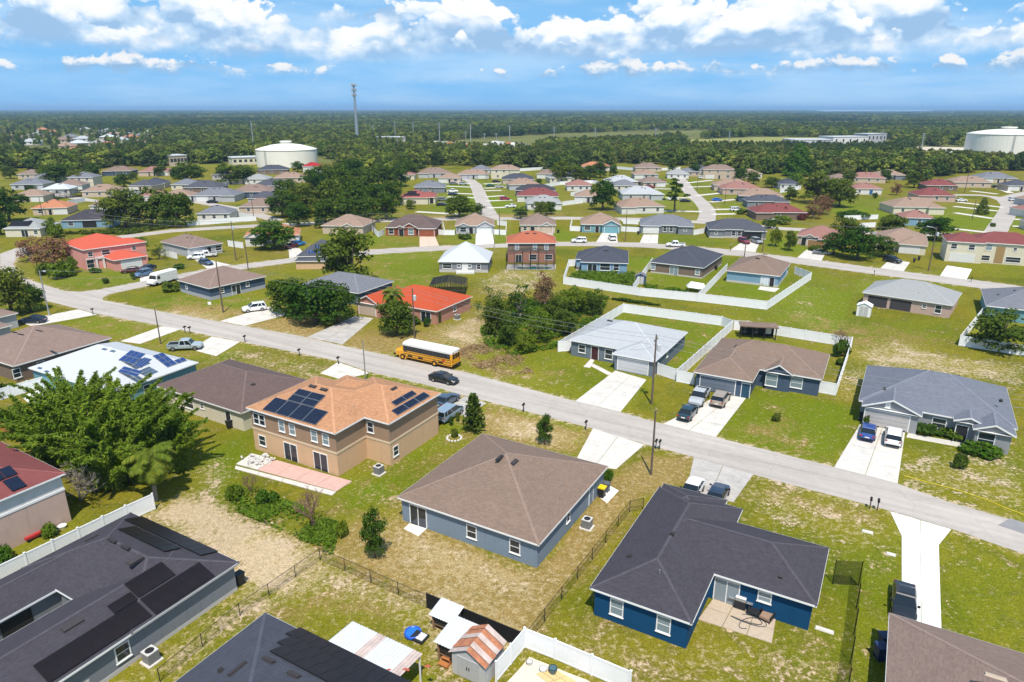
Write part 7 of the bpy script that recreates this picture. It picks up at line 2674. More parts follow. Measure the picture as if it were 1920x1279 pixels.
q.build("red_marker", plain("bus_red", (0.5, 0.02, 0.02, 1), 0.4), root)
q = MB()
q.box(XC + .1, -.95, 1.8, XC + .185, .95, 2.5)
q.build("windscreen", CARGLASS, root)
for ya in (-.95, -.3, .38):
    q = MB()
    q.box(XB - .03, ya, 1.7, XB + .08, ya + .55, 2.45)
    q.build("rear_window", CARGLASS, root)
for sy in (-1, 1):
    q = MB()
    q.box(XB - .03, sy * .95 - .1, 1.2, XB + .05, sy * .95 + .1, 1.55)
    q.build("taillight", TAIL, root)
    q = MB()
    q.box(XB - .02, sy * .8 - .15, 2.6, XB + .06, sy * .8 + .15, 2.78)
    q.build("warning_light", TAIL, root)
q = MB()
q.box(XB - .15, -1.15, .5, XB + .05, 1.15, .75)
q.build("bumper", BLACK, root)
q = MB()
q.box(XH - .05, -1.1, .5, XH + .18, 1.1, .75)
q.build("bumper", BLACK, root)

# ------------------------------------------------------------------ poles and wires
def pole_top(base, top):
    p = G(*base)
    d = ray(base[0], top)
    return max(3.0, CAM_H + d.z * p.y / d.y)


POLES = {}


def utility_pole(label, base, top, key=None, transformer=False, arm=True, r=0.14, mat=WOODPOLE, name="utility_pole", lamp=None):
    p = G(*base)
    hgt = pole_top(base, top)
    root = empty(name, p, math.radians(RA))
    tag(root, label, "pole")
    b = MB()
    b.tube([(0, 0, -0.3), (0.02, 0, hgt * .5), (0, 0, hgt)], [r * 1.15, r, r * .75], 8)
    b.build("pole", mat, root)
    if arm:
        b = MB()
        b.box(-.05, -.75, hgt - .75, .05, .75, hgt - .62)
        b.build("crossarm", mat, root)
        for yy in (-.65, 0, .65):
            b = MB()
            b.tube([(0, yy, hgt - .62 if yy else hgt), (0, yy, (hgt - .4) if yy else hgt + .2)], .05, 6)
            b.build("insulator", plain("porcelain", (.35, .33, .31, 1), .3), root)
    if transformer:
        b = MB()
        b.lathe([(.24, 0), (.27, .08), (.27, .85), (.2, .95), (.05, .97)], 12, 0, (.45, 0, hgt - 2.2))
        b.box(.1, -.05, hgt - 1.9, .3, .05, hgt - 1.6)
        b.build("transformer", plain("transformer_grey", (.5, .52, .54, 1), .45), root)
    if lamp:
        b = MB()
        s = lamp
        b.tube([(0, 0, hgt - .6), (s * .8, 0, hgt - .1), (s * 1.9, 0, hgt + .05)], .035, 6)
        b.build("lamp_arm", STEEL, root)
        b = MB()
        b.box(s * 1.9 - .35, -.14, hgt - .05, s * 1.9 + .25, .14, hgt + .1)
        b.build("lamp_head", plain("lamp_head", (.6, .6, .6, 1), .4), root)
    if key:
        POLES[key] = Vector((p.x, p.y, hgt))
    return root


utility_pole("tall wooden pole with a grey transformer before the pale grey house", (1221, 758), (628), "d", True)
utility_pole("shorter wooden pole beside the mailboxes, near side of the main road", (1220, 890), 770, None, False, False, .12)
utility_pole("wooden pole on the corner lawn of the slate-blue house", (418, 586), 490, "b", False, False)
utility_pole("grey steel lamp pole leaning over the road at the left", (92, 592), 507, "a", False, False, .13, STEEL, "lamp_post", 1)
utility_pole("thin wooden pole by the parked silver pickup", (301, 645), 578, None, False, False, .1)
utility_pole("slim grey pole on the near side opposite the school bus", (685, 714), 638, None, False, False, .09, STEEL)
utility_pole("wooden pole with white transformer before the orange-red roof", (777, 634), 540, "c", True, False, .13)
utility_pole("thin pole by the back street left of the peach house", (465, 506), 460, None, False, False, .12)
utility_pole("wooden pole with transformer before the orange-roofed white house", (442, 488), 415, "g", True, False, .14)
utility_pole("street lamp pole on the rough lawn between cream houses, right", (1740, 508), 426, "m", True, False, .14, WOODPOLE, "utility_pole", -1)
utility_pole("lamp pole beside the open garage, back row", (1429, 472), 410, "l", False, False, .12, WOODPOLE, "utility_pole", 1)
utility_pole("short pole behind the brown roof on the back street", (1395, 482), 443, None, False, False, .12)
utility_pole("pole at the left of the brick-fronted house", (700, 442), 400, "h", False, False, .12)
utility_pole("pole between the pale blue and the small tan house", (936, 442), 394, "i", False, False, .12)
utility_pole("thin pole beside the white pyramid-roofed house", (926, 466), 430, None, False, False, .08, STEEL)
utility_pole("pole at the turquoise house's garage corner", (1172, 452), 392, "j", False, False, .12)
utility_pole("pole on the cross street left of the orange-roofed house", (476, 414), 376, "f", False, False, .12)
utility_pole("pole on the far right side street's lawn", (1822, 412), 375, None, False, False, .12)
utility_pole("tall pole before the rust-red roof, far right", (1808, 362), 320, None, False, False, .14)
utility_pole("pale pole among the right-hand houses", (1484, 330), 302, None, False, False, .14, STEEL)
utility_pole("pole at the head of the centre side street", (911, 340), 308, None, False, False, .13)
utility_pole("pole in the second side street's lawn", (1306, 358), 334, None, False, False, .12)
utility_pole("pole by the bright blue car, second side street", (1358, 384), 352, None, False, False, .12)
utility_pole("pole beside the orange-roofed bungalow, left", (80, 405), 368, None, False, False, .12)
utility_pole("white pole before the lollipop tree, left", (214, 348), 322, None, False, False, .10, STEEL)
for i, (x, yb, yt) in enumerate(sorted(((741, 262, 228), (775, 262, 230), (824, 268, 230), (882, 268, 233), (955, 268, 235), (1038, 270, 237), (1115, 272, 240), (1227, 275, 240), (1365, 279, 245), (1652, 268, 245), (1727, 280, 250), (700, 258, 234), (873, 262, 246), (908, 262, 250), (930, 262, 250)))):
    p = G(x, yb)
    hgt = pole_top((x, yb), yt)
    root = empty("transmission_pole", p)
    tag(root, ORD[i] + " from the left of the grey transmission poles in the woods", "pole", "transmission poles across the woods")
    b = MB()
    b.tube([(0, 0, -.3), (0, 0, hgt)], [.65, .35], 8)
    b.build("pole", STEEL, root)
    for k in (0.97, 0.86, 0.75):
        b = MB()
        b.box(-2.2, -.1, hgt * k, 2.2, .1, hgt * k + .25)
        b.build("crossarm", STEEL, root)


def wire(label, pts, sag=0.6, r=0.018, mat=None, name="overhead_wire"):
    P = []
    for i in range(len(pts) - 1):
        a, b = pts[i], pts[i + 1]
        for k in range(16):
            t = k / 16
            q = a.lerp(b, t)
            q.z -= sag * 4 * t * (1 - t)
            P.append(q)
    P.append(pts[-1])
    m_ = MB()
    m_.tube(P, r, 4)
    tag(m_.build(name, mat or plain("wire_grey", (.22, .22, .23, 1), .6, var=0)), label, "wire")


offr = POLES["d"] + Uv * 46 + Vector((0, 0, .2))
for dz, w in ((0.0, "upper"), (-1.4, "lower")):
    d = Vector((0, 0, dz))
    wire(w + " power line along the north side of the main road", [POLES["a"] + d, POLES["b"] + d, POLES["c"] + d, POLES["d"] + d, offr + d, offr + Uv * 46 + d], .9)
wire("middle power line along the north side of the main road", [POLES["b"] + Vv * .6 - Vector((0, 0, .7)), POLES["c"] + Vv * .6 - Vector((0, 0, .7)), POLES["d"] + Vv * .6 - Vector((0, 0, .7)), offr + Vv * .6 - Vector((0, 0, .7))], 1.0)
wire("power line crossing in front of the little wood", [G(180, 470) * 1 + Vector((0, 0, 11)), POLES["g"], POLES["h"], POLES["i"], POLES["j"], POLES["l"], POLES["m"]], 1.0, .03)
wire("second power line crossing in front of the little wood", [G(180, 470) * 1 + Vector((0, 0, 9.8)), POLES["g"] - Vector((0, 0, 1.2)), POLES["h"] - Vector((0, 0, 1.2)), POLES["i"] - Vector((0, 0, 1.2)), POLES["j"] - Vector((0, 0, 1.2))], 1.0, .03)
wire("service wire from the tall pole to the pale grey house", [POLES["d"] - Vector((0, 0, 1.5)), G(1180, 655, 4.5)], .3)

# cell tower
p = G(670, 268)
hgt = pole_top((670, 268), 158)
root = empty("cell_tower", p)
tag(root, "very tall grey cell tower standing above the horizon", "tower")
b = MB()
b.tube([(0, 0, -.5), (0, 0, hgt * .5), (0, 0, hgt - 1)], [2.2, 1.5, .95], 10)
b.build("mast", plain("tower_grey", (.30, .34, .38, 1), .5, metal=.3), root)
b = MB()
for k in range(3):
    z = hgt - 1 - 5.5 * k
    b.lathe([(2.6, 0), (2.6, .3)], 10, 0, (0, 0, z))
b.build("platform", STEEL, root)
for k in range(3):
    z = hgt - 1 - 5.5 * k
    for j in range(6):
        t = j * math.pi / 3 + k
        q = MB()
        q.box(-.5, -.3, -1.6, .5, .3, 1.8)
        o = q.build("antenna", plain("antenna_grey", (.42, .45, .48, 1), .5), root)
        o.location = (2.7 * math.cos(t), 2.7 * math.sin(t), z)
        o.rotation_euler = (0, 0, t)
p = G(477, 292)
root = empty("radio_mast", p)
tag(root, "slender lattice mast left of the white water tank", "mast")
hgt = pole_top((477, 292), 228)
for t in range(3):
    b = MB()
    b.tube([(.7 * math.cos(t * 2.1), .7 * math.sin(t * 2.1), 0), (.3 * math.cos(t * 2.1), .3 * math.sin(t * 2.1), hgt)], .12, 4)
    b.build("leg", STEEL, root)
b = MB()
for k in range(24):
    z0, z1 = hgt * k / 24, hgt * (k + 1) / 24
    b.tube([(.6, 0, z0), (-.35, .6, z1)], .07, 4)
b.build("bracing", STEEL, root)


# water tanks
def tank(label, px, xl, xr, ytop, ydome):
    p = G(*px)
    dist = depth(p)
    R = (xr - xl) / 2 * dist / FPX
    hw = pole_top(px, ytop) 
    hd = pole_top(px, ydome)
    p = p + Vector((p.x, p.y, 0)).normalized() * R * .8
    root = empty("water_tank", p)
    tag(root, label, "tank")
    TW = plain("tank_white", (.80, .77, .69, 1), .6, var=.05, scale=.12)
    b = MB()
    b.lathe([(R, -.5), (R, hw)], 56)
    b.build("shell", TW, root, False)
    b = MB()
    b.lathe([(R * 1.01, hw), (R * 1.01, hw + .5), (R * .8, hw + (hd - hw) * .42), (R * .5, hw + (hd - hw) * .78), (R * .18, hd - .1), (.3, hd)], 56)
    b.build("dome", TW, root, True)
    b = MB()
    b.lathe([(R * .17, hd - .3), (R * .17, hd + .9), (R * .2, hd + 1.0), (R * .2, hd + 1.7), (R * .05, hd + 1.9)], 20)
    b.build("cupola", TW, root)
    b = MB()
    a_ = -2.0
    for s in (-.5, .5):
        b.tube([((R + .4) * math.cos(a_) + s, (R + .4) * math.sin(a_), 0), ((R + .4) * math.cos(a_) + s, (R + .4) * math.sin(a_), hw + 1)], .12, 4)
    for k in range(int(hw)):
        b.tube([((R + .4) * math.cos(a_) - .5, (R + .4) * math.sin(a_), k + .5), ((R + .4) * math.cos(a_) + .5, (R + .4) * math.sin(a_), k + .5)], .08, 4)
    b.build("ladder", STEEL, root)


tank("white domed water tank left of the cell tower", (540, 314), 483, 596, 283, 271)
tank("large cream domed water tank at the right edge", (1880, 294), 1814, 1948, 253, 243)

# ------------------------------------------------------------------ small things around the houses
def mailbox(label, px, col=BLACK, group=None):
    p = G(*px)
    root = empty("mailbox", p, math.radians(RA + 90))
    tag(root, label, "mailbox", group)
    b = MB()
    b.box(-.05, -.05, 0, .05, .05, 1.05)
    b.build("post", DARK, root)
    b = MB()
    loft(b, [[(x, -.11, 1.05), (x, .11, 1.05), (x, .11, 1.2), (x, .07, 1.28), (x, -.07, 1.28), (x, -.11, 1.2)] for x in (-.28, .28)])
    b.build("box", col, root)
    b = MB()
    b.box(.05, .115, 1.12, .2, .13, 1.32)
    b.build("flag", TAIL, root)


for px, lab in (((174, 590), "mailbox at the long drive on the left"), ((347, 624), "left mailbox of the pair by the silver pickup"), ((356, 625), "right mailbox of the pair by the silver pickup"), ((459, 642), "mailbox right of the silver pickup's drive"), ((561, 668), "lone mailbox on the verge before the school bus"),
                ((634, 683), "mailbox at the slim grey pole's drive"), ((981, 773), "mailbox on the verge before the conifer"), ((1098, 806), "mailbox left of the centre house's drive"), ((1229, 842), "left mailbox of the pair beside the shorter pole"), ((1236, 843), "right mailbox of the pair beside the shorter pole"),
                ((1630, 954), "left mailbox of the pair by the new white drive"), ((1644, 957), "right mailbox of the pair by the new white drive"), ((1369, 471), "small mailbox on the back street by the open garage"), ((1820, 529), "mailbox at the two storey cream house"), ((1638, 517), "mailbox on the back street before the pale grey roof")):
    mailbox(lab, px)


def ac_unit(label, px, s=0.85, ang=RA, pad=True):
    p = G(*px)
    root = empty("air_conditioner", p, math.radians(ang))
    tag(root, label, "air conditioner")
    if pad:
        b = MB()
        b.box(-.6, -.6, -.05, .6, .6, .1)
        b.build("pad", CONC, root)
    b = MB()
    b.box(-s / 2, -s / 2, .1, s / 2, s / 2, .95)
    for k in range(6):
        z = .2 + k * .12
        b.box(-s / 2 - .015, -s / 2 - .015, z, s / 2 + .015, s / 2 + .015, z + .05)
    b.build("casing", plain("ac_casing", (.20, .20, .20, 1), .6), root)
    b = MB()
    b.box(-s / 2 - .02, -s / 2 - .02, .95, s / 2 + .02, s / 2 + .02, 1.02)
    b.build("top_panel", plain("ac_top", (.55, .54, .52, 1), .5), root)
    b = MB()
    b.lathe([(.33, 1.02), (.33, 1.03)], 14)
    b.build("fan_grille", DARK, root)


ac_unit("air conditioner beside the tan house's right corner", (710, 888))
ac_unit("black air conditioner on the bare strip beside the centre house", (1100, 989))
ac_unit("beige air conditioner by the lower left house's wall", (284, 1240))
ac_unit("air conditioner at the salmon house's side", (857, 599))
ac_unit("air conditioner left of the long-grass yard's blue house", (1084, 506), .8, -9)


def bin_(label, px, col, lid=None, ang=RA, sc=1.0):
    p = G(*px)
    root = empty("wheelie_bin", p, math.radians(ang), (sc,) * 3)
    tag(root, label, "bin")
    b = MB()
    loft(b, [[(-.22, -.25, .05), (.22, -.25, .05), (.22, .25, .05), (-.22, .25, .05)], [(-.3, -.32, 1.0), (.3, -.32, 1.0), (.3, .32, 1.0), (-.3, .32, 1.0)]])
    b.build("body", col, root)
    b = MB()
    b.box(-.33, -.36, 1.0, .33, .36, 1.09)
    b.build("lid", lid or col, root)
    for s in (-.2, .2):
        b = MB()
        b.tube([(s - .04, .27, .12), (s + .04, .27, .12)], .12, 8)
        b.build("wheel", BLACK, root)


YLID = plain("yellow_lid", (.75, .55, .01, 1), .4)
BINK = plain("bin_charcoal", (.022, .024, .028, 1), .5)
BINB = plain("bin_blue", (.02, .04, .11, 1), .5)
bin_("black bin with bright yellow lid on the pad beside the centre house", (1128, 932), BINK, YLID, RA, 1.15)
bin_("grey bin behind the yellow-lidded bin", (1137, 922), plain("bin_grey", (.10, .11, .13, 1), .5))
bin_("dark bin at the corner of the lower left solar house", (450, 1096), BINK, None, RA, 1.1)
bin_("dark bin against the cream house's wall", (430, 803), BINK)
bin_("upper dark blue bin beside the lower right brown roof", (1655, 1216), BINB, None, 0, 1.2)
bin_("lower dark blue bin beside the lower right brown roof", (1648, 1236), BINB, None, 0, 1.2)
bin_("black bin by the slate-roofed house's garage corner", (1614, 788), BINK)
bin_("dark bin beside the brown house with teal door", (1342, 506), BINK)
bin_("dark bin right of the small tan house", (1046, 437), BINK)
bin_("dark bin left of the long grey house's white garage", (1196, 440), BINK)
bin_("dark bin by the taupe-roofed cream house's side", (1722, 488), BINK)
bin_("second dark bin by the taupe-roofed cream house's side", (1713, 492), BINK)
drive([(1112, 925), (1134, 906), (1160, 920), (1138, 944)], CONC_NEW, 1, 1, name="concrete_pad")
# patios
drive([(1340, 1118), (1455, 1158), (1447, 1207), (1308, 1162)], plain("patio_tan", (.46, .37, .28, 1), .9, var=.12), 2, 3, z=.05, name="patio")
drive([(514, 862), (660, 903), (630, 922), (482, 882)], PINKC, 1, 4, z=.06, name="patio")
drive([(441, 874), (630, 923), (622, 930), (440, 880)], CONC, 1, 4, z=.075, name="patio_edge")
drive([(472, 851), (514, 862), (482, 882), (442, 871)], CONC, 1, 1, z=.09, name="patio_edge")
drive([(768, 982), (800, 992), (784, 1006), (756, 992)], CONC_NEW, 1, 1, z=.06, name="doorstep")
drive([(1425, 537), (1462, 541), (1452, 548), (1420, 543)], CONC, 1, 2, z=.05, name="patio")
drive([(40, 745), (88, 725), (120, 748), (72, 772)], CONC_NEW, 1, 2, z=.1, name="patio")
drive([(1004, 1264), (1038, 1254), (1086, 1282), (1050, 1300)], plain("plywood", (.62, .46, .22, 1), .8, var=.12), 2, 3, z=.06, name="timber_platform")
sheet("sand_patch", [(950, 1279), (992, 1232), (1100, 1275), (1150, 1310), (940, 1320)], .008, plain("pale_sand", (.62, .54, .45, 1), .95, var=.1))
# stacked white rubble on the tan house's patio
root = empty("rubble_pile", G(488, 866))
tag(root, "heap of white hoses and stones on the corner of the pink patio", "pile")
STONE = plain("white_stone", (.6, .58, .55, 1), .8, var=.15)
for i in range(60):
    b = MB()
    s = rnd.uniform(.10, .24)
    b.lathe([(s * .5, -s * .5), (s, -s * .1), (s * .8, s * .4), (s * .3, s * .6)], 6)
    o = b.build("stone", STONE, root)
    o.location = (rnd.gauss(0, .75), rnd.gauss(0, .55), rnd.uniform(.1, .5))
    o.rotation_euler = (rnd.random() * 3, rnd.random() * 3, 0)
# patio furniture of the deep blue house
p = G(1387, 1140)
root = empty("barbecue_grill", p, math.radians(RA))
tag(root, "steel barbecue grill against the deep blue house's wall", "grill")
b = MB()
b.box(-.45, -.3, .1, .45, .3, .85)
b.build("cabinet", BINK, root)
b = MB()
loft(b, [[(x, -.3, .85), (x, .3, .85), (x, .26, 1.1), (x, .1, 1.22), (x, -.1, 1.22), (x, -.26, 1.1)] for x in (-.42, .42)])
b.build("lid", STEEL, root)
b = MB()
b.box(-.95, -.27, .82, -.46, .27, .87)
b.box(.46, -.27, .82, .95, .27, .87)
b.build("side_shelf", STEEL, root)


def lounge(label, px, ang, seat):
    root = empty("patio_chair", G(*px), math.radians(ang))
    tag(root, label, "chair")
    b = MB()
    b.box(-.42, -.45, .28, .42, .45, .48)
    b.build("seat", seat, root)
    b = MB()
    b.box(-.42, .35, .45, .42, .5, 1.15, M=Matrix.Rotation(-.25, 4, 'X'))
    b.build("backrest", seat, root)
    for s in (-1, 1):
        b = MB()
        b.box(s * .46 - .05, -.45, .3, s * .46 + .05, .45, .68)
        b.build("armrest", DARK, root)
    for sx in (-.4, .4):
        for sy in (-.4, .4):
            b = MB()
            b.box(sx - .03, sy - .03, 0, sx + .03, sy + .03, .3)
            b.build("leg", DARK, root)


lounge("dark padded patio chair in the middle of the blue house's patio", (1414, 1152), RA, BINK)
lounge("patio chair with tan cushion at the right of the blue house's patio", (1436, 1162), RA - 12, plain("tan_cushion", (.30, .20, .14, 1), .9))
m_ = MB()
c0 = G(1395, 1162)
pts = [c0 + Vector((1.2 * math.sin(t * 1.7) + .2 * t * .4, .55 * math.cos(t * 2.3) - .08 * t, .07 + .02 * (t % 2))) for t in np.linspace(0, 7, 60)]
m_.tube(pts, .028, 5)
tag(m_.build("garden_hose", plain("hose_dark", (.03, .04, .06, 1), .6)), "dark hose tangled on the deep blue house's patio", "hose")
# black sports net
root = empty("sports_net", G(1605, 1090))
tag(root, "tall black net on posts standing beside the deep blue house", "net")
P = [G(1560, 1095), G(1609, 1098), G(1600, 1190), G(1586, 1305)]
o0 = G(1605, 1090)
NET = plain("black_net", (.012, .012, .012, 1), .9, var=0)
nm = MB()
for k in range(3):
    a, b_ = P[k] - o0, P[k + 1] - o0
    L_ = (b_ - a).length
    d = (b_ - a) / L_
    n = max(1, round(L_ / 3))
    for i in range(n + 1):
        q = MB()
        q.tube([a + d * (L_ * i / n), a + d * (L_ * i / n) + Vector((0, 0, 2.5))], .04, 6)
        q.build("post", NET, root)
    x = 0
    while x < L_:
        nm.poly([a + d * x, a + d * (x + .035), a + d * (x + .035) + Vector((0, 0, 2.45)), a + d * x + Vector((0, 0, 2.45))])
        x += .09
    z = .05
    while z < 2.48:
        nm.poly([a + Vector((0, 0, z)), b_ + Vector((0, 0, z)), b_ + Vector((0, 0, z + .02)), a + Vector((0, 0, z + .02))])
        z += .09
nm.build("netting", NET, root)
# sheds and coops at the bottom
RUSTY = plain("rusty_sheet", (.42, .17, .09, 1), .8, var=.35, scale=2.5)
SHEET = plain("grey_sheet", (.58, .60, .62, 1), .5, var=.12, scale=1.2)
SHEETR = plain("rust_spot_sheet", (.50, .40, .36, 1), .6, var=.3, scale=1.5)


def ribbed(parent, x0, y0, x1, y1, z0, z1, n, mats, name="roof_sheet"):
    """sloping roof of n corrugated sheets, low edge at y0"""
    w = (x1 - x0) / n
    for i in range(n):
        b = MB()
        a = x0 + i * w
        k = 6
        for j in range(k):
            xa, xb = a + w * j / k, a + w * (j + 1) / k
            za, zb = (.05 if j % 2 else 0), (.05 if (j + 1) % 2 else 0)
            b.poly([(xa, y0, z0 + za), (xb, y0, z0 + zb), (xb, y1, z1 + zb), (xa, y1, z1 + za)])
        b.build(name, mats[i % len(mats)], parent)


p = G(850, 1262)
root = empty("garden_shed", p, math.radians(RA))
tag(root, "grey plastic shed with rusty red ribbed roof at the bottom", "shed")
b = MB()
b.box(-.1, 0, 0, 2.7, 2.6, 2.0)
b.poly([(-.1, 0, 2.0), (2.7, 0, 2.0), (1.3, 0, 2.75)])
b.poly([(2.7, 2.6, 2.0), (-.1, 2.6, 2.0), (1.3, 2.6, 2.75)])
b.build("wall", plain("shed_grey", (.50, .50, .51, 1), .6, var=.08), root)
for s in (0, 1):
    n = 6
    for i in range(n):
        b = MB()
        ya, yb = -.2 + 3.0 * i / n, -.2 + 3.0 * (i + 1) / n
        xe = -.3 if s == 0 else 2.9
        z = .03 * (i % 2)
        b.poly([(xe, ya, 1.92 + z), (xe, yb - .02, 1.92 + z), (1.3, yb - .02, 2.82 + z), (1.3, ya, 2.82 + z)][::(-1 if s == 0 else 1)])
        b.build("roof_sheet", (RUSTY, SHEETR)[i % 2] if s else (SHEETR, RUSTY, RUSTY)[i % 3], root)
for s in (0, 1):
    b = MB()
    b.box(.35 + s * .95, -.04, .08, 1.25 + s * .95, .0, 1.85)
    d_ = b.build("door", plain("shed_door", (.45, .45, .46, 1), .6), root)
    q = MB()
    q.box(1.16 + s * .2, -.08, .9, 1.22 + s * .2, -.04, 1.15)
    q.build("handle", BLACK, d_)
for (label, px, w, d, hh) in (("small hen coop with flat grey tin roof by the black screen", (812, 1180), 1.7, 1.3, 1.5), ("taller wooden coop with pale tin roof beside the rusty-roofed shed", (822, 1236), 1.9, 2.3, 1.7)):
    root = empty("hen_coop", G(*px), math.radians(RA))
    tag(root, label, "coop")
    WD = plain("coop_wood", (.30, .19, .11, 1), .9, var=.2)
    for x in (0, w):
        for y in (0, d):
            b = MB()
            b.box(x - .05, y - .05, 0, x + .05, y + .05, hh)
            b.build("post", WD, root)
    b = MB()
    b.box(.05, .05, .5, w - .05, d - .05, .6)
    b.build("floor", WD, root)
    b = MB()
    b.box(.02, d - .06, 0, w - .02, d - .02, hh - .1)
    b.box(.02, .02, 0, .06, d - .02, hh - .3)
    b.build("wall", WD, root)
    b = MB()
    b.box(.1, .03, .65, w - .1, .05, hh - .15)
    b.build("wire_front", DARK, root)
    ribbed(root, -.25, -.25, w + .25, d + .25, hh, hh + .35, 3, [SHEET])
root = empty("step_stool", G(833, 1247), math.radians(RA))
tag(root, "two orange wooden steps in front of the hen coop", "steps")
for k in range(2):
    b = MB()
    b.box(-.4, -.3 + .45 * k, .15 + .2 * k, .4, .12 + .45 * k, .22 + .2 * k)
    b.box(-.4, -.3 + .45 * k, 0, -.34, .12 + .45 * k, .15 + .2 * k)
    b.box(.34, -.3 + .45 * k, 0, .4, .12 + .45 * k, .15 + .2 * k)
    b.build("step", ORANGEW, root)
# tin patio cover
root = empty("patio_cover", G(640, 1240), math.radians(RA))
tag(root, "pale tin patio roof with rust patches beside the bottom solar roof", "canopy")
cpx = [G(660, 1164, 2.5), G(793, 1224, 2.5)]
o0 = root.location
R_i = Matrix.Rotation(-math.radians(RA), 3, 'Z')
q0 = R_i @ (cpx[0] - o0)
L_ = (cpx[1] - cpx[0]).length
ribbed(root, q0.x, q0.y - 4.6, q0.x + L_, q0.y, 2.75, 2.45, 8, [SHEET, SHEET, SHEET, SHEETR])
for i in range(4):
    b = MB()
    b.box(q0.x + .1 + (L_ - .3) * i / 3, q0.y - .25, 0, q0.x + .2 + (L_ - .3) * i / 3, q0.y - .15, 2.42)
    b.build("post", WHITE, root)
for i, (dx, dy, w, h_) in enumerate(((5.0, -3.2, .55, .14), (6.3, -2.0, .5, .12), (7.4, -1.0, .4, .14), (5.4, -2.6, .3, .1))):
    b = MB()
    z = 2.45 + (-dy) * .3 / 4.6 + .075
    b.poly([(q0.x + dx, q0.y + dy, z), (q0.x + dx + w, q0.y + dy + .1, z - .006), (q0.x + dx + w, q0.y + dy + h_ * 2.4, z - .02), (q0.x + dx + .1, q0.y + dy + h_ * 2, z - .012)])
    b.build("rust_patch", plain("rust_red", (.42, .10, .06, 1), .8), root)
# paddling pool
root = empty("paddling_pool", G(774, 1190))
tag(root, "small blue paddling pool on the grass by the tin roof", "pool")
b = MB()
b.lathe([(.62, 0), (.7, .1), (.66, .3), (.6, .3), (.58, .08), (.01, .07)], 20)
b.build("tub", plain("pool_blue", (.02, .10, .55, 1), .35), root, True)
b = MB()
b.lathe([(.58, .2), (.57, .21)], 20)
b.build("water", plain("pool_water", (.02, .16, .60, 1), .08, .6), root)
root = empty("storage_crate", G(786, 1197), math.radians(RA))
tag(root, "low black crate with a white tray beside the paddling pool", "crate")
b = MB()
b.box(-.6, -.5, 0, .6, .5, .22)
b.build("box", BINK, root)
b = MB()
b.box(-.1, -.35, .22, .5, .35, .3)
b.build("tray", WHITE, root)
# things in the sandy yard
for i, (px, r_, h_, m2, lab) in enumerate((((1036, 1262), .33, .5, plain("pot_teal", (.07, .13, .15, 1), .4), "dark teal pot in the sandy yard at the bottom"), ((1018, 1258), .3, .25, WHITE, "white bucket in the sandy yard at the bottom"), ((992, 1246), .25, .3, STONE, "pale planter in the sandy yard's corner"))):
    root = empty("plant_pot", G(*px))
    tag(root, lab, "pot")
    b = MB()
    b.lathe([(r_ * .7, 0), (r_, h_), (r_ * .85, h_), (r_ * .7, h_ * .7)], 14)
    b.build("pot", m2, root)
    b = MB()
    b.lathe([(r_ * 1.05, h_ * .9), (r_ * 1.05, h_)], 14)
    b.build("rim", m2, root)
# white shed on the lawn
def shed(label, px, w, d, hh, wall, roof, ang):
    root = empty("garden_shed", G(*px), math.radians(ang))
    tag(root, label, "shed")
    b = MB()
    b.box(0, 0, 0, w, d, hh)
    b.poly([(0, 0, hh), (w, 0, hh), (w / 2, 0, hh + .5)])
    b.poly([(w, d, hh), (0, d, hh), (w / 2, d, hh + .5)])
    b.build("wall", wall, root)
    b = MB()
    b.poly([(-.15, -.15, hh - .08), (w / 2, -.15, hh + .58), (w / 2, d + .15, hh + .58), (-.15, d + .15, hh - .08)][::-1])
    b.poly([(w + .15, -.15, hh - .08), (w / 2, -.15, hh + .58), (w / 2, d + .15, hh + .58), (w + .15, d + .15, hh - .08)])
    b.build("roof", roof, root)
    for s in (0, 1):
        b = MB()
        b.box(w * (.18 + .33 * s), -.03, .08, w * (.48 + .33 * s), 0, hh - .12)
        b.build("door", plain("pale_shed_door", (.5, .5, .49, 1), .6), root)


shed("white plastic garden shed on the lawn by the open lanai", (1604, 592), 2.5, 2.2, 2.2, WHITE, WHITE, -32)
shed("small navy garden shed by the white fence, middle row", (1190, 533), 2.4, 2.2, 2.0, W_DBLUE, R_GREY, -15)
shed("low grey shed with white roof behind the red roof, centre", (1022, 376), 4.5, 4, 2.2, W_LGREY, R_WHITE, 0)
# black pavilion by the fence
root = empty("pavilion", G(1388, 634), math.radians(RA + 18))
tag(root, "dark slatted pavilion with brown roof against the white fence", "pavilion")
b = MB()
b.box(-.3, -.4, 2.25, 6.2, 2.6, 2.42)
b.build("roof", R_BROWN, root)
for x in (0, 2.0, 4.0, 5.9):
    b = MB()
    b.box(x - .08, -.1, 0, x + .08, .06, 2.25)
    b.build("post", DARK, root)
b = MB()
b.box(0, 2.2, 0, 5.9, 2.3, 2.25)
b.build("back_wall", BINK, root)
for x in (.9, 2.9):
    for z in (.6, 1.5):
        b = MB()
        b.tube([(x, 2.12, z), (x, 2.2, z)], .36, 14)
        b.build("round_panel", plain("panel_grey", (.14, .15, .16, 1), .6), root)
b = MB()
b.box(4.5, 1.95, .5, 5.4, 2.2, 1.6)
b.build("cabinet", WHITE, root)
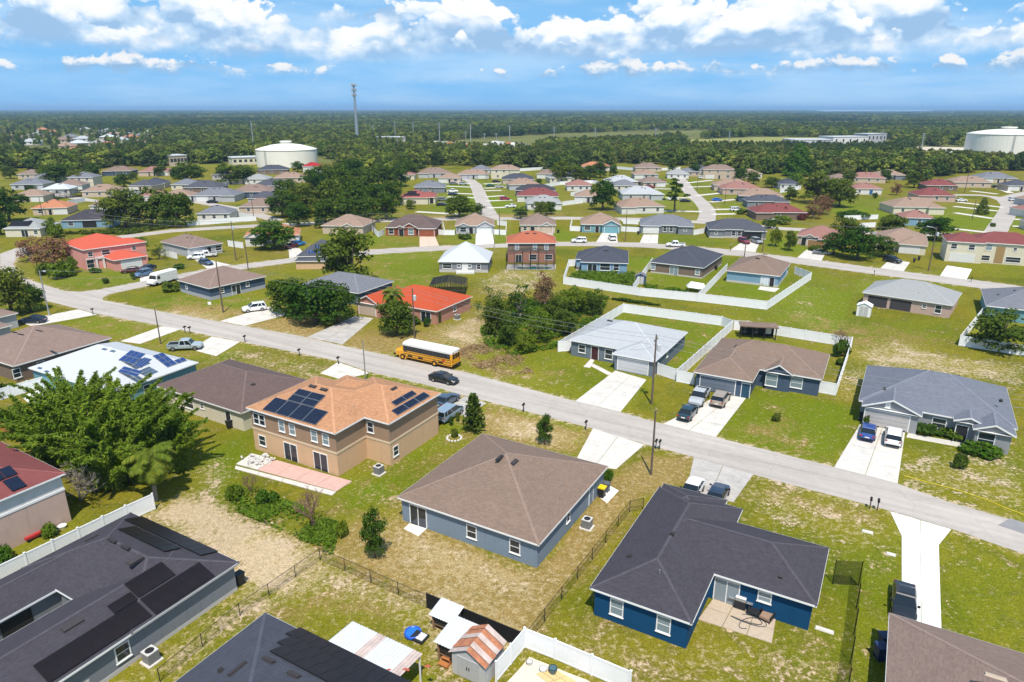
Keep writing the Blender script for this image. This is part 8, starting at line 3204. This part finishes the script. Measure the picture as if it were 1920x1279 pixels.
# white tarpaulin tent
root = empty("tarpaulin_tent", G(1290, 547), math.radians(-10))
tag(root, "collapsed white tarpaulin tent in the brown house's yard corner", "tent")
b = MB()
b.poly([(-.2, 0, 1.0), (2.3, -.8, .9), (3.4, 1.4, 1.7), (.6, 2.2, 1.9)])
b.poly([(2.3, -.8, .9), (4.0, .4, .8), (3.4, 1.4, 1.7)])
b.poly([(-.2, 0, 1.0), (.6, 2.2, 1.9), (-.4, 2.6, .8)])
b.build("canvas", plain("tarp_white", (.66, .67, .69, 1), .7), root)
for q in ((0, 0), (2.2, -.7), (3.8, .4), (.6, 2.1), (3.3, 1.4)):
    b = MB()
    b.tube([(q[0], q[1], 0), (q[0], q[1], .9)], .04, 5)
    b.build("pole", STEEL, root)


# screened cages
SCREEN = None


def cage(label, A, B, depth, zlow, zhigh, parent=None, px_h=None, ang=None, bars=6, top_=.06):
    a, b_ = G(*A), G(*B)
    u = (b_ - a)
    W = u.length
    u.normalize()
    root = empty("pool_cage", a, math.atan2(u.y, u.x))
    tag(root, label, "pool cage")
    fr = MB()
    n = bars
    for i in range(n + 1):
        x = W * i / n
        fr.box(x - .05, -.05, 0, x + .05, .05, zlow + (zhigh - zlow) * (1 - abs(2 * i / n - 1)))
        fr.box(x - .05, depth - .05, 0, x + .05, depth + .05, zlow)
        fr.tube([(x, 0, zlow + (zhigh - zlow) * (1 - abs(2 * i / n - 1))), (x, depth, zlow + (zhigh - zlow) * (1 - abs(2 * i / n - 1)))], .05, 4)
    fr.tube([(0, 0, zlow), (W / 2, 0, zhigh), (W, 0, zlow)], .06, 4)
    fr.tube([(0, 0, zlow * .5), (W, 0, zlow * .5)], .05, 4)
    fr.build("frame", DARK, root)
    sc = MB()
    st = .12
    x = 0
    while x < W:
        h_ = zlow + (zhigh - zlow) * (1 - abs(2 * x / W - 1))
        sc.poly([(x, 0, 0), (x + .04, 0, 0), (x + .04, 0, h_), (x, 0, h_)])
        sc.poly([(x, 0, h_), (x + top_, 0, h_), (x + top_, depth, h_), (x, depth, h_)])
        x += st
    y = 0
    while y < depth:
        for xx in (0, W):
            sc.poly([(xx, y, 0), (xx, y + .045, 0), (xx, y + .045, zlow), (xx, y, zlow)])
        y += st
    sc.build("screen", NET, root)
    return root


cage("tall dark screen cage over the pool of the terracotta-roofed house", (949, 506), (1040, 506), 5.0, 4.0, 4.9)
cage("dark screened pool cage behind the orange-red roof", (806, 556), (872, 556), 7.0, 2.6, 3.3, top_=.105)
cage("dark screened pool cage beside the tan-roofed house, left", (104, 374), (166, 368), 7.0, 2.6, 3.4, top_=.1)
root = empty("swimming_pool", G(1001, 503))
tag(root, "turquoise kidney pool inside the tall screen cage", "swimming pool")
b = MB()
b.lathe([(1.0, -.2), (1.0, .06)], 28)
o = b.build("water", plain("pool_turquoise", (.03, .20, .20, 1), .06, .6, var=.1), root)
o.scale = (4.6, 1.5, 1)
b = MB()
b.lathe([(1.06, -.2), (1.06, .03)], 28)
o = b.build("coping", CONC, root)
o.scale = (4.7, 1.65, 1)
drive([(950, 496), (1042, 496), (1041, 506), (948, 506)], CONC, 1, 5, z=.015, name="pool_deck")
# white deck of the pyramid-roofed house
root = empty("deck", G(855, 514))
tag(root, "white picket deck behind the white pyramid-roofed house", "deck")
b = MB()
b.box(0, 0, .3, 4.3, 2.0, .4)
b.build("floor", WHITE, root)
for i in range(16):
    b = MB()
    b.box(i * .285, -.03, 0, i * .285 + .2, .03, 1.1)
    b.build("picket", WHITE, root)
# yellow hose along the verge
m_ = MB()
P = [G(*q) + Vector((0, 0, .05)) for q in ((1695, 893), (1740, 905), (1800, 921), (1850, 938), (1880, 951), (1935, 972))]
m_.tube(P, .035, 6)
tag(m_.build("yellow_hose", plain("hose_yellow", (.70, .55, .02, 1), .5)), "yellow hose lying along the right-hand verge", "hose")
# stone ring and rocks
for i, (px, s, lab) in enumerate((((851, 822), .9, "ring of pale stones around the little bush by the tan house"),)):
    root = empty("stone_ring", G(*px))
    tag(root, lab, "stone ring")
    for k in range(14):
        t = k * 2 * math.pi / 14
        b = MB()
        b.lathe([(.14, 0), (.17, .08), (.1, .18)], 6)
        o = b.build("stone", STONE, root)
        o.location = (s * math.cos(t), s * math.sin(t), 0)
for px, w, lab in (((1246, 925), .5, "grey boulder near the shorter pole's base"), ((1545, 1182), .7, "white downspout block at the deep blue house's right corner"), ((1626, 998), .5, "white utility lid on the lawn by the new drive"), ((1670, 1040), .4, "second white utility lid on the lawn by the new drive")):
    root = empty("ground_block", G(*px), math.radians(RA))
    tag(root, lab, "block")
    b = MB()
    loft(b, [[(-w, -.2, 0), (w, -.2, 0), (w, .2, 0), (-w, .2, 0)], [(-w * .9, -.16, .12), (w * .9, -.16, .12), (w * .9, .16, .12), (-w * .9, .16, .12)]])
    b.build("block", STONE, root)
# flat-roofed building and pump hall near the tanks
def flat_building(label, A, B, D, hh, wall, name="building", n=5):
    a, b_ = G(*A), G(*B)
    u = (b_ - a)
    W = u.length
    u.normalize()
    root = empty(name, a, math.atan2(u.y, u.x))
    tag(root, label, "building")
    b = MB()
    b.box(0, 0, -.3, W, D, hh)
    b.build("wall", wall, root)
    b = MB()
    b.box(-.4, -.4, hh, W + .4, D + .4, hh + .5)
    b.build("roof", R_WHITE, root)
    for i in range(n):
        b = MB()
        x = W * (i + .5) / n
        b.box(x - 1.0, -.08, hh * .4, x + 1.0, 0, hh * .75)
        b.build("window", GLASS, root)


flat_building("long flat-roofed cream building left of the white water tank", (436, 310), (486, 308), 14, 5, W_CREAM)
flat_building("beige flat-roofed building behind the round oak, left", (320, 312), (352, 310), 14, 7, W_BEIGE)
flat_building("pale treatment plant hall on the right behind the trees", (1485, 275), (1560, 275), 30, 7, W_LGREY)
flat_building("white pump hall at the centre of the treatment plant", (1560, 273), (1625, 272), 25, 9, W_WHITE)
flat_building("low white block at the right of the treatment plant", (1625, 268), (1660, 267), 20, 10, W_LGREY)
flat_building("white warehouse roof in the clearing beyond the wood", (712, 266), (760, 265), 25, 5, W_LGREY)
sheet("field", [(1290, 277), (1290, 262), (1420, 257), (1560, 258), (1545, 276), (1420, 278)], -.1, plain("pale_field", (.24, .24, .06, 1), 1, var=.25, scale=.02), step=40, jit=2)
sheet("bare_lot", [(1690, 287), (1720, 275), (1840, 277), (1830, 292)], -.1, plain("bare_sand_lot", (.55, .48, .38, 1), 1, var=.15, scale=.02), step=40, jit=2)
sheet("bare_lot", [(1300, 276), (1430, 272), (1540, 273), (1540, 276), (1420, 279)], -.05, MATS["bare_sand_lot"], step=40, jit=2)
sheet("storage_yard", [(815, 278), (840, 268), (1000, 270), (985, 282)], -.1, plain("yard_gravel", (.45, .42, .37, 1), 1, var=.3, scale=.05), step=40, jit=2)
for i in range(14):
    x = 820 + i * 12
    p = G(x, 273 + (i * 37 % 9) - 3)
    root = empty("trailer", p, rnd.uniform(-.4, .4))
    tag(root, "parked trailer in the storage yard beyond the trees", "trailer", "trailers in the storage yard")
    b = MB()
    b.box(-4, -1.3, .8, 4, 1.3, 3.3)
    b.build("box", [WHITE, SHEET, plain("trailer_orange", (.5, .2, .08, 1), .6)][i % 3], root)
    for sx in (-2.5, -1.5):
        b = MB()
        b.tube([(sx, -1.2, .5), (sx, 1.2, .5)], .5, 10)
        b.build("wheel", BLACK, root)
for px, r_, h_, m2, lab in (((104, 1000), .35, .45, MATS["pot_teal"], "teal pot against the white wall at the left edge"), ((117, 990), .4, .3, WHITE, "white tub beside the teal pot at the left edge")):
    root = empty("plant_pot", G(*px))
    tag(root, lab, "pot")
    b = MB()
    b.lathe([(r_ * .7, 0), (r_, h_), (r_ * .85, h_), (r_ * .7, h_ * .7)], 14)
    b.build("pot", m2, root)
root = empty("toy_wagon", G(62, 1010), math.radians(60))
tag(root, "red toy wagon with bits of washing by the left edge wall", "wagon")
b = MB()
b.box(-.7, -.35, .25, .7, .35, .5)
b.build("tray", plain("wagon_red", (.4, .03, .03, 1), .5), root)
for sx in (-.5, .5):
    for sy in (-.35, .35):
        b = MB()
        b.tube([(sx, sy - .05, .17), (sx, sy + .05, .17)], .17, 10)
        b.build("wheel", BLACK, root)
for px, lab in (((394, 580), "small white sign on the slate-blue house's corner lawn"),):
    root = empty("yard_sign", G(*px))
    tag(root, lab, "sign")
    b = MB()
    b.box(-.03, -.03, 0, .03, .03, 1.3)
    b.build("post", STEEL, root)
    b = MB()
    b.box(-.35, -.05, 1.0, .35, -.03, 1.6)
    b.build("board", WHITE, root)
# lake on the horizon
sheet("lake", [(1535, 210.0), (1750, 210.0), (1735, 206.6), (1530, 206.6)], 6.0, plain("lake_water", (.55, .60, .66, 1), .15, .5, var=0), step=2000, jit=30)

# ------------------------------------------------------------------ woods to the horizon
FPROTO = bpy.data.collections.new("forest_prototypes")


def forest_proto(i, per, size, nc, leaf):
    t, c = make_oak(900 + i, per=per, size=size, nc=nc, leaf=leaf, irr=0.4)
    o = bpy.data.objects.new("forest_tree", c)
    FPROTO.objects.link(o)


for i in range(5):
    forest_proto(i, 15, 0.72, 22, L_FOREST)
L_FORESTB = leaf_mat("leaf_forest_olive", (0.055, 0.075, 0.018, 1), (0.115, 0.140, 0.038, 1), 0.2, 0.3)
for i in range(2):
    forest_proto(10 + i, 14, 0.72, 20, L_FORESTB)

FRONT = [(-400, 335), (0, 322), (20, 318), (80, 318), (95, 336), (118, 340), (180, 316), (250, 314), (330, 314), (420, 306), (480, 300), (600, 306), (640, 330), (740, 345), (770, 330), (790, 314), (860, 313), (1000, 316), (1030, 326), (1085, 320), (1110, 311), (1200, 309), (1300, 312), (1370, 324), (1480, 330), (1560, 334), (1590, 326), (1690, 332), (1710, 346), (1735, 338), (1790, 328), (1850, 322), (1920, 322), (2400, 335)]
fx = np.array([p[0] for p in FRONT], float)
fy = np.array([p[1] for p in FRONT], float)
HOLES = [[(1280, 279), (1285, 262), (1420, 256), (1570, 257), (1560, 280), (1420, 281)], [(1470, 282), (1480, 262), (1670, 262), (1680, 276), (1640, 282)], [(1680, 294), (1720, 274), (1960, 276), (1980, 312), (1830, 306)],
         [(805, 282), (830, 266), (1010, 268), (1000, 285)], [(430, 318), (430, 305), (480, 296), (600, 292), (640, 305), (640, 325), (480, 325)], [(700, 270), (705, 262), (765, 262), (765, 270)], [(310, 318), (315, 306), (358, 304), (365, 316)], [(712, 262), (700, 256), (735, 254), (745, 260)]]
LOW = [[(1490, 217), (1490, 208.5), (1790, 208.5), (1790, 217)], [(1270, 277), (1560, 276), (1700, 276), (1960, 296), (1960, 316), (1700, 306), (1560, 300), (1270, 300)], [(690, 268), (1020, 268), (1030, 300), (690, 300)], [(0, 290), (290, 290), (290, 306), (0, 306)], [(690, 262), (770, 262), (770, 275), (690, 275)]]
g = np.random.default_rng(77)
bands = [(330, 700, 7.0, 1.4), (700, 1300, 9.5, 1.35), (1300, 2600, 16.0, 1.9), (2600, 5500, 34.0, 3.4), (5500, 16000, 95.0, 7.5)]
PT, SCL = [], []
for r0, r1, stp, s in bands:
    hw = r1 * 0.84 + 60
    area = (r1 - r0) * 2 * hw
    n = int(area / stp ** 2)
    Y = g.uniform(r0, r1, n)
    X = g.uniform(-hw, hw, n)
    k = np.abs(X) < Y * 0.84 + 60
    X, Y = X[k], Y[k]
    fwd = Y * CP + CAM_H * SP
    px = 959.5 + FPX * X / fwd
    py = 639.5 + FPX * (-Y * SP + CAM_H * CP) / fwd
    ok = py < np.interp(px, fx, fy) - g.uniform(0, 2, len(px))
    Q = np.stack([px, py], 1)
    for hpoly in HOLES:
        ok &= ~in_poly(Q, hpoly)
    # gardens of the far subdivision
    hx = np.array([G(a, b_).x for a, b_ in FARPX])
    hy = np.array([G(a, b_).y for a, b_ in FARPX])
    for a, b_ in zip(hx, hy):
        dx, dy = X - a, Y - b_
        ok &= ~((np.abs(dx) < 17) & (dy > -60) & (dy < 18))
    sub = (px < 292) & (py > 244) & (py < 300)
    ok &= ~(sub & (g.random(len(px)) < 0.7))
    low = np.zeros(len(px), bool)
    for hpoly in LOW:
        low |= in_poly(Q, hpoly)
    thin = (np.sin(X * .004 + 1) * np.cos(Y * .003) + .5 * np.sin(X * .011 - Y * .009)) < -0.72
    ok &= ~thin | (Y > 4500) | (Y < 650)
    # the lake
    ok &= ~((px > 1525) & (px < 1750) & (py < 210.2) & (py > 205))
    X, Y = X[ok], Y[ok]
    PT.append(np.stack([X, Y, np.full(len(X), -.3)], 1))
    big = 0.5 + 0.5 * np.sin(X * .013 + np.sin(Y * .007) * 2) * np.cos(Y * .011)
    sub = sub[ok]
    SCL.append(s * g.uniform(.62, 1.15, len(X)) * (0.8 + 0.35 * big) * np.where(sub | low[ok], .5, 1.0))
PT = np.concatenate(PT)
SCL = np.concatenate(SCL)
fm = bpy.data.meshes.new("forest")
fm.vertices.add(len(PT))
fm.vertices.foreach_set("co", PT.astype(np.float32).ravel())
at = fm.attributes.new("tree_scale", 'FLOAT', 'POINT')
at.data.foreach_set("value", SCL.astype(np.float32))
at = fm.attributes.new("tree_rot", 'FLOAT', 'POINT')
at.data.foreach_set("value", g.uniform(0, 6.28, len(PT)).astype(np.float32))
fm.update()
forest = link("forest", fm)
tag(forest, "dense green woods stretching from behind the houses to the horizon", "forest", kind="stuff")
ng = bpy.data.node_groups.new("scatter_trees", 'GeometryNodeTree')
ng.interface.new_socket("Geometry", in_out='INPUT', socket_type='NodeSocketGeometry')
ng.interface.new_socket("Geometry", in_out='OUTPUT', socket_type='NodeSocketGeometry')
gi = ng.nodes.new("NodeGroupInput")
go = ng.nodes.new("NodeGroupOutput")
ci = ng.nodes.new("GeometryNodeCollectionInfo")
ci.inputs["Collection"].default_value = FPROTO
ci.inputs["Separate Children"].default_value = True
ci.inputs["Reset Children"].default_value = True
ip = ng.nodes.new("GeometryNodeInstanceOnPoints")
ip.inputs["Pick Instance"].default_value = True
asn = ng.nodes.new("GeometryNodeInputNamedAttribute")
asn.data_type = 'FLOAT'
asn.inputs["Name"].default_value = "tree_scale"
arn = ng.nodes.new("GeometryNodeInputNamedAttribute")
arn.data_type = 'FLOAT'
arn.inputs["Name"].default_value = "tree_rot"
cx = ng.nodes.new("ShaderNodeCombineXYZ")
cs_ = ng.nodes.new("ShaderNodeCombineXYZ")
pw = ng.nodes.new("ShaderNodeMath")
pw.operation = 'POWER'
pw.inputs[1].default_value = 0.17
pm_ = ng.nodes.new("ShaderNodeMath")
pm_.operation = 'MULTIPLY'
pm_.inputs[1].default_value = 1.16
ng.links.new(pw.outputs[0], pm_.inputs[0])
ng.links.new(asn.outputs[0], pw.inputs[0])
ng.links.new(asn.outputs[0], cs_.inputs[0])
ng.links.new(asn.outputs[0], cs_.inputs[1])
ng.links.new(pm_.outputs[0], cs_.inputs[2])
ng.links.new(arn.outputs[0], cx.inputs[2])
rvi = ng.nodes.new("FunctionNodeRandomValue")
rvi.data_type = 'INT'
rvi.inputs["Min"].default_value = 0
rvi.inputs["Max"].default_value = 6
e2r = ng.nodes.new("FunctionNodeEulerToRotation")
ng.links.new(cx.outputs[0], e2r.inputs[0])
ng.links.new(gi.outputs[0], ip.inputs["Points"])
ng.links.new(ci.outputs[0], ip.inputs["Instance"])
ng.links.new(e2r.outputs[0], ip.inputs["Rotation"])
ng.links.new(cs_.outputs[0], ip.inputs["Scale"])
for s_ in rvi.outputs:
    if s_.type == 'INT':
        ng.links.new(s_, ip.inputs["Instance Index"])
ng.links.new(ip.outputs[0], go.inputs[0])
md = forest.modifiers.new("scatter", 'NODES')
md.node_group = ng
print("forest points", len(PT))

# ------------------------------------------------------------------ haze
HAZE = True
if HAZE:
    b = MB()
    b.box(-40500, -200, -1.4, 40500, 58000, 95)
    hz = bpy.data.materials.new("humid_air")
    hz.use_nodes = True
    nt = hz.node_tree
    nt.nodes.clear()
    out = nt.nodes.new("ShaderNodeOutputMaterial")
    pv = nt.nodes.new("ShaderNodeVolumePrincipled")
    pv.inputs["Color"].default_value = (0.40, 0.66, 0.97, 1)
    pv.inputs["Density"].default_value = 0.0001
    pv.inputs["Anisotropy"].default_value = 0.0
    nt.links.new(pv.outputs[0], out.inputs["Volume"])
    tag(b.build("haze", hz), kind="stuff")
